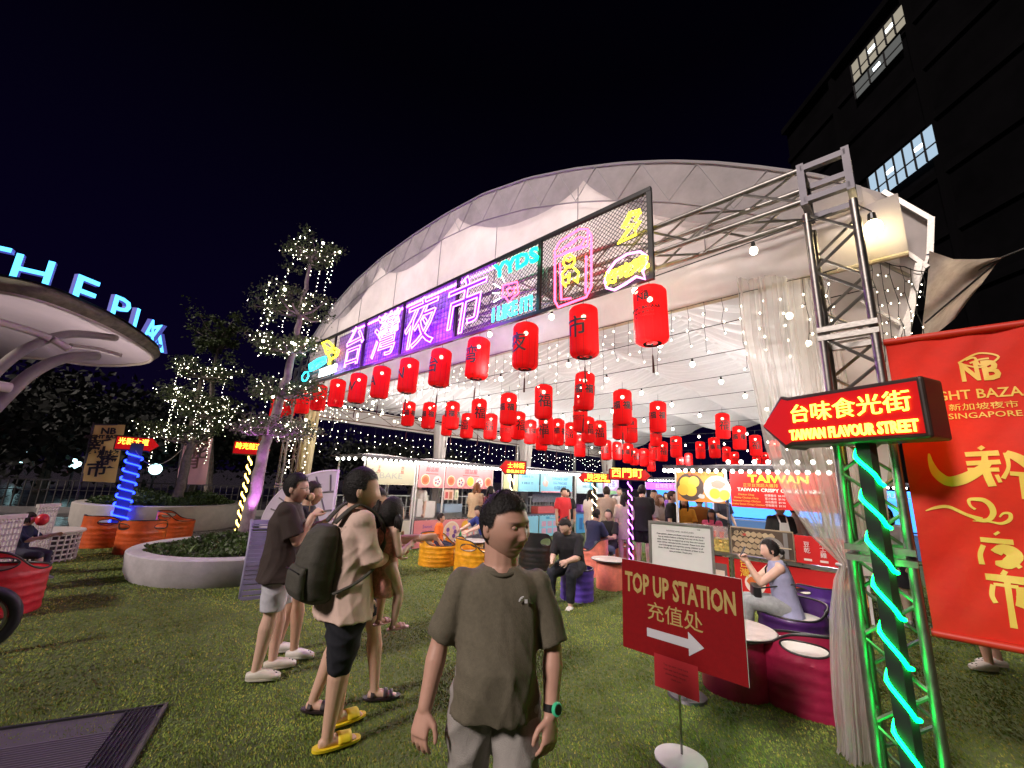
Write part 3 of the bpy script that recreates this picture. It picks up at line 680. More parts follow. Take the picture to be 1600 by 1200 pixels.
# ============================================================ clear curtains
def ps(x, y, s):
    d = ray(x, y); o = Vector((0, 0, CH)); p0 = T+D*s; t = (p0-o).dot(D)/d.dot(D); p = o+d*t
    return sq(p)[1], p.z
def clear_mat():
    M_ = bpy.data.materials.new('clear_plastic'); M_.use_nodes = True; t = M_.node_tree; b_ = t.nodes['Principled BSDF']
    b_.inputs['Base Color'].default_value = (.70, .67, .63, 1); b_.inputs['Roughness'].default_value = .16
    tr = t.nodes.new('ShaderNodeBsdfTranslucent'); tr.inputs[0].default_value = (.86, .82, .77, 1)
    tp_ = t.nodes.new('ShaderNodeBsdfTransparent'); tp_.inputs[0].default_value = (.95, .94, .92, 1)
    a1 = t.nodes.new('ShaderNodeMixShader'); a1.inputs[0].default_value = .45
    a2 = t.nodes.new('ShaderNodeMixShader'); lw = t.nodes.new('ShaderNodeLayerWeight'); lw.inputs[0].default_value = .35
    mr = t.nodes.new('ShaderNodeMapRange'); mr.inputs[3].default_value = .62; mr.inputs[4].default_value = .12
    no = t.nodes.new('ShaderNodeTexNoise'); no.inputs['Scale'].default_value = 3; co = t.nodes.new('ShaderNodeTexCoord'); mp = t.nodes.new('ShaderNodeMapping'); mp.inputs['Scale'].default_value = (14, 14, 1.2)
    t.links.new(co.outputs['Object'], mp.inputs[0]); t.links.new(mp.outputs[0], no.inputs[0])
    bp = t.nodes.new('ShaderNodeBump'); bp.inputs['Strength'].default_value = .9; bp.inputs['Distance'].default_value = .02; t.links.new(no.outputs[0], bp.inputs['Height']); t.links.new(bp.outputs[0], b_.inputs['Normal'])
    t.links.new(lw.outputs['Facing'], mr.inputs[0]); t.links.new(mr.outputs[0], a2.inputs[0])
    t.links.new(b_.outputs[0], a1.inputs[1]); t.links.new(tr.outputs[0], a1.inputs[2]); t.links.new(a1.outputs[0], a2.inputs[1]); t.links.new(tp_.outputs[0], a2.inputs[2])
    t.links.new(a2.outputs[0], t.nodes['Material Output'].inputs[0]); return M_
CLR = clear_mat()
cur = thing('clear_curtain', 'crinkled clear plastic curtain gathered and tied beside the near truss tower', 'curtain', tuple(P(.1, .5)), ROTF)
# left and right edges in pixels at several heights (plane of the tent mouth)
ce = [(432, 1150, 1262), (520, 1158, 1272), (620, 1180, 1285), (700, 1196, 1298), (780, 1228, 1312), (840, 1268, 1322), (880, 1312, 1330), (905, 1304, 1330), (960, 1298, 1342), (1040, 1299, 1350), (1110, 1302, 1356), (1170, 1308, 1362), (1205, 1300, 1368)]
ced = [(pq(l, y, .55), pq(r_, y, .55)) for y, l, r_ in ce]
def curtain(u, v):
    t = v*(len(ced)-1); i = min(len(ced)-2, int(t)); f = t-i
    def mixp(k): a, c = ced[i][k], ced[i+1][k]; return (a[0]*(1-f)+c[0]*f, a[1]*(1-f)+c[1]*f)
    l, r_ = mixp(0), mixp(1); w = abs(l[0]-r_[0]); ph = u*52+1.5*math.sin(v*7)+.8*math.sin(u*19)
    d = .030*math.sin(ph)*min(1, .35+.12/max(w, .05))+.03*math.sin(u*math.pi)*math.sin(v*5+1)
    s = l[0]*(1-u)+r_[0]*u; z = l[1]*(1-u)+r_[1]*u
    return (-(s-.1)+.006*math.cos(ph*1.7), .05+d+.05*math.sin(u*9), z)
b = MB(); b.grid(curtain, 200, 90); b.build('curtain_panel', CLR, cur, smooth=True)
ct = pq(1322, 884, .55); b = MB(); b.tube([(-(ct[0]-.1)+.055*math.cos(a), .05+.05*math.sin(a), ct[1]+.01*math.sin(a*2)) for a in np.linspace(0, 6.28, 17)[:-1]], .008, 6, closed=True); b.build('tie', M['white'], cur)
# second sheet just behind, hanging straight
b = MB()
def cur2(u, v):
    l0, r0 = pq(1222, 432, .75), pq(1290, 420, .75); s = l0[0]*(1-u)+r0[0]*u-.10*v
    return (-(s-.1), .26+.02*math.sin(u*40+v*3), 3.5-2.1*v)
b.grid(cur2, 90, 40); b.build('curtain_panel', CLR, cur, smooth=True)
# fluted drape columns at the far posts
for k, (x, ytop, ybot, s) in enumerate([(690, 672, 800, sL-.9), (822, 688, 790, sL-.9), (948, 700, 780, sL-.9)]):
    q = ps(x, ytop, s)[0]; t = thing('drape_column', ['gathered white drape at the far eave behind the pink stall', 'gathered white drape behind the pale blue menu boards', 'gathered white drape behind the teal stall boards'][k], 'drape', tuple(P(s, q)), ROTF, 'gathered drapes along the far eave')
    def dr(u, v):
        a = u*2*math.pi; r_ = (.32-.20*v**.6)*(1+.12*math.sin(a*9)+.05*math.sin(a*4+v*5)); return (r_*math.cos(a), r_*math.sin(a)*.5, 3.3-3.2*v)
    b = MB(); b.grid(dr, 60, 16, closed_u=True); b.build('cloth', M['canvas'], t, smooth=True)

# ============================================================ directional LED signs on posts
ledred = mat('sign_face_red', (.35, .008, .008), .35, emit=(1, .006, .006), es=.24)
ledback = mat('sign_face_back', (.5, .1, .01), .35, emit=(1, .42, .03), es=1.6)
ledyel = glow('sign_text_glow', (1, .62, .05), 4)
ledor = glow('sign_text_glow_orange', (1, .40, .02), 7)
brown = mat('sign_housing', (.035, .022, .016), .45, nz=(6, .2))
def led_sign(label, base, rz, w, h, dep, z0, txt1, txt2, point, postcol, txtm, group, post_r=.05, turns=9, spiral_r=.016, lean=0, pr2=None, reverse=False, xo=0):
    t = thing('arrow_sign_post', label, 'arrow sign', tuple(base), rz, group)
    pm = M['blackmat'] if post_r < .1 else mat('post_blue_grey', (.05, .06, .22), .6); b = MB(); b.box((0, .06, z0/2+.1), (post_r*2, post_r*2, z0+.2)); b.build('post', pm, t)
    b = MB(); b.box((0, .06, .015), (.42, .42, .03)); b.build('base_plate', M['darkalu'], t)
    pts = []
    for i in range(turns*16+1):
        g_ = (i/16) % 1.0; r_ = post_r*1.25; a = math.pi+g_*2*math.pi; base = int(i/16)   # front half first: left high to right low
        dz = (g_/.5*.85 if g_ < .5 else .85+(g_-.5)/.5*.15)
        pts.append((r_*max(-1, min(1, 1.3*math.cos(a))), .06+r_*max(-1, min(1, 1.3*math.sin(a))), z0-.03-(z0-.12)*(base+dz)/turns))
    b = MB(); b.tube(pts, spiral_r, 6); b.build('led_spiral', postcol, t, smooth=True)
    k = h*.62; x0, x1 = -w/2+xo, w/2+xo
    if point < 0: poly = [(x0, z0+h*.45), (x0+k*.75, z0-.06*h), (x0+k*.95, z0), (x1, z0), (x1, z0+h), (x0+k*.95, z0+h), (x0+k*.75, z0+h*1.06)]
    else: poly = [(x1, z0+h*.45), (x1-k*.75, z0+h*1.06), (x1-k*.95, z0+h), (x0, z0+h), (x0, z0), (x1-k*.95, z0), (x1-k*.75, z0-.06*h)]
    b = MB(); b.prism(poly, .06-dep/2, .06+dep/2); hs = b.build('housing', brown, t); bv = hs.modifiers.new('bevel', 'BEVEL'); bv.width = h*.05; bv.segments = 3
    cx = sum(p[0] for p in poly)/len(poly); cz = z0+h/2
    inner = [(cx+(x-cx)*.955, cz+(z-cz)*.84) for x, z in poly]
    b = MB(); b.prism(inner, .06-dep/2-.004, .06-dep/2+.002); b.build('lit_face', ledred, t)
    b = MB(); b.prism(inner, .06+dep/2-.002, .06+dep/2+.004); b.build('lit_face', ledback, t)
    ox = xo+k*.38*(1 if point < 0 else -1)
    aw = w-k*.95; n1 = len(txt1); s1 = min(h*(.56 if txt2 else .92), aw*(.88 if txt2 else 1.05)/n1); sx1 = min(1.25, aw*.90/(n1*s1))
    V, F = text_geo(txt1, s1, .01, 0, sx1); b = MB(); b.add([(ox+x, +.06-dep/2-.010-z, z0+h*.60+y) for x, y, z in V], F); b.build('sign_lettering', txtm, t)
    if txt2:
        V, F = text_geo(txt2, h*.27, .01, .008*h, 1.0); ww = max(v[0] for v in V)-min(v[0] for v in V); sx2 = aw*.93/ww
        b = MB(); b.add([(ox+x*sx2, +.06-dep/2-.010-z, z0+h*.20+y) for x, y, z in V], F); b.build('sign_lettering', txtm, t)
    return t
green = glow('green_led', (0, 1, .09), 19); blue = glow('blue_led', (.01, .03, 1), 8); amber = glow('amber_led', (1, .60, .10), 9); purp = glow('purple_led', (.65, .10, 1), 10); wwl = glow('warm_led_rope', (1, .78, .45), 6)
# near sign: find the plane of its face
sb = gp(1437, 1345); R0 = sb.length
pL = at(1215, 665, math.hypot(sb.x, sb.y)*1.17); 
nb = vh(1340, 700, sb); ntop = vh(1340, 606, sb)
print('near sign z', nb, ntop, sb)
led_sign('near glowing red arrow sign reading TAIWAN FLAVOUR STREET on a green LED wrapped post', sb, R(-67), .93, .335, .21, 2.02, '台味食光街', 'TAIWAN FLAVOUR STREET', -1, green, ledyel, 'arrow signs on posts', .037, 8, .011, xo=-.11)

# far left and inner signs
def px_sign(label, px, py_base, dist, ptop, pbot, w, t1, t2, pt, pc, tm, turns=8, pr=.045, yaw=None):
    d = ray(px, py_base); k = dist/math.hypot(d.x, d.y); p = Vector((0, 0, CH))+d*k; p.z = 0
    z0 = vh(px, pbot, p); z1 = vh(px, ptop, p)
    rz = (math.atan2(p.y, p.x)-math.pi/2) if yaw is None else yaw
    return led_sign(label, p, rz, w, z1-z0, .12, z0, t1, t2, pt, pc, tm, 'arrow signs on posts', pr, turns, .02 if dist > 11 else .010)
px_sign('glowing arrow sign on a blue LED wrapped post in front of the yellow banner', 200, 755, 14.5, 681, 704, .88, '光影大道', '', 1, blue, ledyel, 9, .13)
px_sign('glowing orange arrow sign on a post wrapped in amber LED rope', 384, 755, 12.0, 689, 711, .80, '時光隧道', '', 1, amber, ledor, 9, .03)
px_sign('small red arrow sign pointing left above the pale menu board behind the front man', 800, 755, 9.6, 719, 741, .62, '士林街', 'SHILIN ST', -1, wwl, ledyel, 8, .03)
px_sign('small red sign on a candy striped post beside the man in the beige shirt', 929, 755, 10.2, 739, 754, .75, '饒河街', 'RAOHE', -1, wwl, ledyel, 9, .04)
px_sign('red arrow sign reading 西門町 pointing right above the standing couple', 984, 755, 9.2, 733, 751, .85, '西門町', '', 1, purp, ledyel, 9, .03)

# ============================================================ food stalls
def flat(c): return mat('print', c, .5)
PR = {}
def pr(c, es=0):
    k = tuple(round(v, 3) for v in c)
    if k not in PR: PR[k] = mat('print_ink', c, .45)
    return PR[k]
def panel(parent, name, x0, x1, z0, z1, y, col, items=(), frame=True):
    b = MB(); b.box(((x0+x1)/2, y, (z0+z1)/2), (x1-x0, .02, z1-z0)); o = b.build(name, mat(name, col, .5, nz=(3, .05)), parent)
    for k, it in enumerate(items):
        b = MB(); yy = y-.012-.0012*k
        if it[0] == 'disc': _, cx, cz, r_, c = it; b.lathe([(0, 0), (r_, 0)], n=20, cap=False); V = [(cx+v[0], yy, cz+v[1]) for v in b.V]; b2 = MB(); b2.add([v for v in V], b.F); b2.build('print', pr(c), o)
        elif it[0] == 'rect': _, cx, cz, w, h, c = it; b.add([(cx-w/2, yy, cz-h/2), (cx+w/2, yy, cz-h/2), (cx+w/2, yy, cz+h/2), (cx-w/2, yy, cz+h/2)], [(0, 1, 2, 3)]); b.build('print', pr(c), o)
        elif it[0] == 'text' and '\n' in it[4]:
            _, cx, cz, size, tx, c = it[:6]; ls = tx.split('\n')
            for q, ch in enumerate(ls): b = MB(); b.text(ch, size, (cx, yy-.002, cz+size*((len(ls)-1)/2-q)), .003, 'x'); b.build('lettering', pr(c), o)
        elif it[0] == 'text': _, cx, cz, size, tx, c = it[:6]; b.text(tx, size, (cx, yy-.002, cz), .003, 'x', it[7] if len(it) > 7 else 0, it[6] if len(it) > 6 else 1); b.build('lettering', pr(c), o)
        elif it[0] == 'blob':
            _, cx, cz, rx, rz_, c = it; n = 14; b.add([(cx+rx*math.cos(6.283*i/n)*(1+.12*math.sin(i*2.3+cx*9)), yy, cz+rz_*math.sin(6.283*i/n)*(1+.12*math.cos(i*1.7+cz*7))) for i in range(n)], [tuple(range(n))]); b.build('print', pr(c), o)
    return o
hotb = new_mesh('bulb', *(lambda m_: (m_.V, m_.F))(MB().ell((0, 0, 0), .034, 8, 6)), M['bulbw'], True)
def stall(name, label, loc, rz, w, dep=1.3, roof=2.12, cz=.70, ph=.10, group='food stalls', nb=0, lamp=0, back=None):
    t = thing(name, label, 'food stall', tuple(loc), rz, group)
    for x in (0, w):
        for y in (0, dep): b = MB(); b.box((x, y, roof/2), (.035, .035, roof)); b.build('post', M['white'], t)
    b = MB(); b.box((w/2, dep*.25+.02, cz), (w+.02, dep*.5+.05, .035)); b.build('counter_top', M['steel'], t)
    # hipped white roof
    e_ = .16; V = [(-e_, -e_, roof), (w+e_, -e_, roof), (w+e_, dep+e_, roof), (-e_, dep+e_, roof), (w*.32, dep/2, roof+ph), (w*.68, dep/2, roof+ph)]
    F = [(0, 1, 5, 4), (1, 2, 5), (2, 3, 4, 5), (3, 0, 4), (3, 2, 1, 0)]
    b = MB(); b.add(V, F); b.build('roof', M['shadow_swag'], t)  # roof only borrows the grey of the gable scallops
    b = MB(); b.box((w/2, -e_-.006, roof+.0), (w+2*e_+.03, .02, .05)); b.box((-e_-.008, dep/2, roof), (.02, dep+2*e_, .05)); b.build('roof_edge', M['darkalu'], t)
    n = nb or int((w+.3)/.125)
    for k in range(n): ob('bulb', hotb, t, (-e_+.02+(w+2*e_-.04)*k/(n-1), -e_-.03, roof-.075))
    for k in range(4): ob('bulb', hotb, t, (-e_-.03, .1+k*.3, roof-.075))
    if lamp:
        for fx in (.25, .75):
            l = bpy.data.lights.new('stall_light', 'POINT'); l.energy = lamp; l.color = (1, .95, .86); l.shadow_soft_size = .10
            lo = bpy.data.objects.new('stall_light', l); COL.objects.link(lo); lo.parent = t; lo.location = (w*fx, -.55, roof-.20)
    return t
SB = sq(gp(636, 860))[0]; print('pink row s', SB)
def qx(x, y=780): return ps(x, y, SB)[0]
# stall 1, cream banner
q0, q1 = qx(566, 757), qx(646, 760); w1 = q1-q0
s1 = stall('food_stall', 'cream banner stall at the left end of the row, hung with bright bulbs', P(SB, q0), ROTB, w1, lamp=7)
panel(s1, 'top_banner', .03, w1-.03, 1.50, 2.04, -.03, (.50, .48, .34), [('text', w1*.5, 1.70, .20, 'BAKE', (.35, .35, .32), 1.3), ('text', w1*.5, 1.90, .20, 'S', (.45, .42, .38)), ('text', w1*.26, 1.84, .09, '手\n作', (.6, .05, .05)), ('text', w1*.72, 1.84, .09, '烘\n焙', (.6, .05, .05))])
panel(s1, 'front_banner', .03, w1-.03, .04, .68, -.03, (.66, .65, .56), [('blob', w1*.3, .42, .10, .07, (.25, .12, .07)), ('blob', w1*.62, .40, .09, .08, (.22, .12, .08)), ('blob', w1*.62, .30, .06, .05, (.5, .4, .3))])
def counter_box(t, c, d, m_): b = MB(); b.box(c, d); return b.build('counter_box', m_, t)
counter_box(s1, (w1*.62, .25, .80), (.34, .3, .20), M['white']); counter_box(s1, (w1*.6, .1, 1.05), (.30, .02, .30), mat('price_board', (.7, .55, .52), .6)); counter_box(s1, (w1*.25, .3, .86), (.28, .3, .3), M['steel'])
# stall 2, pink double panel
pink = (.85, .30, .32)
def food_items(x0, x1, z0, z1, big=False):
    w = x1-x0; h = z1-z0; it = []
    for k in range(max(2, int(w/.28))):
        cx = x0+(k+.5)*w/max(2, int(w/.28)); cz = z0+h*(.30 if k % 2 else .36); r_ = h*.23
        it += [('disc', cx, cz, r_*1.15, (.9, .75, .55)), ('disc', cx, cz, r_, [(.85, .25, .10), (.8, .72, .66), (.95, .50, .05), (.85, .8, .7)][k % 4])]
        if k % 4 == 0: it += [('disc', cx, cz, r_*.6, (.7, .12, .05))]
        if k % 4 in (1, 3):
            for a in range(5): it += [('disc', cx+r_*.5*math.cos(a*1.26), cz+r_*.5*math.sin(a*1.26), r_*.22, [(.25, .10, .30), (.5, .05, .05)][a % 2])]
    return it
q2, q3, q4 = qx(650, 760), qx(692, 765), qx(768, 770); w2 = q4-q2; xm = q3-q2
s2 = stall('food_stall', 'pink dessert stall with round bowls printed on its boards', P(SB, q2), ROTB, w2, lamp=8)
b = MB(); b.box((xm, 0, 1.03), (.04, .035, 2.06)); b.build('post', M['white'], s2)
panel(s2, 'top_board', .03, xm-.03, 1.46, 2.05, -.03, pink, food_items(.05, xm-.05, 1.46, 1.98)+[('text', xm*.5, 1.90, .12, '甜品屋', (.75, .03, .05), 1.1), ('rect', xm*.5, 1.80, xm*.45, .02, (.8, .1, .1))])
panel(s2, 'top_board', xm+.03, w2-.03, 1.46, 2.05, -.03, pink, food_items(xm+.05, w2-.05, 1.46, 1.98)+[('text', (xm+w2)/2, 1.90, .13, '甜品屋', (.75, .03, .05), 1.2), ('rect', (xm+w2)/2, 1.80, .6, .02, (.8, .1, .1))])
panel(s2, 'front_board', .03, xm-.03, .03, .67, -.03, pink, [('text', xm*.5, .52, .12, 'Sweet', (.35, .12, .45)), ('text', xm*.5, .40, .07, '芋圓 仙草', (.6, .1, .3)), ('disc', xm*.55, .20, .14, (.9, .7, .6))])
panel(s2, 'front_board', xm+.03, w2-.03, .03, .67, -.03, pink, [('disc', xm+.35, .36, .27, (.92, .80, .66)), ('disc', xm+.35, .36, .23, (.90, .62, .45))]+[('disc', xm+.35+.13*math.cos(a), .36+.13*math.sin(a), .055, [(.2, .08, .3), (.6, .3, .65), (.85, .7, .5)][i % 3]) for i, a in enumerate(np.arange(0, 6.2, .9))]+[('disc', xm+.80, .50, .13, (.95, .48, .05)), ('disc', xm+.72, .20, .15, (.9, .82, .68)), ('blob', xm+.72, .20, .06, .05, (.6, .1, .1))])
counter_box(s2, (.25, .22, .95), (.16, .2, .44), M['white']); counter_box(s2, (.55, .22, .92), (.30, .25, .40), M['white'])
b = MB(); b.box((xm+.42, .2, .76), (.62, .36, .12)); o = b.build('display_case', M['steel'], s2); b = MB(); b.box((xm+.42, .2, .94), (.60, .34, .22)); b.build('case_glass', mat('case_glass', (.45, .6, .75), .1, alpha=.6), o)
panel(s2, 'price_list', xm+.05, xm+.36, 1.16, 1.42, 0, (.8, .55, .45), [('rect', xm+.13, 1.28, .09, .16, (.6, .1, .1)), ('rect', xm+.26, 1.28, .10, .18, (.5, .2, .1))])
panel(s2, 'price_list', xm+.40, xm+.52, 1.16, 1.42, 0, (.8, .75, .55), [('rect', xm+.46, 1.28, .07, .16, (.4, .5, .3))])
# stall 3, pale blue menus
q5, q6, q7 = qx(784, 768), qx(842, 768), qx(893, 770); w3 = q7-q5; xm3 = q6-q5
s3 = stall('food_stall', 'pale blue stall with a TAIWANESE CRISPY EGG PANCAKE board', P(SB, q5), ROTB, w3, lamp=8)
cy = (.30, .72, .90)
panel(s3, 'top_board', .03, xm3*.38, 1.42, 2.04, -.03, (.80, .82, .45), [('disc', xm3*.2, 1.8, .17, (.7, .85, .9)), ('text', xm3*.2, 1.8, .2, '冰', (.1, .3, .7))])
panel(s3, 'menu_board', xm3*.40, xm3-.04, 1.42, 2.04, -.03, cy, [('blob', xm3*.5+.1*i, 1.88-.2*j, .03, .04, (.1, .3, .5)) for i in range(4) for j in range(2)]+[('rect', xm3*.5+.16+.28*i, 1.90-.2*j, .12, .02, (.1, .3, .5)) for i in range(2) for j in range(2)]+[('rect', xm3*.5+.16+.28*i, 1.86-.2*j, .12, .015, (.1, .3, .5)) for i in range(2) for j in range(2)])
panel(s3, 'top_board', xm3+.04, w3-.03, 1.40, 2.05, -.03, cy, [('text', (xm3+w3)/2+.18, 1.86, .135, 'TAIWANESE CRISPY', (.03, .18, .45), .78), ('text', (xm3+w3)/2+.18, 1.72, .135, 'EGG PANCAKE', (.03, .18, .45), .85), ('text', (xm3+w3)/2+.18, 1.56, .13, '台式脆皮蛋餅', (.03, .18, .45), .9), ('blob', xm3+.28, 1.70, .15, .11, (.75, .55, .48)), ('blob', xm3+.24, 1.78, .06, .13, (.65, .7, .7)), ('rect', (xm3+w3)/2, 1.425, w3-xm3-.08, .04, (.85, .3, .35))])
panel(s3, 'front_board', .03, xm3-.03, .03, .67, -.03, cy, [('rect', .3+.3*i, .35, .2, .2, (.5, .3, .4)) for i in range(3)])
panel(s3, 'front_board', xm3+.03, w3-.03, .03, .67, -.03, cy, [('rect', (xm3+w3)/2, .60, 1.1, .07, (.1, .45, .7)), ('text', (xm3+w3)/2, .60, .07, 'TAIWANESE CRISPY MENU', (.9, .9, .9), .9)]+[('rect', xm3+.25+.30*i, .42-.22*j, .22, .16, (.75, .45, .62)) for i in range(5) for j in range(2)])
counter_box(s3, (xm3+.55, .2, .84), (1.0, .3, .22), mat('red_case', (.65, .12, .10), .4)); counter_box(s3, (.4, .25, .88), (.5, .3, .3), M['steel'])
b = MB(); b.box(((xm3+w3)/2, .35, 1.22), (w3-xm3-.2, .02, .30)); b.build('back_shelf', mat('grey_shelf', (.2, .22, .24), .5, nz=(20, .4)), s3)
# stall 4, teal and purple boards
q8, q9, q10 = qx(899, 770), qx(941, 770), qx(966, 770); w4 = q10-q8; xm4 = q9-q8
s4 = stall('food_stall', 'teal and lilac stall with bubble lettering at the far end of the row', P(SB, q8), ROTB, w4, lamp=7)
panel(s4, 'top_board', .03, xm4-.03, 1.40, 2.02, -.03, (.62, .80, .80), [('disc', xm4*.62, 1.74, .28, (.12, .45, .50)), ('text', xm4*.5, 1.86, .26, '冬瓜檸檬', (.06, .25, .5)), ('text', xm4*.5, 1.64, .14, 'WINTER MELON', (.08, .35, .5))])
panel(s4, 'top_board', xm4+.03, w4-.03, 1.38, 2.05, -.03, (.80, .45, .80), [('blob', (xm4+w4)/2, 1.78, .48, .20, (.85, .9, .95)), ('text', (xm4+w4)/2, 1.78, .30, '奶茶', (.25, .12, .55)), ('blob', (xm4+w4)/2, 1.46, .5, .08, (.45, .85, .30))])
panel(s4, 'front_board', .03, w4-.03, .03, .67, -.03, (.10, .42, .75), [('rect', .3, .35, .2, .4, (.05, .2, .5)), ('rect', 1.2, .4, .7, .3, (.6, .35, .8))])
counter_box(s4, (1.0, .2, .86), (1.1, .3, .26), mat('lilac_case', (.35, .15, .6), .4))
# far violet and blue stalls at the back of the tent
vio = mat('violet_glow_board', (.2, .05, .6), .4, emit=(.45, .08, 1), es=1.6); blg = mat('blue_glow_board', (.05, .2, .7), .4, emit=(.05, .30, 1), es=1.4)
far_lab = ['distant stall lit blue with a violet sign at the back of the tent, left of the food photos', 'distant blue lit stall seen through the opening beside the TAIWAN menu board', 'distant blue lit stall behind the clear curtain']
for k, (s, q, ww) in enumerate(((3.4, 14.5, 3.4), (-.2, 14.0, 3.4), (6.6, 14.8, 2.9))):
    far_lab2 = ['distant stall lit blue with a violet sign at the back of the tent', 'distant blue lit stall seen past the right hand menu boards', 'distant violet signed stall behind the standing couple'][k]
    t = stall('food_stall', far_lab2, P(s+ww/2+.5, q), ROTF, ww, lamp=0)
    b = MB(); b.box((ww/2, -.05, 1.80), (ww-.1, .03, .30)); o = b.build('glowing_board', vio if k != 1 else blg, t)
    b = MB(); b.text('台灣夜市 BUBBLE TEA', .2, (ww/2, -.075, 1.80), .004); b.build('lettering', M['white'], o)
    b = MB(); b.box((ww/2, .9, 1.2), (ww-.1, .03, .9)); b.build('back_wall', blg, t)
    b = MB(); b.box((ww/2, -.03, .35), (ww-.1, .03, .66)); b.build('front_board', mat('blue_board', (.1, .25, .6), .5), t)
# ------------------------------------------------ red stall across the square
QR = sq(gp(1162, 937))[1]; print('red row q', QR)
def sx_(x, y=800): return pq(x, y, QR)[0]
sl_, sr_ = sx_(1057, 760), sx_(1335, 760); wr = sl_-sr_
rs = stall('food_stall', 'long red fried chicken stall with TAIWAN menu board beside the seated woman', P(sl_, QR), ROTF, wr, dep=1.5, cz=.665, lamp=10)
def lx(x, y=800): return sl_-sx_(x, y)
red = (.62, .012, .012)
xa, xb = lx(1138), lx(1145)
for x in (xa, lx(1300)): b = MB(); b.box((x, 0, 1.03), (.04, .03, 2.06)); b.build('post', M['steel'], rs)
# food photos board
panel(rs, 'photo_board', .03, xa-.03, 1.50, 2.03, -.03, (.80, .30, .06), [('disc', .27, 1.76, .25, (.10, .07, .06)), ('disc', .20, 1.82, .12, (.9, .55, .08)), ('disc', .34, 1.85, .10, (.95, .62, .12)), ('disc', .28, 1.70, .11, (.95, .58, .08)), ('disc', .14, 1.70, .10, (.9, .5, .06)), ('disc', .74, 1.74, .23, (.85, .82, .76)), ('disc', .74, 1.74, .19, (.65, .60, .55)), ('blob', .76, 1.82, .12, .07, (.42, .25, .2)), ('disc', .70, 1.66, .09, (.95, .6, .06)), ('disc', .86, 1.64, .09, (.95, .65, .1)), ('blob', .47, 1.60, .06, .04, (.6, .6, .62)), ('text', .5, 1.985, .06, '脆皮炸雞排 香滷鍋', (.75, .15, .05))])
panel(rs, 'menu_board', xb, wr-.03, 1.46, 2.05, -.03, red, [('text', xb+.72, 1.93, .165, 'TAIWAN', (.95, .85, .05), 1.3, .006), ('text', xb+.62, 1.825, .065, '正宗台灣超大雞排   蜜汁雞排', (.95, .55, .08)), ('text', xb+.72, 1.75, .075, 'TAIWAN CRISPY CHICKEN KING', (.95, .85, .80), 1.1, .002)]+[('text', xb+.24, 1.67-.052*i, .042, tx, (.95, .55, .10)) for i, tx in enumerate(['Chicken Chop', 'Honey Chicken Chop', 'Seaweed Crispy Chicken', 'Supreme Sweet Crispy Chicken'])]+[('text', xb+.66, 1.67-.052*i, .042, tx, (.95, .8, .75)) for i, tx in enumerate(['椒鹽雞排  $8.90', '蜜汁雞排  $9.90', '海苔雞排  $9.90', '甘梅雞排  $9.90'])]+[('text', xb+1.15, 1.67-.052*i, .042, 'Fried Mushroom', (.95, .55, .10)) for i in range(3)])
# mid boards on the counter
counter_y = -.02
m0, m1, m2 = lx(1144, 840), lx(1241, 840), lx(1335, 840)
sto = [('rect', (m0+m1)/2, .92, m1-m0-.02, .40, (.10, .07, .05))]
random.seed(3)
for r_ in range(4):
    for c in range(7): sto.append(('blob', m0+.06+c*.085+(r_ % 2)*.04, .77+r_*.09, .045, .042, [(.55, .42, .26), (.48, .36, .22), (.60, .47, .30)][(r_+c) % 3]))
sto += [('disc', m0+.60, .86, .17, (.30, .28, .27)), ('disc', m0+.60, .86, .14, (.45, .40, .36)), ('blob', m0+.56, .88, .12, .085, (.09, .07, .06)), ('blob', m0+.63, .76, .07, .04, (.50, .22, .10)), ('rect', m0+.80, .92, .06, .38, (.25, .24, .24)), ('rect', m0+.76, .885, .22, .014, (.75, .62, .42)), ('text', m0+.12, 1.07, .10, '對人', (.02, .02, .02)), ('blob', m0+.22, 1.03, .03, .02, (.6, .1, .08))]
sto = [(i[:1]+i[1:]) for i in sto]
panel(rs, 'photo_board', m0, m1, .70, 1.14, counter_y-.03, (.42, .33, .22), [i for i in sto if not (i[0] == 'blob' and i[1] > m1-.05)])
panel(rs, 'menu_board', m1+.01, m2, .70, 1.10, counter_y-.03, red, [('text', m1+.16+.20*i, .93, .085, tx, (.9, .82, .8)) for i, tx in enumerate(['豆\n乾', '芝\n士\n雞', '鹽\n酥\n雞'])]+[('rect', m1+.16+.20*i, .76, .10, .03, (.85, .75, .7)) for i in range(3)])
g0_ = lx(1062, 840)
b = MB(); b.box(((g0_+xa)/2, .16, .80), (xa-g0_-.06, .30, .20)); o = b.build('display_case', mat('case_food', (.65, .45, .12), .6, nz=(14, .8)), rs)
random.seed(8)
for k in range(22):
    b = MB(); cx = g0_+.08+random.random()*(xa-g0_-.16); b.ell((cx, .02+random.random()*.03, .74+random.random()*.16), (.035, .03, .028), 8, 6); b.build('fried_food', pr([(.75, .45, .08), (.55, .10, .05), (.8, .6, .2)][k % 3]), o)
b = MB(); b.box(((g0_+xa)/2, .12, 1.0), (xa-g0_-.06, .26, .20)); b.build('case_glass', mat('case_glass', (.7, .6, .58), .08, alpha=.35), o)
for k in range(5): b = MB(); b.lathe([(.035, .92), (.04, 1.02)], (g0_+.2+k*.13, .05, 0), 10); b.build('red_cup', pr((.7, .08, .05)), o)
b = MB(); b.box((wr/2, -.05, .665), (wr+.04, .04, .05)); b.build('counter_rail', M['steel'], rs)
panel(rs, 'front_board', .03, xa-.04, .03, .62, -.03, red, [('rect', xa-.22, .36, .30, .30, (.15, .12, .11)), ('rect', xa-.24, .30, .26, .2, (.75, .62, .52))])
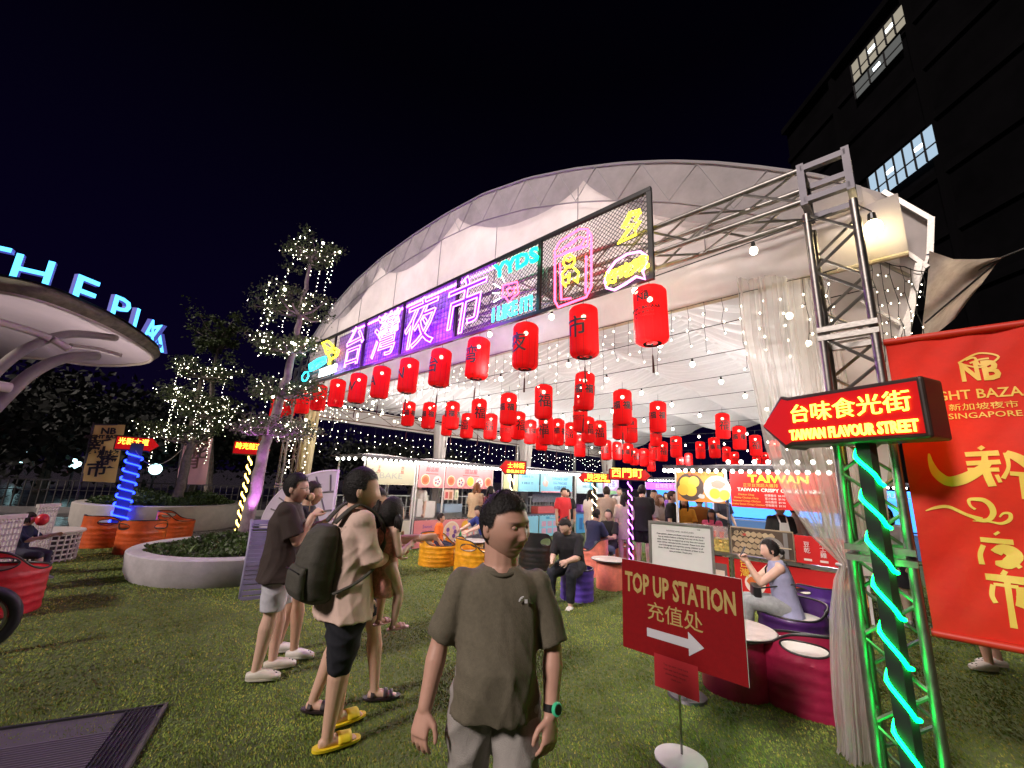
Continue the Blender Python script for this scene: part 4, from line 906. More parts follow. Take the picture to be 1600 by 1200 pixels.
panel(rs, 'front_board', xa+.05, wr-.03, .03, .62, -.03, red, [('text', xa+.20, .49, .15, '台\n灣', (.95, .72, .08), 1, .002), ('disc', xa+.34, .28, .15, (.85, .75, .66)), ('blob', xa+.34, .30, .11, .10, (.70, .17, .04)), ('text', xa+.62, .50, .06, '在地美食', (.9, .6, .3)), ('text', xa+1.25, .20, .11, 'CHICKEN', (.95, .85, .05), 1, .004), ('blob', xa+1.60, .34, .14, .20, (.75, .38, .10)), ('blob', xa+1.66, .42, .08, .10, (.60, .24, .05))])
# string of large bulbs along the top of the red stall and onwards
for k in range(9): ob('bulb', hotb, rs, (xb+.05+k*.20, -.22, 2.20))

# ============================================================ barrel chairs
def barrel_mats(c): return mat('drum_paint', c, .42, nz=(7, .28), coat=.15, bump=(18, .25))
def barrel_meshes(rad, H, seat, hole=True):
    n = 96; nr = 26
    def top(a):   # a = 0 at the back (+y)
        d = abs(math.atan2(math.sin(a), math.cos(a)))
        f = 1/(1+math.exp((d-1.45)*6)); return seat+.03+(H-seat-.03)*f
    def rr(z): return rad*(1+.018*max(0, math.sin((z/seat)*math.pi*6)) if z < seat else 1+.0)
    V = []; F = []
    for layer, dr in ((0, 0), (1, -.016)):
        for j in range(nr):
            for i in range(n):
                a = 2*math.pi*i/n; zt = top(a); z = zt*j/(nr-1)
                r_ = (rad+(.010 if abs(z-seat) < .022 else 0)+(.006*(1 if math.sin(z/seat*math.pi*9) > .6 else 0) if z < seat-.03 else 0))+dr
                V.append((r_*math.sin(a), r_*math.cos(a), z))
    for layer in (0, 1):
        o = layer*n*nr
        for j in range(nr-1):
            for i in range(n):
                f = (o+j*n+i, o+j*n+(i+1) % n, o+(j+1)*n+(i+1) % n, o+(j+1)*n+i)
                F.append(f if layer else f[::-1])
    tl = (nr-1)*n
    for i in range(n): i2 = (i+1) % n; F.append((tl+i, tl+i2, n*nr+tl+i2, n*nr+tl+i)); F.append((i2, i, n*nr+i, n*nr+i2))
    me = new_mesh('drum_shell', V, F, None, True)
    if hole:
        cb = MB()
        for sg in (-1, 1):
            a0 = sg*.95; z = seat+(H-seat)*.52; R_ = Matrix.Rotation(-a0, 3, 'Z')
            pts = []
            for i in range(20):
                t = 6.283*i/20; pts.append((.125*rad/.3*(abs(math.cos(t))**.8)*(1 if math.cos(t) > 0 else -1), (H-seat)*.24*math.sin(t)))
            V2 = [R_ @ Vector((x, rad-.12, z+y)) for x, y in pts]+[R_ @ Vector((x, rad+.12, z+y)) for x, y in pts]
            k = 20; cb.add(V2, [tuple(range(k)), tuple(range(2*k-1, k-1, -1))]+[(i, i+k, (i+1) % k+k, (i+1) % k) for i in range(k)])
        cut = new_mesh('cut', cb.V, cb.F); oc = ob('cut', cut); os_ = ob('shell', me)
        for o_ in (oc, os_):
            bm = bmesh.new(); bm.from_mesh(o_.data); bmesh.ops.recalc_face_normals(bm, faces=bm.faces); bm.to_mesh(o_.data); bm.free()
        md = os_.modifiers.new('b', 'BOOLEAN'); md.operation = 'DIFFERENCE'; md.object = oc; md.solver = 'EXACT'; md.use_self = True
        dg = bpy.context.evaluated_depsgraph_get(); me2 = bpy.data.meshes.new_from_object(os_.evaluated_get(dg))
        bpy.data.objects.remove(oc); bpy.data.objects.remove(os_)
        me = me2; me.name = 'drum_shell'; me.polygons.foreach_set('use_smooth', [True]*len(me.polygons)); me.set_sharp_from_angle(angle=R(40))
    b = MB(); b.tube([((rad-.008)*math.sin(2*math.pi*i/n), (rad-.008)*math.cos(2*math.pi*i/n), top(2*math.pi*i/n)+.004) for i in range(n)], .012, 8, closed=True)
    for sg in ((-1, 1) if hole else ()):
        a0 = sg*.95; z = seat+(H-seat)*.52; R_ = Matrix.Rotation(-a0, 3, 'Z')
        pts = []
        for i in range(28):
            t = 6.283*i/28; x = .125*rad/.3*(abs(math.cos(t))**.8)*(1 if math.cos(t) > 0 else -1); y = (H-seat)*.24*math.sin(t); pts.append(R_ @ Vector((x, math.sqrt(max(.01, (rad-.006)**2-x*x)), z+y)))
        b.tube(pts, .009, 6, closed=True)
    trim = new_mesh('edge_trim', b.V, b.F, M['black'], True)
    b = MB(); b.lathe([(0, seat-.07), (rad-.03, seat-.07), (rad-.022, seat-.02), (rad-.05, seat+.005), (0, seat+.012)], n=32); cush = new_mesh('seat_cushion', b.V, b.F, None, True)
    return me, trim, cush
BARS = {}
def barrel(label, p, face, rad, H, seat, colr, cushc=(.70, .68, .62), group='oil drum chairs', hole=True, logo=False):
    k = (rad, H, seat, hole)
    if k not in BARS: BARS[k] = barrel_meshes(*k)
    shell, trim, cush = BARS[k]
    t = thing('drum_chair', label, 'drum chair', (p[0], p[1], .012), face, group)
    m_ = barrel_mats(colr); a = ob('drum_shell', shell.copy(), t); a.data.materials.clear(); a.data.materials.append(m_)
    ob('edge_trim', trim, t); c = ob('seat_cushion', cush.copy(), t); c.data.materials.clear(); c.data.materials.append(mat('cushion', cushc, .6))
    if logo:
        b = MB(); wl = pr((.75, .62, .66)); ang = math.radians(logo)
        for tx, s_, z in (('NB', .085, seat*.72), ('NIGHT BAZAAR', .055, seat*.44), ('新加坡夜市', .032, seat*.33), ('SINGAPORE', .026, seat*.25)): b.add(*wrap_text(tx, s_, rad+.008, z, 1.1, .001, .003, ang))
        b.build('lettering', wl, t)
    return t
mag = (.32, .012, .055); yel = (.80, .36, .015); sal = (.80, .22, .16); ora = (.62, .10, .02); pur = (.10, .05, .42)
toward = lambda p, q_: math.atan2(q_[1]-p[1], q_[0]-p[0])+math.pi/2      # back (+y) turned away from q_
mb = gp(1262, 1118); mb = (mb.x+.18, mb.y+.22)
barrel('large magenta drum armchair with NIGHT BAZAAR lettering beside the clear curtain', mb, R(200), .40, .60, .38, mag, hole=True, logo=-108)
pbp = gp(1262, 1040); barrel('dark purple drum armchair under the seated woman with the phone', (pbp.x+.10, pbp.y+.32), R(-70), .34, .52, .36, (.06, .015, .12))
PURP2 = gp(1290, 985); barrel('dark purple drum chair behind the woman with the phone by the red stall', (PURP2.x+.1, PURP2.y+.1), R(150), .33, .52, .36, (.07, .02, .20))
YB1 = gp(688, 888); barrel('yellow drum armchair that the boy in orange sits in', (YB1.x-.13, YB1.y+.30), R(60), .36, .58, .36, yel, cushc=(.7, .3, .02))
YB2 = (gp(760, 905).x, gp(760, 905).y); barrel('yellow drum armchair half hidden behind the man in the olive shirt', (YB2[0]-.27, YB2[1]+.35), R(110), .36, .62, .36, yel, cushc=(.75, .6, .4))
pm = gp(903, 943); barrel('violet drum stool under the seated man in black', (pm.x+.02, pm.y+.22), R(-60), .25, .44, .40, pur, cushc=(.05, .02, .2), hole=False)
sp1 = gp(930, 903); barrel('salmon drum chair under the man in the navy shirt', (sp1.x, sp1.y+.25), R(-100), .30, .68, .42, sal, cushc=(.8, .3, .2), hole=False)
sp2 = gp(950, 893); barrel('salmon drum stool under the seated woman in black', (sp2.x+.45, sp2.y+.55), R(-20), .27, .46, .40, sal, hole=False)
bk = gp(850, 905); barrel('black drum armchair with a pale oval cut out behind the front man', (bk.x-.1, bk.y+.9), R(160), .34, .70, .38, (.012, .012, .014), cushc=(.03, .03, .03))
og = [(157, 858, R(170)), (214, 868, R(215)), (268, 845, R(120))]
for k, (x, y, f) in enumerate(og):
    p = gp(x, y); dd = Vector((p.x, p.y, 0)).normalized()*.36
    barrel(['orange drum armchair at the foot of the blue LED post', 'orange drum armchair in the middle of three beside the planter', 'orange drum armchair nearest the rear planter wall'][k], (p.x+dd.x, p.y+dd.y), f, .38, .62, .38, ora, cushc=(.5, .12, .03))
rb = gp(8, 972); barrel('bright red drum armchair cut by the left edge of the picture', (rb.x-.47, rb.y+.20), R(170), .42, .70, .42, (.55, .015, .03), cushc=(.12, .02, .02))
# tables
def drum_table(label, p, rad, h, basec, topr):
    t = thing('drum_table', label, 'table', (p[0], p[1], .012), 0, 'drum tables')
    b = MB(); b.lathe([(rad, 0), (rad*1.02, .05), (rad, .1), (rad*1.03, h*.35), (rad, h*.4), (rad*1.03, h*.7), (rad, h*.75), (rad*.98, h-.05)], n=40); b.build('drum_base', barrel_mats(basec), t, smooth=35)
    b = MB(); b.lathe([(0, h-.015), (topr, h-.012), (topr+.005, h), (topr-.003, h+.012), (0, h+.012)], n=48); b.build('table_top', mat('marble_top', (.62, .58, .55), .25, nz=(3.5, .25)), t, smooth=35)
    b = MB(); b.tube([((topr+.004)*math.cos(a), (topr+.004)*math.sin(a), h) for a in np.linspace(0, 6.283, 49)[:-1]], .008, 6, closed=True); b.build('table_edge', M['black'], t, smooth=True); return t
tp1 = gp(1150, 988, .50); drum_table('magenta drum table with round marbled top in front of the woman with the phone', (tp1.x+.03, tp1.y+.12), .27, .49, mag, .35)
tp2 = gp(945, 880, .44); drum_table('small salmon drum table with white top between the two seated in navy and black', (tp2.x+.12, tp2.y+.2), .22, .46, sal, .30)
tpy = gp(735, 850, .42); drum_table('yellow drum table where the man in the blue polo leans', (tpy.x, tpy.y+.1), .26, .46, yel, .34)

# ============================================================ signs on the near right
# TOP UP STATION board
zb_ = gp(1064, 1192); dep = math.hypot(zb_.x, zb_.y)
sgn_t = thing('standing_sign', 'dark red TOP UP STATION sign with white arrow on a thin steel pole', 'sign', (zb_.x, zb_.y, .012), 0)
# board plane: through the pole, turned so that its corners land right
def plane_v(x, y, p0, rz):
    d = ray(x, y); nn = Vector((-math.sin(rz), math.cos(rz), 0)); o = Vector((0, 0, CH)); t = (Vector(p0)-o).dot(nn)/d.dot(nn); p = o+d*t
    ax = Vector((math.cos(rz), math.sin(rz), 0)); return (p-Vector(p0)).dot(ax), p.z
best = None
for a in np.arange(-60, 30, 1.0):
    c = [plane_v(x, y, zb_, R(a)) for x, y in ((974, 873), (1161, 912), (1168, 1077), (972, 1012))]
    e_ = abs(c[0][1]-c[1][1])+abs(c[2][1]-c[3][1]); 
    if best is None or e_ < best[0]: best = (e_, a, c)
print('board', best)
sgn_t.rotation_euler = (0, 0, R(best[1])); cc = best[2]
x0, x1 = (cc[0][0]+cc[3][0])/2, (cc[1][0]+cc[2][0])/2; z1, z0 = (cc[0][1]+cc[1][1])/2, (cc[2][1]+cc[3][1])/2; bw, bh = x1-x0, z1-z0
b = MB(); b.tube([(0, .02, .02), (0, .02, z0+.3)], .008, 8); b.build('pole', M['steel'], sgn_t, smooth=40)
b = MB(); b.lathe([(.16, 0), (.16, .012), (.14, .02), (.012, .03)], n=40); b.build('base', M['white'], sgn_t, smooth=35)
b = MB(); b.box(((x0+x1)/2, 0, (z0+z1)/2), (bw, .006, bh)); bd = b.build('board', [mat('board_red', (.21, .006, .008), .8, nz=(30, .12), spec=.15)], sgn_t)
b = MB(); b.box(((x0+x1)/2, .005, (z0+z1)/2), (bw+.004, .003, bh+.004)); b.build('board_edge', M['white'], sgn_t)
gold = mat('gold_ink', (.42, .30, .10), .5, nz=(40, .1))
def fit_text(body, xl, xr, zc, hgt, off, y=-.005, th=.002):
    V, F = text_geo(body, 1, .0, off); w = max(v[0] for v in V)-min(v[0] for v in V); h = max(v[1] for v in V)-min(v[1] for v in V); cx = (max(v[0] for v in V)+min(v[0] for v in V))/2; cyy = (max(v[1] for v in V)+min(v[1] for v in V))/2
    return [((xl+xr)/2+(x-cx)*(xr-xl)/w, y-z, zc+(yy-cyy)*hgt/h) for x, yy, z in V], F
b = MB(); b.add(*fit_text('TOP UP STATION', x0+bw*.03, x1-bw*.05, z1-bh*.25, bh*.235, .03)); b.build('lettering', gold, sgn_t)
b = MB(); b.add(*fit_text('充值处', x0+bw*.24, x0+bw*.70, z1-bh*.52, bh*.20, .004)); b.build('lettering', gold, sgn_t)
zc = z0+bh*.24; b = MB(); xl, xr = x0+bw*.23, x0+bw*.70
b.prism([(xl, zc+bh*.045), (xr-bw*.12, zc+bh*.045), (xr-bw*.12, zc+bh*.12), (xr, zc), (xr-bw*.12, zc-bh*.12), (xr-bw*.12, zc-bh*.045), (xl, zc-bh*.045)], -.0065, -.0035); b.build('arrow', mat('arrow_white', (.52, .52, .56), .5), sgn_t)
c = [plane_v(x, y, zb_, R(best[1])) for x, y in ((1022, 1010), (1090, 1030), (1090, 1098), (1022, 1072))]
b = MB(); b.box(((c[0][0]+c[1][0])/2, -.003, (z0+c[2][1])/2+.01), (c[1][0]-c[0][0], .002, z0-c[2][1]+.03)); o = b.build('paper_note', mat('red_paper', (.38, .012, .02), .6), sgn_t)
b = MB()
for k in range(4): b.text(['Top up your card here', 'cash and card accepted', 'please keep receipt', 'thank you'][k], .018, ((c[0][0]+c[1][0])/2, -.0045, z0-.025-.026*k), .0008)
b.build('lettering', mat('dim_ink', (.12, .005, .008), .6), o)
# notice stand behind
nb_ = gp(1060, 1000); nsd = Vector((nb_.x, nb_.y, 0)).normalized()
nloc = Vector((zb_.x, zb_.y, 0))+Vector((.05, 1.05, 0)); nrz = R(best[1]*.75)
ns = thing('notice_stand', 'grey framed notice stand with printed white sheet behind the TOP UP sign', 'notice stand', (nloc.x, nloc.y, .012), nrz)
c = [plane_v(x, y, nloc, nrz) for x, y in ((1015, 811), (1112, 829), (1112, 905), (1013, 885))]
nx0, nx1 = c[0][0], c[1][0]; nz1, nz0 = (c[0][1]+c[1][1])/2, (c[0][1]+c[1][1])/2-.44
print('notice', c)
b = MB()
for x in (nx0, nx1): b.box((x, 0, (nz0+nz1)/2), (.022, .02, nz1-nz0))
b.box(((nx0+nx1)/2, 0, nz1-.008), (nx1-nx0-.022, .02, .022)); b.box(((nx0+nx1)/2, 0, nz0+.008), (nx1-nx0-.022, .02, .022)); b.build('frame', M['alu'], ns)
b = MB(); b.box(((nx0+nx1)/2, .004, (nz0+nz1)/2), (nx1-nx0-.02, .004, nz1-nz0-.03)); o = b.build('paper_sheet', mat('paper', (.70, .67, .68), .7, nz=(5, .06)), ns)
b = MB(); nw = nx1-nx0; mx_ = (nx0+nx1)/2
b.text('NOTICE AND GUIDELINES', .018, (mx_, 0, nz1-.075), .0006, 'x', 0, 1.1)
for k in range(7): b.text(['Dear guests, please purchase a stored value card at the', 'top up station before ordering from any of the food', 'stalls. Cards may be topped up at any time and unused', 'value will be refunded at the counter. Please look after', 'your belongings and supervise young children at all', 'times. Kindly return trays and dispose of litter in the', 'bins provided. Thank you.'][k], .0172, (mx_, 0, nz1-.105-.024*k), .0006, 'x', .0004, nw/.50)
b.text('NB', .018, (mx_+nw*.3, 0, nz1-.045), .0006); b.build('lettering', mat('ink', (.03, .03, .03), .6), o)
b = MB(); b.tube([(mx_, .02, .02), (mx_, .02, nz0+.1)], .015, 10); b.build('pole', M['steel'], ns, smooth=40); b = MB(); b.lathe([(.16, 0), (.15, .02), (.02, .03)], (mx_, .02, 0), n=30); b.build('base', M['darkalu'], ns, smooth=35)
# red hanging banner
bn = thing('hanging_banner', 'large red NIGHT BAZAAR banner with gold characters at the right edge', 'banner', tuple(P(-.62, .15)), 0)
bbase = P(-.62, .20); bestb = None
for a in np.arange(-80, 60, 1.0):
    c = [plane_v(x, y, bbase, R(a)) for x, y in ((1385, 537), (1600, 508), (1600, 1022), (1456, 982))]
    e_ = abs(c[0][1]-c[1][1])+abs(c[2][1]-c[3][1])
    if c[1][0]-c[0][0] > 0 and (bestb is None or e_ < bestb[0]): bestb = (e_, a, c)
print('banner', bestb, bbase)
ba = R(bestb[1]); c = bestb[2]; bn.location = bbase; bn.rotation_euler = (0, 0, ba)
X0 = (c[0][0]+c[3][0])/2; W_ = 1.30; X1 = X0+W_; Z1_, Z0_ = (c[0][1]+c[1][1])/2, (c[2][1]+c[3][1])/2
def ban(u, v): x = X0+W_*u; return (x, .020*math.sin(u*7+v*3)*math.sin(v*5)+.013*math.sin(v*17+u*9)*(1-u)-.010*math.sin(u*13-v*7)+.006*math.sin((u*1.2+v)*31)*math.sin(u*4+v*9), Z1_+(Z0_-Z1_)*v)
def bany(x, z): return ban((x-X0)/W_, (z-Z1_)/(Z0_-Z1_))[1]
b = MB(); b.grid(ban, 60, 80); b.build('banner_cloth', mat('banner_red', (.80, .026, .010), .75, nz=(2.5, .16), bump=(16, .3), trans=.12), bn, smooth=True)
rodm = mat('rod_red', (.60, .03, .015), .5)
for zz in (Z1_+.01, Z0_): b = MB(); b.tube([(X0-.01, 0, zz), (X1, 0, zz)], .022, 10); b.build('hem_rod', rodm, bn, smooth=40)
for xx in (X0-.045, X1+.04): b = MB(); b.tube([(xx, .02, .02), (xx, .02, Z1_+.06)], .022, 8); b.build('frame_pole', M['black'], bn, smooth=40)
b = MB(); b.tube([(X0-.05, .02, Z0_+.35), (X0+.01, 0, Z0_+.36)], .004, 5); b.build('tie_cord', M['cable'], bn)
yel_ink = mat('banner_gold', (.95, .62, .12), .55)
def bpx(x, y): return plane_v(x, y, bbase, ba)
def bput(name, V, F):
    V = [(x, bany(x, z)-.006+dy*.2, z) for x, dy, z in V]; new = MB(); new.add(V, F); return new.build(name, yel_ink, bn)
def bstroke(name, pxs, ws):
    pts = [bpx(x, y) for x, y in pxs]; pts = [Vector((p[0], 0, p[1])) for p in pts]; L = []; Rr = []
    # smooth
    dn = []
    for i in range(len(pts)-1):
        for k in range(6):
            t = k/6; p0 = pts[max(0, i-1)]; p1, p2 = pts[i], pts[i+1]; p3 = pts[min(len(pts)-1, i+2)]
            dn.append((.5*((2*p1)+(-p0+p2)*t+(2*p0-5*p1+4*p2-p3)*t*t+(-p0+3*p1-3*p2+p3)*t**3), ws[i]*(1-t)+ws[i+1]*t))
    dn.append((pts[-1], ws[-1])); V = []; F = []
    for i, (p, w) in enumerate(dn):
        d = (dn[min(i+1, len(dn)-1)][0]-dn[max(i-1, 0)][0]); d = d.normalized() if d.length > 1e-6 else Vector((1, 0, 0)); nn = Vector((-d.z, 0, d.x))
        V += [tuple(p+nn*w), tuple(p-nn*w)]
        if i: F.append((2*i-2, 2*i-1, 2*i+1, 2*i))
    return bput(name, [(v[0], 0, v[2]) for v in V], F)
# cube logo
def bpoly(name, pxs): V = [(*bpx(x, y),) for x, y in pxs]; return bput(name, [(v[0], 0, v[1]) for v in V], [tuple(range(len(V)))])
lg = MB()
def bt(body, xl, xr, y, hpx, off=.01):
    a, c_ = bpx(xl, y), bpx(xr, y); t0 = bpx((xl+xr)/2, y-hpx/2)[1]-bpx((xl+xr)/2, y+hpx/2)[1]
    V, F = fit_text(body, a[0], c_[0], (a[1]+c_[1])/2, t0, off); return V, F
def btxt(body, xl, xr, y, hpx, off=.01, persp=0):
    V, F = bt(body, xl, xr, y, hpx, off)
    # keep level: use vertical offset only
    bput('lettering', [(x, 0, z) for x, _, z in V], F)
btxt('N', 1500, 1530, 581, 30, .04); btxt('B', 1534, 1563, 578, 32, .04)
for l, w in (([(1497, 568), (1529, 552), (1560, 558), (1532, 574), (1497, 568)], .005), ([(1508, 563), (1522, 559), (1530, 570), (1548, 566)], .006), ([(1515, 568), (1530, 562), (1545, 560)], .005)): bstroke('logo_stroke', l, [w]*len(l))
btxt('NIGHT BAZAAR', 1437, 1640, 615, 15, .014); btxt('新加坡夜市', 1482, 1592, 634, 11, .004); btxt('SINGAPORE', 1482, 1598, 648, 9, .008)
for l, w in (([(1452, 708), (1455, 722), (1464, 740), (1482, 752), (1505, 748), (1530, 735), (1545, 722)], [.004, .012, .022, .028, .028, .022, .014]),
    ([(1530, 698), (1536, 702)], [.012, .012]), ([(1508, 710), (1560, 708)], [.013, .015]), ([(1510, 724), (1562, 722)], [.013, .013]), ([(1512, 734), (1560, 734)], [.011, .011]), ([(1538, 706), (1540, 735), (1550, 760)], [.010, .016, .016]),
    ([(1556, 742), (1562, 754)], [.008, .008]), ([(1570, 708), (1574, 730), (1566, 748)], [.010, .007, .009]), ([(1570, 708), (1588, 716), (1606, 728)], [.016, .022, .024]), ([(1576, 740), (1600, 742)], [.011, .012]), ([(1594, 742), (1602, 780)], [.010, .014]),
    ([(1446, 798), (1462, 793), (1482, 792), (1510, 804), (1535, 812)], [.002, .008, .009, .008, .012]), ([(1524, 796), (1516, 790), (1514, 781), (1526, 780), (1538, 782), (1548, 790), (1552, 802), (1545, 812), (1532, 813), (1520, 808)], [.006, .006, .007, .010, .012, .013, .012, .010, .010, .006]),
    ([(1520, 814), (1545, 815), (1565, 818), (1578, 812), (1578, 803), (1568, 802), (1562, 808)], [.002, .004, .007, .008, .008, .005, .003]),
    ([(1556, 832), (1560, 835)], [.013, .013]), ([(1532, 843), (1585, 848)], [.013, .014]), ([(1537, 852), (1532, 866), (1535, 882)], [.010, .010, .012]), ([(1552, 862), (1562, 854)], [.010, .010]), ([(1560, 866), (1566, 858), (1580, 862), (1588, 870), (1575, 882), (1556, 880)], [.014, .022, .030, .028, .026, .010]), ([(1580, 875), (1596, 888)], [.012, .010]),
    ([(1566, 894), (1574, 898)], [.014, .014]), ([(1540, 901), (1604, 909)], [.016, .020]), ([(1552, 914), (1550, 930), (1556, 942)], [.010, .010, .010]), ([(1553, 913), (1592, 918)], [.007, .009]), ([(1595, 918), (1600, 935), (1596, 950)], [.016, .026, .02]), ([(1574, 908), (1579, 945), (1585, 982)], [.012, .012, .014])):
    bstroke('brush_stroke', l, w if isinstance(w, list) else [w]*len(l))

# ============================================================ tower block on the right
XB = 24.0
def px_x(x, y, X=XB):
    d = ray(x, y); t = X/d.x; p = Vector((0, 0, CH))+d*t; return p.y, p.z
bl = thing('office_tower', 'dark high rise tower with rows of lit windows behind the marquee on the right', 'building', (XB, 30, 0))
HB = px_x(1380, 40)[1]+.8; yf = px_x(1236, 262)[0]; yc = (yf-5)/2-30; yl = yf+5
print('tower height', HB, yf)
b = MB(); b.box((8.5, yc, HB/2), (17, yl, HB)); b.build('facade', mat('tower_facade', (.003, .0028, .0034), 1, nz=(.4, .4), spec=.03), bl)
b = MB()
for k in range(int((HB-2)/3.6)+1): b.box((-.10, yc, 3.6*k+2.0), (.18, yl, .45))
b.box((-.2, yc, HB+.1), (.6, yl, .5))
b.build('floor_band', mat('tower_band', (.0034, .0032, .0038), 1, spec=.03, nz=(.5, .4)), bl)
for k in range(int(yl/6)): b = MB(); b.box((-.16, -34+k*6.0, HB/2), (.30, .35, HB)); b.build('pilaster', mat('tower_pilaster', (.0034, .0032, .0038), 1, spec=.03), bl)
wc = glow('office_glass_cool', (.45, .62, .78), .62); ww_ = glow('office_glass_warm', (.62, .55, .42), .38); wd = glow('office_glass_dim', (.5, .52, .5), .13)
lampm = glow('ceiling_fixture', (.85, .95, 1), 6)
def win_row(y0, y1, z0, z1, n, mt_, lit=()):
    for k in range(n):
        a, c_ = y0+(y1-y0)*k/n, y0+(y1-y0)*(k+1)/n; b = MB(); b.box((-.34, (a+c_)/2-30, (z0+z1)/2), (.02, abs(c_-a)-.10, z1-z0)); w_ = b.build('window', mt_, bl)
        b = MB(); b.box((-.36, a-30, (z0+z1)/2), (.08, .10, z1-z0)); b.box((-.36, (a+c_)/2-30, z0+(z1-z0)*.38), (.06, abs(c_-a), .08)); b.build('frame', M['blackmat'], w_)
        if k in lit: b = MB(); b.box((-.37, (a+c_)/2-30, z0+(z1-z0)*.62), (.02, .5, .22)); b.build('light_fixture', lampm, w_)
A = px_x(1372, 300); B_ = px_x(1455, 237); Ct = px_x(1385, 272); Dt = px_x(1440, 222)
y0, y1 = px_x(1366, 290)[0], px_x(1473, 225)[0]; zA = px_x(1420, 282)[1]; zB_ = px_x(1420, 232)[1]
print('tower', A, B_, Ct, Dt, y0, y1, zA, zB_)
win_row(y0, y1, zA, zB_, 7, wc, (2, 5))
y0, y1 = px_x(1338, 110)[0], px_x(1422, 25)[0]; zA, zB_ = px_x(1380, 86)[1], px_x(1380, 52)[1]
win_row(y0, y1, zA, zB_, 6, ww_, (2, 4))
y0, y1 = px_x(1343, 140)[0], px_x(1418, 65)[0]; zA, zB_ = px_x(1380, 118)[1], px_x(1380, 92)[1]
win_row(y0, y1, zA, zB_, 3, wd, (1,))

# ============================================================ left side: canopy, planters, trees
ZC = 4.30
rim_px = [(-160, 440), (-90, 443), (0, 455), (60, 468), (120, 490), (180, 517), (222, 543), (238, 558), (225, 567), (180, 571), (130, 569), (85, 562), (20, 560), (-60, 575), (-160, 600)]
rim = [gp(x, y, ZC) for x, y in rim_px]
rim = [p if p.length < 30 else p*(30/p.length) for p in rim]
print('rim', [(round(p.x, 1), round(p.y, 1)) for p in rim])
cen = Vector((-13.2, 8.9, 0))
can = thing('plaza_canopy', 'curved plaza entrance canopy with pink lit soffit and blue THE PLAZA letters', 'canopy', (cen.x, cen.y, 0))
rv = [Vector((p.x-cen.x, p.y-cen.y, 0)) for p in rim]
def rimc(t):      # smooth closed rim
    n = len(rv); i = int(t*n) % n; f = t*n-int(t*n); p0, p1, p2, p3 = rv[(i-1) % n], rv[i], rv[(i+1) % n], rv[(i+2) % n]
    return .5*((2*p1)+(-p0+p2)*f+(2*p0-5*p1+4*p2-p3)*f*f+(-p0+3*p1-3*p2+p3)*f**3)
RN = 90; rp_ = [rimc(i/RN) for i in range(RN)]
b = MB(); b.grid(lambda u, v: (rp_[int(round(u*RN)) % RN]*(1-.86*v)+Vector((0, 0, ZC+.02+.75*(1-(1-v)**2))))[:], RN, 14, closed_u=True)
b.build('soffit', mat('soffit_panel', (.50, .44, .45), .55, nz=(1.5, .08)), can, smooth=True)
b = MB(); b.grid(lambda u, v: (rp_[int(round(u*RN)) % RN]*(1+.02-.9*v)+Vector((0, 0, ZC+.26+.55*(1-(1-v)**2))))[:], RN, 8, closed_u=True); b.build('roof_shell', mat('roof_metal', (.08, .08, .08), .6), can, smooth=True)
b = MB(); b.grid(lambda u, v: (rp_[int(round(u*RN)) % RN]*(1.0+.035*math.sin(v*3.1))+Vector((0, 0, ZC-.02+.28*v)))[:], RN, 6, closed_u=True); b.build('fascia', mat('fascia_stone', (.20, .19, .12), .8, nz=(6, .5)), can, smooth=True)
b = MB(); b.tube([p+Vector((0, 0, ZC-.01)) for p in rp_], .035, 8, closed=True); b.build('rim_tube', mat('rim_cream', (.55, .50, .40), .5), can, smooth=True)
stm = mat('canopy_steel', (.34, .30, .27), .45, .3, nz=(5, .1)); crm = mat('cream_steel', (.62, .56, .46), .5)
def cpath(name, l, r_, m_):
    pts = [at(x, y, d)-cen for x, y, d in l]; dn = []
    for i in range(len(pts)-1):
        p0, p1, p2, p3 = pts[max(0, i-1)], pts[i], pts[i+1], pts[min(len(pts)-1, i+2)]
        for k in range(6): f = k/6; dn.append(.5*((2*p1)+(-p0+p2)*f+(2*p0-5*p1+4*p2-p3)*f*f+(-p0+3*p1-3*p2+p3)*f**3))
    dn.append(pts[-1]); b = MB(); b.tube(dn, r_, 12); b.build(name, m_, can, smooth=True)
cpath('curved_arm', [(-60, 690, 9.0), (0, 628, 9.6), (50, 583, 10.2), (100, 560, 10.9), (150, 556, 11.6)], .09, stm)
cpath('curved_arm', [(-60, 640, 9.2), (0, 575, 9.9), (50, 540, 10.6), (110, 522, 11.4), (180, 528, 12.2)], .075, stm)
cpath('curved_rib', [(110, 540, 12.6), (150, 545, 12.9), (190, 556, 13.0)], .05, stm)
cpath('cross_tube', [(-20, 498, 10.4), (40, 515, 10.6), (78, 528, 10.7)], .06, crm); cpath('cross_tube', [(82, 530, 10.7), (108, 545, 10.8)], .06, crm); cpath('cross_tube', [(-20, 600, 8.9), (15, 606, 9.0)], .07, crm)
b = MB(); b.lathe([(.10, 0), (.12, .08), (.02, .12)], (-.2, -1.2, 2.2), 14); b.tube([(-.2, -1.2, 0), (-.2, -1.2, 2.2)], .05, 8); b.build('uplight', M['darkalu'], can)
for (x, y, z, e_) in ((3.2, .2, 2.6, 130), (-.2, -1.2, 2.5, 110)):
    l = bpy.data.lights.new('canopy_uplight', 'SPOT'); l.energy = e_; l.color = (1, .82, .80); l.spot_size = R(130); l.spot_blend = .8; l.shadow_soft_size = .2
    lo = bpy.data.objects.new('canopy_uplight', l); COL.objects.link(lo); lo.parent = can; lo.location = (x, y, z); lo.rotation_euler = (math.pi, 0, 0)
pl_glow = glow('letter_glow', (.08, .50, 1), 2.2); pl_side = mat('letter_side', (.12, .12, .35), .5, emit=(.10, .12, .6), es=.35)
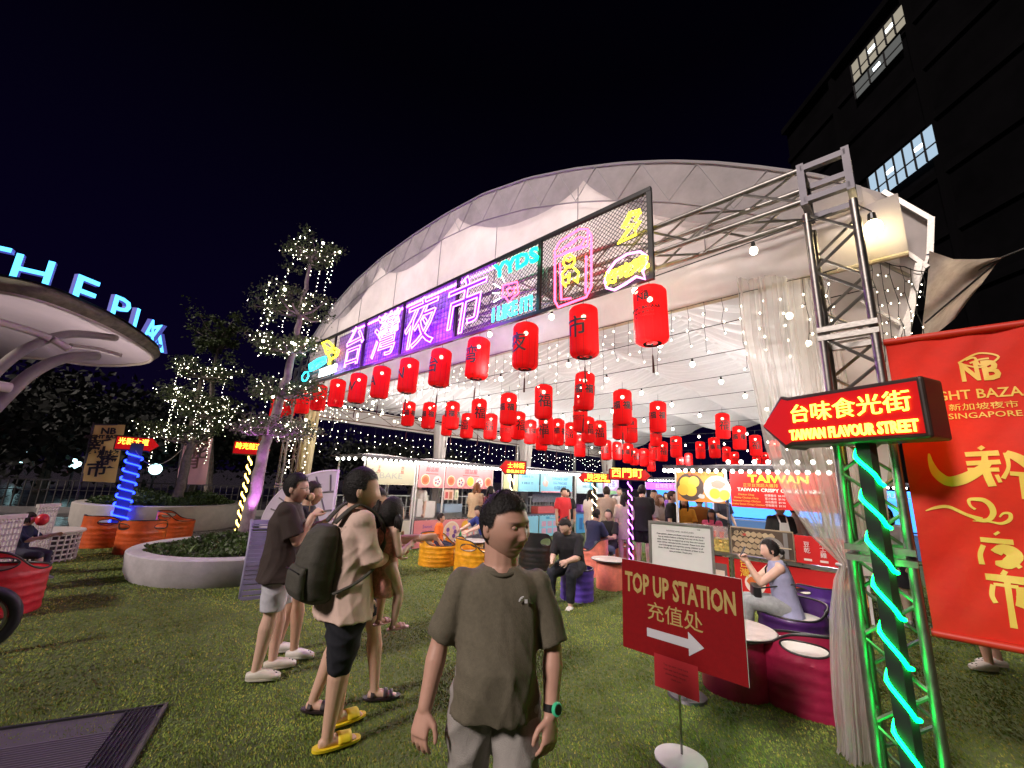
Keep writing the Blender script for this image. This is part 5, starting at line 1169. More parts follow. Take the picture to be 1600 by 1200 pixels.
for ch, x, yb, yt, xx in [('T', -28, 432, 378, 0), ('H', 44, 449, 400, 0), ('E', 121, 481, 430, 0), ('P', 178, 503, 462, 0), ('L', 208, 521, 482, 0), ('A', 226, 535, 497, 0), ('Z', 238, 545, 508, 0), ('A', 245, 553, 520, 0)]:
    p = gp(x, yb, ZC+.34); q_ = gp(x+3, yb+1, ZC+.34); h = vh(x, yt, p)-ZC-.34; u_ = (p-cen); u_.z = 0
    # tangent of rim nearest
    k = min(range(RN), key=lambda i: (rp_[i]-u_).length); tg = (rp_[(k+1) % RN]-rp_[(k-1) % RN]).normalized(); vx = Vector((-p.y, p.x, 0)).normalized()*-1
    if tg.dot(vx) < 0: tg = -tg
    f_ = .45 if x < 200 else .25; tg = (tg*(1-f_)+vx*f_).normalized()
    V, F = text_geo(ch, h*1.38, .09, .006, 1.05, 'CENTER')
    zmin = min(v[1] for v in V); nn = Vector((-tg.y, tg.x, 0))
    b = MB(); b.add([u_+tg*vx_+nn*(-vz)+Vector((0, 0, ZC+.36+vy-zmin)) for vx_, vy, vz in V], F); o = b.build('channel_letter', pl_side, can)
    V2, F2 = text_geo(ch, h*1.38, .014, .001, 1.05, 'CENTER'); sg = -1 if nn.dot(Vector((p.x, p.y, 0))) > 0 else 1
    b = MB(); b.add([u_+tg*vx_+nn*(sg*.062+vz)+Vector((0, 0, ZC+.36+vy-zmin)) for vx_, vy, vz in V2], F2); b.build('letter_face', pl_glow, o)
    b = MB(); b.tube([u_+Vector((0, 0, ZC+.2)), u_+Vector((0, 0, ZC+.40))], .012, 6); b.build('stud', M['steel'], o)

# ------------------------------------------------ planters with shrubs
def planter(label, c, rad, h, mt_):
    t = thing('round_planter', label, 'planter', (c.x, c.y, 0), 0, 'round concrete planters')
    b = MB(); b.lathe([(rad*.96, 0), (rad, h*.3), (rad+.02, h-.06), (rad+.02, h-.015), (rad, h), (rad-.22, h), (rad-.24, h-.10)], n=80, cap=False); b.build('concrete_wall', mt_, t, smooth=35)
    b = MB(); b.lathe([(0, h-.06), (rad-.23, h-.08)], n=50); b.build('soil', mat('soil', (.03, .022, .015), .95, bump=(20, .6)), t)
    return t
def leaf_mesh(pts, dirs, size, wid, rs, droop=.3):
    V = []; F = []
    for p, d in zip(pts, dirs):
        s_ = size*rs.uniform(.6, 1.3); w = s_*wid; d = Vector(d).normalized(); sd = d.cross(Vector((rs.uniform(-1, 1), rs.uniform(-1, 1), rs.uniform(-.4, 1)))).normalized()*w; n = len(V); p = Vector(p); m_ = p+d*s_*.5
        V += [p, m_+sd, p+d*s_-Vector((0, 0, droop*s_*.3)), m_-sd]; F.append((n, n+1, n+2, n+3))
    return V, F
def shrubs(t, rad, h, n, hh, lim, m_=None, seed=1):
    rs = random.Random(seed); pts = []; ds = []
    while len(pts) < n:
        a = rs.uniform(0, 6.283); r_ = rad*math.sqrt(rs.random()); 
        x, y = r_*math.cos(a), r_*math.sin(a); bump_ = hh*(.55+.45*math.sin(x*3.1+seed)*math.cos(y*2.7))*(1-.5*(r_/rad)**3)
        z = h+bump_*rs.random()**.5; pts.append((x, y, z)); ds.append((rs.uniform(-1, 1)+x/rad*.6, rs.uniform(-1, 1)+y/rad*.6, rs.uniform(-.1, 1)))
    V, F = leaf_mesh(pts, ds, lim, .28, rs); me = new_mesh('foliage', V, F, m_ or M['shrub']); o = ob('foliage', me, t, kind='stuff'); return o
pc1 = gp(300, 912); pd = Vector((pc1.x, pc1.y, 0)).normalized(); C1 = pc1+pd*1.45+Vector((.75, -.15, 0))
cwm = mat('planter_concrete', (.46, .43, .45), .75, nz=(6, .14), bump=(60, .35))
P1 = planter('low round grey concrete planter in front, with dense low shrubs', C1, 1.45, .40, cwm); shrubs(P1, 1.21, .34, 8000, .26, .075, seed=2)
rs = random.Random(5); V = []; F = []
for cl in range(9):
    cx, cy = rs.uniform(-.5, 1.2), rs.uniform(-1.0, .9)
    for k in range(14):
        a = rs.uniform(0, 6.28); L = rs.uniform(.22, .42); dx, dy = math.cos(a), math.sin(a); n = len(V); w = .016
        for i in range(5): t_ = i/4; V += [(cx+dx*L*.55*t_-dy*w*(1-t_), cy+dy*L*.55*t_+dx*w*(1-t_), .36+.5*L*2*(t_-.62*t_*t_)), (cx+dx*L*.55*t_+dy*w*(1-t_), cy+dy*L*.55*t_-dx*w*(1-t_), .36+.5*L*2*(t_-.62*t_*t_))]
        for i in range(4): F.append((n+2*i, n+2*i+1, n+2*i+3, n+2*i+2))
ob('strap_leaves', new_mesh('strap_leaves', V, F, mat('strap_leaf', (.12, .19, .05), .5, nz=(4, .3), trans=.2)), P1, kind='stuff')
pc2 = gp(262, 832); pd2 = Vector((pc2.x, pc2.y, 0)).normalized(); C2 = pc2+pd2*1.8+Vector((-.15, -.1, 0))
P2 = planter('round pale concrete planter at the rear, behind the orange drum chairs', C2, 1.95, .66, mat('planter_concrete_pale', (.46, .42, .37), .75, nz=(5, .12), bump=(50, .3))); shrubs(P2, 1.66, .60, 9000, .42, .085, seed=4)
# ------------------------------------------------ trees with fairy lights
def tree(label, base, trunk, tiers, nleaf, leafs, lights, lab_l, r0=.13, trunk_m=None, seed=1, group='fairy light trees'):
    rs = random.Random(seed); t = thing('tree', label, 'tree', (base.x, base.y, base.z), 0, group)
    tp_ = [Vector(p)-base for p in trunk]; dn = []
    for i in range(len(tp_)-1):
        for k in range(5): f = k/5; dn.append(tp_[i].lerp(tp_[i+1], f)+Vector((rs.uniform(-.02, .02), rs.uniform(-.02, .02), 0)))
    dn.append(tp_[-1]); n = len(dn); b = MB(); b.tube(dn, [r0*(1-.8*(i/(n-1))**1.1)*(1+.06*math.sin(i*2.1)) for i in range(n)], 10)
    pts = []; ds = []; ends = []
    for c, rx, rz_ in tiers:
        c = Vector(c)-base
        near = min(dn, key=lambda p: (p-c).length+.8*max(0, p.z-c.z+.1))
        nb_ = 7
        for k in range(nb_):
            a = 6.283*k/nb_+rs.uniform(-.4, .4); e_ = c+Vector((rx*math.cos(a)*rs.uniform(.6, 1), rx*math.sin(a)*rs.uniform(.6, 1), rz_*rs.uniform(-.2, .7)))
            mid = near.lerp(e_, .5)+Vector((0, 0, -.12*rx)); b.tube([near, mid, e_], [.04*r0/.13, .022*r0/.13, .008], 6); ends.append((near, mid, e_))
            for q_ in range(4):
                f = rs.uniform(.4, 1); p = near.lerp(e_, f); e2 = p+Vector((rs.uniform(-1, 1), rs.uniform(-1, 1), rs.uniform(-.3, .7)))*rx*.35; b.tube([p, e2], [.011, .004], 4); ends.append((p, p.lerp(e2, .5), e2))
    b.build('trunk', trunk_m or M['bark'], t, smooth=True)
    clumps = []
    for c, rx, rz_ in tiers:
        c = Vector(c)-base
        for k in range(int(16)):
            a = rs.uniform(0, 6.283); r_ = rx*math.sqrt(rs.random()); clumps.append((c+Vector((r_*math.cos(a), r_*math.sin(a), rz_*rs.uniform(-.8, .9))), rx*rs.uniform(.14, .34), rz_*rs.uniform(.25, .5)))
    for e_ in ends: clumps.append((e_[2], .16, .10))
    for k in range(nleaf):
        c, rx, rz_ = rs.choice(clumps); pts.append(c+Vector((rs.gauss(0, .5)*rx, rs.gauss(0, .5)*rx, rs.gauss(0, .5)*rz_))); ds.append((rs.uniform(-1, 1), rs.uniform(-1, 1), rs.uniform(-.6, .8)))
    V, F = leaf_mesh(pts, ds, leafs, .33, rs); ob('crown', new_mesh('crown', V, F, M['leaf']), t)
    l = MB(); w = MB()
    for k in range(lights):
        c, rx, rz_ = rs.choice(clumps); p = c+Vector((rs.gauss(0, .6)*rx, rs.gauss(0, .6)*rx, rs.gauss(0, .7)*rz_)); r_ = rs.choice([.005, .006, .007, .009]) if rs.random() < .965 else .028; l.ell(p, r_, 6, 4)
    for k in range(lights//26):       # hanging strands
        c, rx, rz_ = rs.choice(clumps); p = c+Vector((rs.uniform(-1, 1)*rx, rs.uniform(-1, 1)*rx, 0)); L = rs.uniform(.4, 1.1); w.tube([p, p-Vector((.02, .02, L))], .003, 3); z = 0
        while z < L: z += rs.uniform(.05, .12); l.ell(p-Vector((.02*z/L+rs.uniform(-.03, .03), rs.uniform(-.03, .03), z)), .0075, 6, 4)
    l.build('fairy_lights', M['led'], t, kind='stuff'); w.build('light_wire', M['cable'], t, kind='stuff')
    return t
b1 = gp(378, 850, .38); d1 = math.hypot(b1.x, b1.y); K = 1/650*b1.y
def T1(x, y, dd=0): return at(x, y, d1+dd)
tree('tall tiered tree wound with fairy lights in front of the sign board end', b1, [b1, T1(398, 770), T1(412, 700), T1(432, 640), T1(448, 590), T1(460, 540), T1(470, 480), T1(482, 430), T1(486, 395)],
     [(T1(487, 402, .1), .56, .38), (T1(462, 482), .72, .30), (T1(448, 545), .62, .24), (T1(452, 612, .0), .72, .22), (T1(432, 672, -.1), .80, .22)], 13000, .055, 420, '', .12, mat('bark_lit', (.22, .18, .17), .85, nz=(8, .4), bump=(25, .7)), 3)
b2 = gp(274, 792, .60); d2 = math.hypot(b2.x, b2.y)
b2 = at(276, 786, math.hypot(C2.x, C2.y)); b2.z = .6; d2 = math.hypot(b2.x, b2.y)
def T2(x, y, dd=0): return at(x, y, d2+dd)
tree('spreading tree covered in fairy lights growing from the rear planter', b2, [b2, T2(286, 745), T2(300, 690), T2(302, 650), T2(310, 610), T2(318, 575)], [(T2(322, 585), .95, .45), (T2(305, 630), 1.0, .40), (T2(285, 678, -.2), 1.1, .32), (T2(330, 650, .3), .8, .40)], 12000, .066, 430, '', .15, M['bark'], 8)
sl_t = thing('garden_uplight', 'small violet garden uplight at the foot of the tall tree', 'lamp', (b1.x+.25, b1.y-.25, .40))
b = MB(); b.lathe([(.05, 0), (.06, .10), (.05, .12)], n=14); b.build('housing', M['blackmat'], sl_t); b = MB(); b.lathe([(0, .105), (.045, .105)], n=14, cap=False); b.build('lens', NE['violet'], sl_t)
l = bpy.data.lights.new('violet_uplight', 'SPOT'); l.energy = 300; l.color = (.75, .25, 1); l.spot_size = R(60); l.spot_blend = .6; l.shadow_soft_size = .05
lo = bpy.data.objects.new('violet_uplight', l); COL.objects.link(lo); lo.parent = sl_t; lo.location = (0, 0, .14); lo.rotation_euler = Vector((T1(460, 500)-b1)).to_track_quat('-Z', 'Y').to_euler()
b3 = at(333, 760, 21); b3.z = 0; tree('faint bare topped tree rising behind the rear fairy light tree', b3, [b3, at(328, 700, 21), at(332, 600, 21), at(342, 530, 21)], [(at(343, 515, 21), 1.1, .8), (at(338, 545, 21), .8, .5)], 3500, .12, 0, '', .16, M['bark'], 12, 'background trees')
# low dark trees beyond the railing
def dark_tree(label, x, ytop, dist, w, seed, ybase=770):
    rs = random.Random(seed); base = at(x, ybase, dist); base.z = 0; top = vh(x, ytop, base); t = thing('tree', label, 'tree', (base.x, base.y, 0), 0, 'background trees')
    b = MB(); b.tube([(0, 0, 0), (.1, 0, top*.3), (0, .1, top*.7)], [.25, .2, .08], 8); b.build('trunk', M['bark'], t)
    pts = []; ds = []; cl = [(Vector((rs.uniform(-w, w), rs.uniform(-w, w), 0)), rs.uniform(.3, 1)) for k in range(60)]
    for c, f in cl: c.z = top*(.30+.62*f*(1-.45*(c.x/w)**2-.2*(c.y/w)**2))
    for k in range(6500):
        c, f = rs.choice(cl); pts.append(c+Vector((rs.gauss(0, .8), rs.gauss(0, .8), rs.gauss(0, .7)))); ds.append((rs.uniform(-1, 1), rs.uniform(-1, 1), rs.uniform(-1, .6)))
    V, F = leaf_mesh(pts, ds, .34, .35, rs); ob('crown', new_mesh('crown', V, F, M['leafdark']), t)
dl = ['broad dark tree beyond the railing under the canopy tip', 'dark tree beyond the railing behind the yellow banner', 'dark tree beyond the railing at the left edge', 'dark tree beyond the railing behind the rear fairy light tree', 'dark tree in the night behind the stalls, left of the drapes', 'dark tree in the night behind the middle of the food stalls']
for k, (x, yt, dist, w) in enumerate([(60, 585, 34, 7), (190, 590, 36, 7), (-60, 600, 30, 6), (300, 640, 38, 6), (520, 690, 44, 7), (640, 700, 46, 7)]): dark_tree(dl[k], x, yt, dist, w, 20+k)
# ------------------------------------------------ railing
fa, fb = gp(-60, 800), gp(430, 806); fd = fb-fa; FL = fd.length; frz = math.atan2(fd.y, fd.x)
fence = thing('metal_railing', 'long grey metal railing with upright bars along the plaza edge', 'railing', tuple(fa), frz)
b = MB(); b.box((FL/2, 0, 1.06), (FL, .05, .04)); b.build('top_rail', M['darkalu'], fence); b = MB(); b.box((FL/2, 0, .74), (FL, .035, .03)); b.build('mid_rail', M['darkalu'], fence); b = MB(); b.box((FL/2, 0, .10), (FL, .06, .20)); b.build('kerb', M['concrete'], fence)
bm_ = MB(); bm_.box((0, 0, .64), (.022, .05, .86)); bme = new_mesh('baluster', bm_.V, bm_.F, M['alu'])
nb2 = int(FL/.20)
for k in range(nb2): ob('baluster', bme, fence, (k*FL/nb2+.05, 0, 0))
f2a, f2b = P(sL+1.2, 1.5), P(sL+1.2, 15); fd = f2b-f2a
fence2 = thing('metal_railing', 'pale metal railing seen through the cream and pink stalls', 'railing', tuple(f2a), math.atan2(fd.y, fd.x))
b = MB(); b.box((fd.length/2, 0, 1.06), (fd.length, .05, .04)); b.build('top_rail', M['white'], fence2); b = MB(); b.box((fd.length/2, 0, .70), (fd.length, .03, .03)); b.build('mid_rail', M['white'], fence2)
bme2 = new_mesh('baluster', bm_.V, bm_.F, M['white'])
for k in range(60): ob('baluster', bme2, fence2, (k*fd.length/60+.05, 0, 0))
# ------------------------------------------------ globe lamps
globe = glow('globe_glow', (.55, .95, 1), 3.2)
for k, (x, y, dist, r_) in enumerate([(117, 724, 30, .24), (243, 733, 27, .26), (35, 718, 44, .22), (36, 706, 50, .20), (84, 709, 55, .12), (213, 719, 45, .13)]):
    p = at(x, y, dist); t = thing('street_lamp', ['round white globe lamp left of the yellow banner', 'round white globe lamp between the blue and amber sign posts', 'lower of two small distant lamps at the left edge', 'upper of two small distant lamps at the left edge', 'tiny distant lamp between the left edge pair and the globe lamp', 'tiny distant lamp just left of the right globe lamp'][k], 'street lamp', (p.x, p.y, 0), 0, 'lamps beyond the railing')
    b = MB(); b.tube([(0, 0, 0), (0, 0, p.z-r_*.8)], .05, 8); b.build('pole', M['darkalu'], t); b = MB(); b.ell((0, 0, p.z), r_, 16, 12); b.build('globe', globe, t, smooth=True)
# ------------------------------------------------ flags
def flag(label, pxs, dist, colr, items, poles=True, yaw=0):
    pts = [at(x, y, dist) for x, y in pxs]; base = Vector((sum(p.x for p in pts)/4, sum(p.y for p in pts)/4, 0)); t = thing('banner_flag', label, 'banner', tuple(base), 0, 'banners by the railing')
    tl, tr, br, bl_ = [p-base for p in pts]; nn = (tr-tl).cross(bl_-tl).normalized()
    def fn(u, v): a = tl.lerp(tr, u); c = bl_.lerp(br, u); return a.lerp(c, v)+nn*(.03*math.sin(u*5+v*6))
    b = MB(); b.grid(fn, 16, 24); b.build('banner_cloth', mat('flag_cloth', colr, .75, nz=(1.5, .12), trans=.15), t, smooth=True)
    xr = (tr-tl).normalized(); dn_ = (bl_-tl)
    for bod, u, v, sz, c in items:
        V, F = text_geo(bod, sz, .01, .01); c0 = fn(u, v)-nn*.0; up = -dn_.normalized(); off = Vector((-base.x, -base.y, 0)).normalized()*.06
        b = MB(); b.add([c0+xr*x+up*y+off for x, y, z in V], F); b.build('lettering', pr(c), t)
    b = MB()
    for s_ in (tl, tr): b.tube([Vector((s_.x, s_.y, 0))+(0 if 1 else 0)*s_, s_+Vector((0, 0, .05))], .025, 6); 
    b2 = MB(); s_ = tl; b2.tube([bl_-Vector((0, 0, bl_.z)), bl_, tl+Vector((0, 0, .05))], .03, 6); b2.build('flag_pole', M['darkalu'], t)
    b2 = MB(); b2.tube([tl, tr], .02, 6); b2.build('top_rod', M['darkalu'], t)
    return t
flag('yellow banner with black brush characters behind the blue LED post', [(146, 663), (196, 664), (180, 754), (127, 752)], 17.0, (.88, .62, .20), [('NB', .50, .12, .24, (.03, .02, .02)), ('NIGHT BAZAAR', .5, .22, .13, (.05, .03, .02)), ('新', .32, .42, .50, (.02, .015, .015)), ('加坡', .62, .52, .22, (.02, .015, .015)), ('夜', .66, .66, .42, (.02, .015, .015)), ('市', .38, .80, .46, (.02, .015, .015))])
flag('pink banner with floral figure drawing behind the rear fairy light tree', [(288, 677), (334, 677), (321, 757), (275, 757)], 17.5, (.85, .48, .52), [('花', .60, .38, .5, (.16, .10, .09)), ('月', .45, .60, .4, (.25, .12, .1)), ('舞', .66, .22, .38, (.3, .1, .1)), ('梅', .40, .42, .34, (.2, .1, .1))])
flag('narrow orange banner partly behind the tall tree trunk', [(407, 676), (420, 676), (409, 770), (394, 770)], 14.5, (.70, .28, .10), [('新', .5, .15, .30, (.3, .06, .02)), ('加', .5, .3, .28, (.3, .06, .02)), ('坡', .5, .45, .28, (.3, .06, .02))])
b = MB(); a_, c_ = at(212, 704, 14.4), at(284, 702, 14.4); b.tube([a_.lerp(c_, u)-Vector((0, 0, .38*4*u*(1-u))) for u in np.linspace(0, 1, 20)], .012, 5)
tag(b.build('sagging_cable', mat('cable_grey', (.3, .28, .26), .6)), 'sagging pale cable between the blue sign post and the rear tree', 'cable')
# tall yellow lit drape at the far tower
yd = thing('lit_drape', 'pale yellow lit drape hanging beside the far truss tower', 'drape', tuple(P(10.0, .45)), ROTF)
def ydr(u, v): return (-.45+.9*u+.02*math.sin(u*40), .05*math.sin(u*25), 3.3-3.2*v)
b = MB(); b.grid(ydr, 60, 10); b.build('cloth', mat('yellow_drape', (.75, .66, .40), .8, trans=.3), yd, smooth=True)
# ------------------------------------------------ white lattice furniture on the left
def lattice(b, x0, x1, z0, z1, y, nx, nz_, w=.022):
    for i in range(nx+1): b.box((x0+(x1-x0)*i/nx, y, (z0+z1)/2), (w, w*.8, z1-z0))
    for j in range(nz_+1): b.box(((x0+x1)/2, y-.002, z0+(z1-z0)*j/nz_), (x1-x0+w, w*.8-.004, w))
lw_ = mat('lattice_white', (.62, .57, .52), .5, nz=(6, .1))
lp = gp(60, 884); dv = Vector((lp.x, lp.y, 0)).normalized(); lt = lp+dv*.42
t = thing('lattice_table', 'low round white lattice drum table near the left edge', 'table', (lt.x, lt.y, .012))
b = MB()
for j in range(6): b.lathe([(.42, .03+j*.08), (.43, .035+j*.08), (.43, .055+j*.08), (.42, .06+j*.08)], n=40, cap=False)
for k in range(30): a = 6.283*k/30; b.box((.425*math.cos(a), .425*math.sin(a), .24), (.02, .02, .46), Matrix.Rotation(a, 3, 'Z'))
b.build('lattice_drum', lw_, t, kind='stuff'); b = MB(); b.lathe([(0, .47), (.47, .47), (.48, .49), (.47, .51), (0, .51)], n=40); b.build('table_top', lw_, t, smooth=35)
b = MB(); b.lathe([(.40, .02), (.40, .46)], n=30, cap=False); b.build('inner_liner', mat('liner', (.05, .04, .04), .8), t)
for k, (xa_, ya_, xb__, yb__, zz, lab) in enumerate([(-20, 862, 22, 858, 0, 'white lattice chair back cut by the left edge, left of the child'), (47, 840, 78, 835, 0, 'white lattice chair back behind the child and the lattice table')]):
    dist = [8.6, 9.6][k]; pa, pb = at(xa_, ya_, dist), at(xb__, yb__, dist+.2); ztop = vh(xb__, [806, 789][k], pb); v_ = pb-pa; v_.z = 0; L = v_.length
    t = thing('lattice_chair', lab, 'chair', (pa.x, pa.y, 0), math.atan2(v_.y, v_.x), 'white lattice chairs')
    b = MB(); lattice(b, 0, L, .35, ztop, 0, 7, 8, .026); b.build('lattice_back', lw_, t, kind='stuff'); b = MB(); b.box((L/2, .30, .38), (L, .55, .05)); b.build('seat', lw_, t)
    b = MB(); b.box((L/2, 0, ztop), (L+.05, .05, .05)); b.build('top_rail', lw_, t)
    for xx in (.03, L-.03):
        for yy in (.03, .55): b = MB(); b.box((xx, yy, .18), (.04, .04, .36)); b.build('leg', lw_, t)
# pushchair wheel at the left edge
wp = gp(-6, 1040); t = thing('pushchair_wheel', 'black rubber tyred wheel cut by the left edge of the picture', 'wheel', (wp.x-.36, wp.y+.04, .30), R(45))
b = MB(); b.tube([(.25*math.cos(a), 0, .25*math.sin(a)) for a in np.linspace(0, 6.283, 41)[:-1]], .045, 10, closed=True); b.build('tyre', mat('tyre_rubber', (.015, .015, .018), .6), t, smooth=True)
b = MB(); b.tube([(.19*math.cos(a), 0, .19*math.sin(a)) for a in np.linspace(0, 6.283, 41)[:-1]], .014, 8, closed=True); b.build('rim', M['steel'], t, smooth=True)
for k in range(6): a = k*1.047; b = MB(); b.tube([(0, 0, 0), (.19*math.cos(a), 0, .19*math.sin(a))], .007, 5); b.build('spoke', M['steel'], t)
b = MB(); b.ell((0, 0, 0), (.03, .04, .03), 10, 8); b.build('hub', M['darkalu'], t, smooth=True)
# fan backed white chair (peacock fretwork) behind the croc wearer
fp = at(470, 800, 7.6); fp.z = 0; rzf = R(-5); fz1 = vh(500, 733, fp)
t = thing('fan_back_chair', 'white chair with large fan shaped fretwork back, violet lit, behind the eating man', 'chair', tuple(fp), rzf)
wf = mat('fan_white', (.56, .50, .55), .5, nz=(5, .08)); gf = mat('fan_groove', (.16, .15, .15), .6)
RF = .92; zc_ = fz1-RF; poly = [(RF*.62, zc_)]
poly = [(-.62, zc_)]+[(-.62+1.24*1.0-1.24*math.cos(a)*1.0*.0, 0) for a in []]
arcp = [(.52-1.14*math.cos(a), zc_-.02+RF*math.sin(a)) for a in np.linspace(0, math.pi/2, 18)]
b = MB(); b.prism([(.52, zc_-.02)]+arcp, -.02, .02); b.build('fan_panel', wf, t)
b = MB()
for rr_ in (.35, .66): b.tube([(.52-1.14*rr_*math.cos(a), -.024, zc_-.02+RF*rr_*math.sin(a)) for a in np.linspace(.03, math.pi/2-.03, 18)], .013, 6)
for i, a in enumerate(np.linspace(.12, math.pi/2-.1, 7)):
    r0_, r1_ = (.36, .94) if i % 2 else (.67, .94); b.tube([(.52-1.14*r0_*math.cos(a), -.024, zc_-.02+RF*r0_*math.sin(a)), (.52-1.14*r1_*math.cos(a), -.024, zc_-.02+RF*r1_*math.sin(a))], .012, 6)
b.build('fretwork', gf, t, kind='stuff')
b = MB(); b.tube([(x, 0, z) for x, z in arcp], .025, 8); b.tube([(.52, 0, .05), (.52, 0, zc_+RF)], .025, 8); b.build('rim', wf, t, smooth=True, kind='stuff')
b = MB(); b.box((.22, -.22, .42), (.6, .44, .08)); b.build('seat', wf, t)
for x in (-.05, .48):
    for y in (-.40, -.05): b = MB(); b.box((x, y, .2), (.05, .05, .38)); b.build('leg', wf, t)
# curved slatted lounger beside the front planter
sp = gp(376, 944); t = thing('slatted_lounger', 'curved slatted lounge seat tinted violet beside the front planter', 'lounger', (sp.x+.16, sp.y+.30, .012), R(33))
sm_ = mat('slat_paint', (.26, .24, .36), .45, nz=(8, .15))
prof = [(-.05, .02), (.0, .25), (-.02, .45), (.03, .62), (.12, .80), (.26, .93), (.45, .96)]
for k in range(22):
    f = k/21*(len(prof)-1.001); i = int(f); g = f-i; y = prof[i][0]*(1-g)+prof[i+1][0]*g; z = prof[i][1]*(1-g)+prof[i+1][1]*g; dy, dz = prof[i+1][0]-prof[i][0], prof[i+1][1]-prof[i][1]
    b = MB(); b.box((.0, y, z), (.62, .05, .015) if abs(dy) > abs(dz) else (.62, .015, .05)); b.build('slat', sm_, t)
for sg in (-1, 1): b = MB(); b.tube([(sg*.31, y+.02, z) for y, z in prof], .022, 8); b.build('side_frame', sm_, t, smooth=True)
# ============================================================ people
def remesh(b, voxel, smooth=2):
    me = bpy.data.meshes.new('r'); me.from_pydata([tuple(v) for v in b.V], [], b.F); o = bpy.data.objects.new('r', me); COL.objects.link(o)
    md = o.modifiers.new('r', 'REMESH'); md.mode = 'VOXEL'; md.voxel_size = voxel; md.use_smooth_shade = True
    if smooth: ms = o.modifiers.new('s', 'SMOOTH'); ms.factor = .6; ms.iterations = smooth
    dg = bpy.context.evaluated_depsgraph_get(); m2 = bpy.data.meshes.new_from_object(o.evaluated_get(dg)); bpy.data.objects.remove(o); bpy.data.meshes.remove(me); return m2
def get_co(me): a = np.empty(len(me.vertices)*3, np.float32); me.vertices.foreach_get('co', a); return a.reshape(-1, 3)
def get_no(me): a = np.empty(len(me.vertices)*3, np.float32); me.vertices.foreach_get('normal', a); return a.reshape(-1, 3)
def set_co(me, a): me.vertices.foreach_set('co', a.astype(np.float32).ravel()); me.update()
def folds(me, amp, seed, vert=1.0, zlo=None):
    co = get_co(me).astype(float); no = get_no(me); r_ = np.random.default_rng(seed); d = np.zeros(len(co))
    w = co+.05*np.sin(co[:, [1, 2, 0]]*9+seed)
    for k in range(5):
        v = r_.normal(size=3); v[2] *= (.45 if vert else 1); v /= np.linalg.norm(v); f = r_.uniform(12, 34); d += (1-np.abs(np.sin(w@v*f+r_.uniform(0, 6))))**1.8*r_.uniform(.5, 1)
    d = (d-d.mean()); k = np.ones(len(co)) if zlo is None else np.clip(.5+(zlo-co[:, 2])*1.2, .35, 1.3)
    set_co(me, co+no*(d*amp*k)[:, None])
ICO = {}
def ico(n):
    if n not in ICO:
        bm = bmesh.new(); bmesh.ops.create_icosphere(bm, subdivisions=n, radius=1); bm.verts.ensure_lookup_table()
        ICO[n] = (np.array([v.co[:] for v in bm.verts]), [tuple(v.index for v in f.verts) for f in bm.faces]); bm.free()
    return ICO[n]
def headshape(d, fem=0, wide=1.0, smile=0, openm=0):
    x, y, z = d[:, 0].copy(), d[:, 1].copy(), d[:, 2].copy()
    X = .076*x*wide; Y = .096*y; Z = .116*z
    lo = np.clip(-z, 0, 1)
    X *= 1-(.30+.06*fem)*lo**1.6; X *= 1-.05*np.clip(z, 0, 1)
    Y = np.where(y < 0, Y*(1-.55*lo**1.1), Y*(1-.08*np.clip(1-np.abs(x), 0, 1)*0))
    Y = np.where((y > 0), Y-.010*np.clip(z, 0, 1)**2+.004*lo, Y)
    Y = np.where(y > .2, Y*.965, Y)
    fr = np.clip((y-.1)/.3, 0, 1)
    g = lambda cx, cz, rx, rz: np.exp(-((X-cx)/rx)**2-((Z-cz)/rz)**2)
    f = np.zeros(len(X))
    ramp = np.clip((.014-Z)/.046, 0, 1)*(1/(1+np.exp((-.040-Z)/.0022)))
    f += .019*ramp*np.exp(-(X/(.0085+.006*ramp))**2)
    for s in (-1, 1):
        f += .010*g(s*.0125, -.034, .007, .006); f -= .0105*g(s*.030, .006, .015, .009); f += .0055*g(s*.030, .024, .022, .007)
        f += .0055*g(s*.044, -.020, .020, .018); f -= .003*g(s*.03, -.055, .010, .02)
    f += .0065*g(0, -.0545, .021, .0045)+.0075*g(0, -.0675, .018, .0055)-.0065*g(0, -.061, .022, .0020)
    if openm: f -= .012*g(0, -.062, .014, .006)
    f += .007*g(0, -.095, .020, .013)-.004*g(0, -.080, .024, .006)
    return np.stack([X, Y+f*fr, Z], 1)
def rotm(yaw=0, pitch=0, roll=0):
    return Matrix.Rotation(yaw, 3, 'Z') @ Matrix.Rotation(pitch, 3, 'X') @ Matrix.Rotation(roll, 3, 'Y')
SKINM = {}
def skin_mat(c):
    if c not in SKINM:
        M_ = mat('skin', c, .5, attr='Col', nz=(14, .07)); b_ = M_.node_tree.nodes['Principled BSDF']; b_.inputs['Subsurface Weight'].default_value = .08; b_.inputs['Subsurface Radius'].default_value = (.012, .005, .003); SKINM[c] = M_
    return SKINM[c]
eyew = mat('eye_white', (.34, .30, .28), .3); eyed = mat('eye_dark', (.01, .006, .005), .15)
CM = {}
def cloth(c, rough=.85, sheen=.0, nz=(30, .10), trans=0):
    k = (c, rough)
    if k not in CM: CM[k] = mat('cloth', c, rough, nz=nz, bump=(220, .25), sheen=sheen)
    return CM[k]
def limb(b, pts, rs_, n=14):
    b.tube(pts, rs_, n)
    for p, r_ in zip(pts, rs_): b.ell(p, r_*.995, 12, 8)
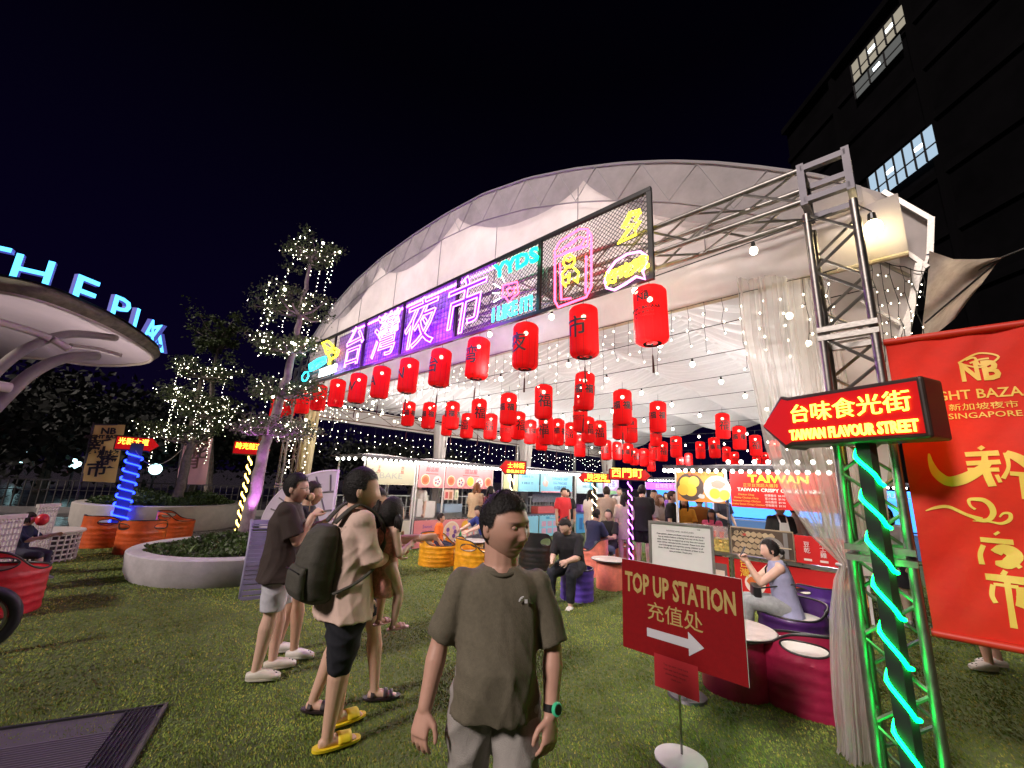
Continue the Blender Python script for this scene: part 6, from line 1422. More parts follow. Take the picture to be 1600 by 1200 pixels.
def person(label, loc, face, h=1.70, group=None, girth=1.0, fem=0, voxel=.010, lean=0, twist=0, side=0, seat=None, arms=None, legs=None, skin=(.42, .24, .17), shirt=None, sleeve=.6, shirt_hem=.20, shirt_w=1.0, loose=1.0, pants=None, plen=.95, pw=1.0, shoes=None, shoe_style='shoe', hair='short', hairc=(.012, .010, .010), hyaw=0, hpitch=0, hroll=0, extra=None, cat='person', belly=0, dress=None, neck_r=1.0, openm=0, headk=1.0, detail=1, hairlen=.3, hup=0, headw=1.0, legk=1.0, strandk=1.0, handk=1.0, palm=.5, name='person', prin=None, zoff=0, foldamp=.0075, fingers=None):
    k = h/1.72; t = thing(name, label, cat, (loc[0], loc[1], (loc[2] if len(loc) > 2 else 0)), face, group)
    V3 = Vector; arms = arms or {}; legs = legs or {}
    # legs: thigh dir, shin dir per side
    LL = {}
    for s, nm in ((-1, 'L'), (1, 'R')):
        td, sd = legs.get(nm, ((0, .03, -1), (0, -.04, -1))); LL[s] = (V3(td).normalized(), V3(sd).normalized())
    th, sh = .43*k*legk, .425*k*legk; foot_h = .075*k
    if seat is None: hz = max(foot_h+(-(LL[s][0]*th+LL[s][1]*sh)).z+.02*k for s in (-1, 1))
    else: hz = seat+.10*k
    hz += .012+zoff
    pel = V3((0, 0, hz+.02*k)); sp = (Matrix.Rotation(-lean, 3, 'X') @ Matrix.Rotation(side, 3, 'Y')) @ V3((0, 0, 1)); tw = Matrix.Rotation(twist, 3, sp)
    rx = tw @ (Matrix.Rotation(side, 3, 'Y') @ V3((1, 0, 0))); ry = sp.cross(rx)
    ry = ry if ry.y > -5 else ry
    def S(a, x=0, y=0): return pel+sp*(a*k)+rx*(x*k)+ry*(y*k)
    g = girth
    body = MB(); hip_x = V3((1, 0, 0)); hip_y = V3((0, 1, 0))
    body.loft([(pel-sp*.10*k, hip_x*.10*k*g, hip_y*.085*k*g), (pel-sp*.04*k, hip_x*.155*k*g, hip_y*.115*k*g), (S(.05), hip_x*.155*k*g, hip_y*.110*k*g), (S(.16), rx*(.135-.012*fem)*k*g, ry*.100*k*g), (S(.30), rx*.150*k*g, ry*.108*k*g), (S(.40), rx*.165*k*g, ry*.100*k*g), (S(.455), rx*.155*k*g, ry*.075*k*g), (S(.49), rx*.075*k, ry*.060*k)], 24, 2.3)
    neck0 = S(.47); hd = rotm(hyaw, hpitch, hroll)
    headc = S(.50)+sp*(.12*k+hup)+ry*.018*k+(hd @ V3((0, .012*k, 0)))
    hs = k*headk*1.06
    limb(body, [neck0, S(.52), headc-hd @ V3((0, .018, .03))*hs], [.064*k*neck_r, .056*k*neck_r, .055*k*neck_r])
    joints = {}
    fing_mb = []
    for s, nm in ((-1, 'L'), (1, 'R')):
        ud, fd_, hd_ = (list(arms.get(nm, ((s*.12, .0, -1), (s*.05, .12, -1)))) + [None])[:3]
        ud, fd_ = V3(ud).normalized(), V3(fd_).normalized(); hd2 = V3(hd_).normalized() if hd_ else fd_
        shp = S(.425, s*.170*(.5+.5*g)*(1-.06*fem), -.005); el = shp+ud*.285*k; wr = el+fd_*.245*k
        ag = .5+.5*g
        limb(body, [S(.44, s*.10), shp, shp+ud*.10*k, shp+ud*.2*k, el], [.054*k, .058*k*ag, .053*k*ag, .047*k*ag, .040*k*ag]); limb(body, [el, el+fd_*.07*k, el+fd_*.16*k, wr], [.040*k*ag, .045*k*ag, .036*k*ag, .031*k*ag])
        # hand
        # palm plane normal: roughly towards the body
        pn = hd2.cross(V3((0, 1, 0)) if abs(hd2.y) < .8 else V3((0, 0, 1))).normalized()*(-s if hd2.z < -.3 else 1)
        pn = Matrix.Rotation(-s*palm, 3, hd2) @ pn; sd_ = pn.cross(hd2).normalized(); k_ = k; k = k*handk
        if sd_.y < 0: sd_ = -sd_
        body.loft([(wr, sd_*.026*k, pn*.018*k), (wr+hd2*.03*k, sd_*.036*k, pn*.017*k), (wr+hd2*.075*k, sd_*.040*k, pn*.014*k), (wr+hd2*.09*k, sd_*.038*k, pn*.012*k)], 14, 2.4)
        curl = (fingers or {}).get(nm, .35)
        for i, (off, L) in enumerate(((.029, .066), (.0105, .074), (-.0085, .069), (-.027, .054))):
            p0 = wr+hd2*.078*k+sd_*off*k; d0 = (hd2+sd_*(off*5.0)).normalized(); cd = pn
            p1 = p0+(d0*math.cos(curl)+cd*math.sin(curl))*L*.45*k; p2 = p1+(d0*math.cos(curl*2)+cd*math.sin(curl*2))*L*.32*k; p3 = p2+(d0*math.cos(curl*2.8)+cd*math.sin(curl*2.8))*L*.26*k
            body.tube([p0, p1, p2, p3], [.0088*k, .0082*k, .0076*k, .0064*k], 8); body.ell(p3, .0064*k, 8, 6); body.ell(p1, .0083*k, 8, 6)
        q0 = wr+hd2*.025*k+sd_*.026*k; q1 = q0+(hd2*.6+sd_*.75+pn*.25).normalized()*.036*k; q2 = q1+(hd2*.95+sd_*.3+pn*.3).normalized()*.032*k; q3 = q2+(hd2+pn*.2).normalized()*.018*k
        body.tube([q0, q1, q2, q3], [.013*k, .0115*k, .0100*k, .0080*k], 8); body.ell(q3, .008*k, 8, 6)
        k = k_; joints[nm] = (shp, el, wr, hd2, ud, fd_, pn, sd_)
    LJ = {}
    for s, nm in ((-1, 'L'), (1, 'R')):
        hp = pel+V3((s*.088*k*g, 0, -.02*k)); kn = hp+LL[s][0]*th; an = kn+LL[s][1]*sh
        tg_ = .4+.6*g
        limb(body, [hp, hp.lerp(kn, .3), hp.lerp(kn, .7), kn], [.092*k*tg_, .088*k*tg_, .070*k*tg_, .057*k]); limb(body, [kn, kn.lerp(an, .25), kn.lerp(an, .6), an], [.056*k, .066*k, .050*k, .037*k])
        fwd = V3(legs.get('foot'+nm, (s*.12, 1, 0))).normalized(); fz = an.z-foot_h
        sdx = fwd.cross(V3((0, 0, 1))); up = V3((0, 0, 1))
        if abs(fwd.z) > .2: up = sdx.cross(fwd).normalized()
        hb = an-fwd*.045*k-up*foot_h
        body.loft([(hb-fwd*.005*k+up*.03*k, sdx*.020*k, up*.022*k), (hb+fwd*.03*k+up*.032*k, sdx*.034*k, up*.030*k), (hb+fwd*.10*k+up*.034*k, sdx*.036*k, up*.032*k), (hb+fwd*.165*k+up*.022*k, sdx*.043*k, up*.020*k), (hb+fwd*.20*k+up*.016*k, sdx*.040*k, up*.014*k), (hb+fwd*.228*k+up*.013*k, sdx*.028*k, up*.010*k)], 16, 2.3)
        limb(body, [an, hb+fwd*.05*k+up*.035*k], [.038*k, .034*k])
        LJ[nm] = (hp, kn, an, fwd, up, sdx, hb)
    bm = remesh(body, voxel, 2)
    # head
    dirs, hf = ico(5 if detail > 1 else (4 if detail else 3)); hv = headshape(dirs, fem, headw*(1.0+.04*(g-1)*4), 0, openm)
    hw = np.array([(hd @ V3(v*hs))[:] for v in hv])+np.array(headc[:]) if False else hv*hs @ np.array(hd).T+np.array(headc[:])
    co = get_co(bm); nb_ = len(co); Fb = [tuple(p.vertices) for p in bm.polygons]
    allV = [co, hw]; allF = Fb+[tuple(i+nb_ for i in f) for f in hf]; mi = [0]*(len(Fb)+len(hf)); off = nb_+len(hw)
    col = np.ones((off, 4), np.float32)
    X, Y, Z = hv[:, 0], hv[:, 1], hv[:, 2]; gg = lambda cx, cz, rx_, rz_: np.exp(-((X-cx)/rx_)**2-((Z-cz)/rz_)**2)*(Y > .02)
    hc = np.ones((len(hv), 3)); brow = sum(gg(s*.031, .0235, .017, .0042) for s in (-1, 1)); lips = gg(0, -.0545, .019, .0045)+gg(0, -.067, .017, .005); eye_ = sum(gg(s*.0305, .0065, .0135, .0036) for s in (-1, 1)); cheek = sum(gg(s*.04, -.025, .022, .02) for s in (-1, 1))
    for c, (w_, tint) in enumerate([(brow, 0)]): hc *= 1-np.clip(w_*1.2, 0, .85)[:, None]*np.array([1, 1, 1])
    hc *= 1-np.clip(lips, 0, 1)[:, None]*np.array([.12, .45, .42]); hc *= 1-np.clip(cheek, 0, 1)[:, None]*np.array([0, .12, .12])
    hc *= 1-np.clip(gg(0, -.061, .019, .0018), 0, 1)[:, None]*.7; hc *= 1-np.clip(eye_*1.4, 0, .93)[:, None] if detail < 2 else 1
    hc *= (1-(1 if openm else 0)*np.clip(gg(0, -.062, .011, .004), 0, 1)*.75)[:, None]
    if hair in ('short', 'crop') : st = np.clip(-Y*20+.2, 0, 1)*np.clip((Z+.05)*30, 0, 1); hc *= 1-.55*st[:, None]
    col[nb_:, :3] = hc
    ex = MB()
    for s in (-1, 1):
        c = hd @ V3((s*.0735*hs*headw, -.008*hs, -.006*hs))+headc; ex.ell(c, (.009*hs, .019*hs, .031*hs), 12, 8, hd @ Matrix.Rotation(s*.35, 3, 'Z')); ex.ell(c+hd @ V3((s*.004, .004, .006))*hs, (.008*hs, .010*hs, .016*hs), 8, 6, hd)
    if detail > 1:
        for s in (-1, 1):
            ec = hd @ V3((s*.0305*hs, .0712*hs, .0055*hs))+headc; ex.m = 1; ex.ell(ec, .0125*hs, 14, 10); ex.m = 2; ex.ell(ec+hd @ V3((.0, .0085, 0))*hs, (.0056*hs, .0048*hs, .0056*hs), 10, 6)
            # lids
            ex.m = 0; R2 = hd
            for zz, (lo_, hi_) in ((1, (.10, 1.5)), (-1, (.12, 1.5))):
                VV = []; FF = []; nu, nv = 12, 5
                for j in range(nv):
                    e_ = lo_+(hi_-lo_)*j/(nv-1)
                    for i in range(nu): a = -1.45+2.9*i/(nu-1); r_ = .0140*hs; VV.append(ec+R2 @ V3((r_*math.sin(a)*math.cos(e_), r_*math.cos(a)*math.cos(e_), zz*r_*math.sin(e_))))
                for j in range(nv-1):
                    for i in range(nu-1): FF.append((j*nu+i, j*nu+i+1, (j+1)*nu+i+1, (j+1)*nu+i))
                ex.add(VV, FF)
    ev = np.array([v[:] if not isinstance(v, tuple) else v for v in ex.V]); allV.append(ev); allF += [tuple(i+off for i in f) for f in ex.F]; mi += ex.M
    col = np.concatenate([col, np.ones((len(ev), 4), np.float32)])
    me = new_mesh('body', np.concatenate(allV).tolist(), allF, [skin_mat(skin), eyew, eyed], True, mi); a_ = me.color_attributes.new('Col', 'FLOAT_COLOR', 'POINT'); a_.data.foreach_set('color', col.ravel())
    ob('body', me, t); bpy.data.meshes.remove(bm)
    # clothes
    cv = max(.010, voxel)
    if shirt:
        c = MB(); L = loose; he = -shirt_hem
        c.loft([(S(he)-hip_y*.0, (hip_x*.176*g*L*shirt_w)*k, hip_y*(.140*g*L+belly*.02)*k), (S(he*.35), rx*(.165*g*L*(.5+.5*shirt_w))*k, ry*(.132*g*L+belly*.05)*k), (S(.10, 0, belly*.03), rx*(.155*g*L)*k, ry*(.122*g*L+belly*.05)*k), (S(.22, 0, belly*.015), rx*.158*g*L*k, ry*(.118*g*L+belly*.025)*k), (S(.32), rx*.168*g*L*k, ry*.122*g*L*k), (S(.40), rx*.178*g*k, ry*.112*g*k), (S(.445), rx*.170*g*k, ry*.096*g*k), (S(.475), rx*.140*g*k, ry*.086*g*k), (S(.494+hup*.12), rx*(.080+.016*neck_r)*k, ry*(.066+.012*neck_r)*k), (S(.502+hup*.16, 0, .0), rx*.070*k*neck_r**.6, ry*.064*k*neck_r**.6)], 28, 2.35)
        for s, nm in ((-1, 'L'), (1, 'R')):
            if sleeve <= 0: continue
            shp, el, wr, hd2, ud, fd_, pn, sd_ = joints[nm]; ag = (.5+.5*g)*(.6+.4*L)
            pts = [S(.43, s*.10), shp+V3((0, 0, .004*k))]; rr_ = [.066*k, .068*k*ag]; tot = .285*k; n1 = min(sleeve, 1.0)
            for f in (.33, .66, 1.0): pts.append(shp+ud*tot*n1*f); rr_.append((.068+.012*f*(L if sleeve < .9 else .3))*k*ag*(1 if sleeve < .95 else .86))
            c.tube(pts, rr_, 18); c.ell(shp, .068*k*ag, 14, 10)
            if sleeve > 1.0:
                c.ell(el, .060*k*ag, 12, 8); c.tube([el, el+fd_*.245*k*(sleeve-1)], [.058*k*ag, .048*k*ag], 16)
        sm = remesh(c, cv, 2); folds(sm, foldamp, sum(map(ord, label)) % 97, 1, S(.25).z); sm.materials.clear(); sm.materials.append(shirt if not isinstance(shirt, tuple) else cloth(shirt)); ob('shirt', sm, t)
    if dress:
        colr, z_end, flare = dress; c = MB(); dirn = V3((0, 0, -1)) if seat is None or name == 'girl' else V3((0, .55, -.4)).normalized()
        c.loft([(pel+dirn*(z_end)*k, hip_x*flare*k, hip_y*flare*.75*k), (pel+dirn*(z_end*.4)*k, hip_x*(.5*flare+.085)*k, hip_y*(.38*flare+.06)*k), (S(.05), hip_x*.155*g*k, hip_y*.118*g*k), (S(.18), rx*.140*g*k, ry*.108*g*k), (S(.32), rx*.158*g*k, ry*.118*g*k), (S(.40), rx*.160*g*k, ry*.108*g*k), (S(.455), rx*.135*g*k, ry*.085*g*k), (S(.48), rx*.09*k, ry*.07*k)], 28, 2.2)
        if sleeve > 0:
            for s, nm in ((-1, 'L'), (1, 'R')): shp, el, wr, hd2, ud, fd_, pn, sd_ = joints[nm]; c.tube([S(.43, s*.10), shp, shp+ud*.285*k*sleeve], [.06*k, .062*k, .075*k], 16)
        sm = remesh(c, cv, 2); folds(sm, foldamp*1.3, 5, 1); sm.materials.clear(); sm.materials.append(cloth(colr) if isinstance(colr, tuple) else colr); ob('dress', sm, t)
    if pants:
        c = MB(); c.loft([(pel-V3((0, 0, .12*k)), hip_x*.12*k*g, hip_y*.10*k*g), (pel-V3((0, 0, .05*k)), hip_x*.172*k*g, hip_y*.132*k*g), (pel+sp*.06*k, hip_x*.168*k*g, hip_y*.126*k*g), (S(.11), rx*.152*k*g, ry*.118*k*g)], 26, 2.3)
        for nm in 'LR':
            hp, kn, an, fwd, up, sdx, hb = LJ[nm]; tg_ = .4+.6*g; f1 = min(1, plen/.5); c.ell(hp, .100*k*tg_, 14, 10)
            c.tube([hp, hp.lerp(kn, .5*f1), hp.lerp(kn, f1)], [.100*k*tg_*min(pw, 1.05), .094*k*tg_*pw, (.083 if plen < .52 else .070)*k*tg_*pw], 20)
            if plen > .5: f2 = (plen-.5)/.5; c.ell(kn, .068*k*tg_*pw, 14, 10); c.tube([kn, kn.lerp(an, .5*f2), kn.lerp(an, f2)], [.068*k*tg_*pw, .064*k*pw, .054*k*pw], 18)
        sm = remesh(c, cv, 2); folds(sm, foldamp*.9, 11, 0); sm.materials.clear(); sm.materials.append(cloth(pants) if isinstance(pants, tuple) else pants); ob('trousers' if plen > .6 else 'shorts', sm, t)
    if shoes:
        for nm in 'LR':
            hp, kn, an, fwd, up, sdx, hb = LJ[nm]; c = MB(); m_ = mat('shoe', shoes, .5, nz=(15, .1))
            if shoe_style in ('shoe', 'clog'):
                e_ = 1.15 if shoe_style == 'clog' else 1.0
                c.loft([(hb-fwd*.022*k+up*.03*k, sdx*.026*k, up*.026*k), (hb+fwd*.03*k+up*.036*k, sdx*.042*k*e_, up*.036*k), (hb+fwd*.10*k+up*.040*k, sdx*.045*k*e_, up*.040*k), (hb+fwd*.165*k+up*.030*k, sdx*.048*k*e_, up*.032*k), (hb+fwd*.215*k+up*.022*k, sdx*.042*k*e_, up*.023*k), (hb+fwd*.240*k*(1+.03*(e_-1))+up*.020*k, sdx*.026*k, up*.016*k)], 20, 2.5)
                o = ob('shoe', new_mesh('shoe', c.V, c.F, m_, 50), t)
                c = MB(); c.loft([(hb+fwd*.110*k+up*.002*k, fwd*.134*k, sdx*.045*k*e_), (hb+fwd*.110*k+up*.014*k, fwd*.136*k, sdx*.047*k*e_)], 26, 2.6); ob('sole', new_mesh('sole', c.V, c.F, M['white'] if sum(shoes) < 1.2 else m_), o)
                if shoe_style == 'clog':
                    c = MB(); rs = random.Random(3)
                    for q in range(9): a = rs.uniform(-.9, .9); f = rs.uniform(.13, .22); c.ell(hb+fwd*f*k+sdx*a*.036*k+up*(.066-.022*(f-.13)/.1-.012*abs(a))*k, (.008*k,)*3, 6, 4)
                    c.build('vent_hole', M['blackmat'], o, kind='stuff')
            else:
                c.loft([(hb+fwd*.110*k-up*.002*k, fwd*.150*k, sdx*.052*k), (hb+fwd*.110*k+up*.014*k, fwd*.150*k, sdx*.054*k)], 26, 2.6); o = ob('sole', new_mesh('sole', c.V, c.F, m_, 50), t)
                c = MB()
                def strap(f0, f1, hh=.052):
                    def fn(u, v): a = -1.45+2.9*u; f = f0+(f1-f0)*v; return hb+fwd*f*k+sdx*math.sin(a)*.053*k+up*(.012+math.cos(a)*(hh-.10*max(0, f-.13)))*k
                    c.grid(fn, 18, 5)
                if shoe_style == 'slide': strap(.105, .19, .058)
                else: strap(.12, .155, .058); strap(.17, .195, .050); strap(.02, .05, .05)
                sp_ = ob('strap', new_mesh('strap', c.V, c.F, m_, True), t); sm_ = sp_.modifiers.new('s', 'SOLIDIFY'); sm_.thickness = .005*k
    # hair
    if hair != 'none':
        hm = mat('hair', hairc, .55, nz=(60, .35), bump=(90, .6), spec=.3) if hairc not in CM else CM[hairc]; CM[hairc] = hm
        hk = ('cap', hairc)
        if hk not in CM:
            hc2 = mat('hair_scalp', hairc, .6, nz=(60, .35), bump=(90, .8), spec=.3); nt_ = hc2.node_tree; bb = nt_.nodes['Principled BSDF']; at_ = nt_.nodes.new('ShaderNodeAttribute'); at_.attribute_name = 'Col'; nn_ = nt_.nodes.new('ShaderNodeTexNoise'); nn_.inputs['Scale'].default_value = 420
            tc_ = nt_.nodes.new('ShaderNodeTexCoord'); nt_.links.new(tc_.outputs['Object'], nn_.inputs['Vector']); m1 = nt_.nodes.new('ShaderNodeMath'); m1.operation = 'SUBTRACT'; m2_ = nt_.nodes.new('ShaderNodeMath'); m2_.operation = 'MULTIPLY_ADD'; m2_.use_clamp = True
            nt_.links.new(at_.outputs['Fac'], m1.inputs[0]); nt_.links.new(nn_.outputs['Fac'], m1.inputs[1]); nt_.links.new(m1.outputs[0], m2_.inputs[0]); m2_.inputs[1].default_value = 5; m2_.inputs[2].default_value = .55; nt_.links.new(m2_.outputs[0], bb.inputs['Alpha']); CM[hk] = hc2
        hm2 = CM[hk]
        d2, f2 = ico(5 if detail > 1 else 4); h2 = headshape(d2, fem, headw*(1.0+.04*(g-1)*4)); x, y, z = h2[:, 0], h2[:, 1], h2[:, 2]
        hl = {'short': .062, 'crop': .070, 'long': .060, 'bob': .045, 'bun': .072, 'pony': .064}[hair]
        sg = lambda v, w: 1/(1+np.exp(-np.clip(v/w, -40, 40)))
        front = sg(z-(hl-.10*np.clip(np.abs(x)-.045, 0, 1)*5), .007)
        sidev = sg(-(y-.022+.15*np.clip(z-.03, 0, 1)*-1), .007)*sg(z-(.000 if hair in ('short', 'crop') else -.04), .006)
        back = sg(-y-.012, .006)*sg(z-(-.062 if hair in ('short',) else (-.05 if hair == 'crop' else -.085)), .008)
        m_ = np.clip(np.maximum(np.maximum(front, sidev), back), 0, 1)
        th_ = {'short': .013, 'crop': .007, 'long': .016, 'bob': .02, 'bun': .011, 'pony': .012}[hair]
        nz_ = np.sin(h2@np.array([210, 90, 130]))*np.sin(h2@np.array([-80, 170, 60])); th_ = th_*(.75+.5*np.clip(z/.116, 0, 1)) + (.0022 if hair != 'crop' else .0008)*nz_
        if hair in ('short', 'crop'): th_ = th_*(.35+.65*np.clip((z+.02)/.07, 0, 1))
        n_ = h2/np.linalg.norm(h2, axis=1)[:, None]; hh = h2+n_*(th_*m_+.0008)[:, None]; hh = hh*hs @ np.array(hd).T+np.array(headc[:])
        hme = new_mesh('hair', hh.tolist(), f2, hm2, True); ca = np.ones((len(hh), 4), np.float32); ca[:, :3] = m_[:, None]; hme.color_attributes.new('Col', 'FLOAT_COLOR', 'POINT').data.foreach_set('color', ca.ravel()); ho = ob('hair', hme, t)
        rs = random.Random(4); c = MB()
        if detail >= 1 and hair in ('short', 'bun'):
            idx = [i for i in range(len(hh)) if m_[i] > .85 and h2[i][2] > (.0 if hair == 'short' else -.02)]; sp_b = MB()
            for i in rs.choices(idx, k=900 if detail > 1 else 500):
                p_ = Vector(hh[i]); n0 = hd @ Vector(n_[i]); f0 = hd @ Vector((rs.uniform(-.5, .5), .9 if hair == 'short' else -.8, rs.uniform(-.2, .4))); d_ = (n0*.55+f0*.6).normalized(); L_ = rs.uniform(.012, .024)*hs*strandk; sd2 = d_.cross(n0).normalized()*.0016*hs
                q0 = len(sp_b.V); sp_b.V += [p_-sd2-n0*.002, p_+sd2-n0*.002, p_+d_*L_]; sp_b.F.append((q0, q0+1, q0+2)); sp_b.M.append(0)
            sp_b.build('hair_strands', hm, t, kind='stuff')
        if hair in ('long', 'bob'):
            for q in range(90 if detail else 46):
                a = rs.uniform(-2.15, 2.15) if hair == 'long' else rs.uniform(-2.3, 2.3); rr_ = .088; p0 = V3((math.sin(a)*.074, -math.cos(a)*.092, rs.uniform(-.02, .05))); L = hairlen*rs.uniform(.8, 1.05); o_ = V3((math.sin(a), -math.cos(a), 0))
                pts = [p0, p0+o_*.012-V3((0, 0, L*.3)), p0+o_*.012*rs.uniform(.2, 1.2)-V3((math.sin(a)*.02, 0, L*.65)), p0+o_*rs.uniform(-.01, .015)-V3((math.sin(a)*.028, 0, L))]
                gl = [hd @ (pp_*hs)+headc if ii < 1 else (hd @ (V3((pp_.x, pp_.y, p0.z))*hs)+headc)+V3((0, 0, (pp_.z-p0.z)*hs)) for ii, pp_ in enumerate(pts)]
                c.tube(gl, [.012*hs, .014*hs, .012*hs, .003*hs], 6)
        if hair == 'bun': c.ell(hd @ V3((.0, -.115, -.035))*hs+headc, (.036*hs, .032*hs, .034*hs), 14, 10)
        if hair == 'pony':
            for s in ((-1, 1) if fem > 1 else (0,)):
                p0 = hd @ V3((s*.075, -.085+.06*abs(s), .02))*hs+headc
                for q in range(26): jx, jy = rs.uniform(-1, 1)*.016, rs.uniform(-1, 1)*.016; c.tube([p0, p0+hd @ V3((s*.03+jx, -.02+jy, .0))*hs-V3((0, 0, hairlen*.35)), p0+hd @ V3((s*.02+jx*1.4, -.01+jy, 0))*hs-V3((0, 0, hairlen*rs.uniform(.8, 1)))], [.008*hs, .013*hs, .003*hs], 6)
                if s == -1: c.build('hair_locks', hm, t, smooth=True); c = MB()
        if c.V: c.build('hair_locks', hm, t, smooth=True)
    t['_k'] = k
    info = dict(t=t, S=S, J=joints, LJ=LJ, headc=headc, hd=hd, k=k, hs=hs, pel=pel, rx=rx, ry=ry, sp=sp); del t['_k']; return info
def facing(az): return -R(az)       # az in degrees from +Y towards +X
def glasses(I):
    c = MB(); hd, hc_, hs = I['hd'], I['headc'], I['hs']
    for s in (-1, 1):
        c.tube([hd @ Vector((s*.031+.021*math.cos(a), .092, .006+.016*math.sin(a)))*hs+hc_ for a in np.linspace(0, 6.28, 15)[:-1]], .0014, 5, closed=True); c.tube([hd @ Vector((s*.052, .090, .008))*hs+hc_, hd @ Vector((s*.079, .0, .006))*hs+hc_], .0014, 5)
    c.tube([hd @ Vector((-.010, .094, .008))*hs+hc_, hd @ Vector((.010, .094, .008))*hs+hc_], .0014, 5); o = c.build('glasses', M['black'], I['t'], kind='stuff'); return o
SK1 = (.64, .42, .32); SK2 = (.50, .31, .22); SK3 = (.70, .50, .40)
# ---- the man in the olive shirt, walking towards the viewer
fm = person('heavyset man in an olive tee and green watch walking in front', (-.01, 1.98), facing(176), 1.55, girth=1.13, voxel=.0055, skin=(.56, .32, .24), detail=2,
    shirt=mat('olive_cloth', (.135, .118, .082), .9, nz=(60, .16), bump=(260, .3)), sleeve=.92, shirt_hem=.10, loose=1.04, belly=.7, pants=mat('grey_cloth', (.30, .28, .26), .85, nz=(20, .1), bump=(220, .3)), plen=.95, pw=1.05, shoes=(.1, .1, .1), hair='short', hyaw=R(42), hpitch=-.04, hroll=.06, openm=1, headk=1.26, hup=.068, headw=1.10, strandk=.4, handk=1.18, palm=.95, neck_r=1.5, foldamp=.0095,
    arms={'R': ((.34, -.04, -1), (.16, .26, -1)), 'L': ((-.30, .10, -1), (.06, .22, -1))}, legs={'L': ((-.02, .16, -1), (0, -.10, -1)), 'R': ((.02, -.10, -1), (0, -.25, -1))})
I = fm; hd, hc_, hs = I['hd'], I['headc'], I['hs']
# watch on his left wrist
shp, el, wr, hd2, ud, fd_, pn, sd_ = I['J']['L']; wc_ = wr-fd_*.02; 
c = MB(); a1 = fd_.orthogonal().normalized(); a2 = fd_.cross(a1); c.loft([(wc_-fd_*.013, a1*.033, a2*.031), (wc_+fd_*.013, a1*.033, a2*.031)], 24, 2); wo = c.build('watch_strap', M['black'], I['t'], smooth=40)
dout = Vector((-.55, .83, 0)); dout = (dout-fd_*dout.dot(fd_)).normalized(); q_ = dout.to_track_quat('Z', 'Y').to_matrix(); c = MB(); c.lathe([(.024, 0), (.025, .008), (.021, .013)], n=28); c = MB().add([q_ @ Vector(v)+wc_+dout*.028 for v in c.V], c.F); c.build('watch_case', mat('watch_green', (.05, .45, .22), .3, emit=(.05, .5, .25), es=.15), wo)
c = MB(); c.lathe([(0, 0), (.018, 0), (.018, .003), (0, .003)], n=24); c = MB().add([q_ @ Vector(v)+wc_+dout*.0405 for v in c.V], c.F); c.build('watch_dial', M['black'], wo)
S_ = I['S']; c = MB(); c.tube([S_(.492+.006*abs(math.cos(a))-.012*math.sin(a)*(1 if math.sin(a) > 0 else 0), .090*math.cos(a), .094*math.sin(a)) for a in np.linspace(0, 6.283, 33)[:-1]], .010, 8, closed=True); c.build('collar', cloth((.10, .088, .06)), I['t'], smooth=True)
# chest logo
S_ = I['S']; c = MB()
lgp = S_(.385, -.095, .128); rxx = -I['rx']; upv = I['sp']; V = []; F = []
for k_, (w_, r_) in enumerate(((.0, .020), (.0, .014))): pass
for a0, rr_ in ((0, .019), (1, .013), (2, .007)):
    pts = [lgp+rxx*(-.012+rr_*(1-math.cos(a)))*1.0+upv*(rr_*math.sin(a)-.004)+I['ry']*.004 for a in np.linspace(0, 1.57, 8)]
    c.tube(pts, .0026, 5)
c.box(lgp+rxx*.016+I['ry']*.004-upv*.002, (.012, .003, .014)); c.build('chest_logo', mat('logo_white', (.6, .6, .6), .6), I['t'], kind='stuff')

# ---- man eating, brown shirt, white crocs
p = gp(392, 1064)
I = person('slim man in dark brown tee and white shorts eating, wearing glasses and spotted white clogs', (p.x+.06, p.y+.06), facing(68), 1.66, girth=1.13, headk=1.12, shirt_w=1.10, voxel=.0075, detail=1, skin=(.66, .43, .33), shirt=mat('brown_cloth', (.040, .026, .022), .85, nz=(40, .15), bump=(220, .3)), sleeve=.82, shirt_hem=.18, loose=1.14, pants=mat('white_short_cloth', (.50, .50, .55), .8, nz=(30, .08)), plen=.46, pw=1.08, shoes=(.62, .58, .50), shoe_style='clog', hair='short', hyaw=R(-14), hpitch=-.02, group='group standing on the left', fingers={'R': 1.0},
    arms={'R': ((.10, .42, -.90), (-.22, .42, .92), (-.3, .6, .7)), 'L': ((-.12, .35, -.9), (.35, .75, .5))}, legs={'R': ((0, -.02, -1), (0, -.10, -1)), 'L': ((0, .10, -1), (0, .02, -1))})
glasses(I); J = I['J']['R']; hp_ = I['hd'] @ Vector((0, .125, -.055))*I['hs']+I['headc']
fd0 = thing('snack', 'small round pale snack bitten by the man in the brown tee', 'food', (0, 0, 0)); c = MB(); R3 = Matrix.Rotation(facing(68), 3, 'Z'); w_ = R3 @ hp_+Vector((p.x+.06, p.y+.06, 0)); c.ell((0, 0, 0), (.030, .030, .036), 14, 10); c.tube([(0, 0, -.02), (0, 0, -.13)], .004, 6); c.build('bun', mat('bun', (.62, .42, .25), .6, nz=(30, .2)), fd0, smooth=True); fd0.location = w_
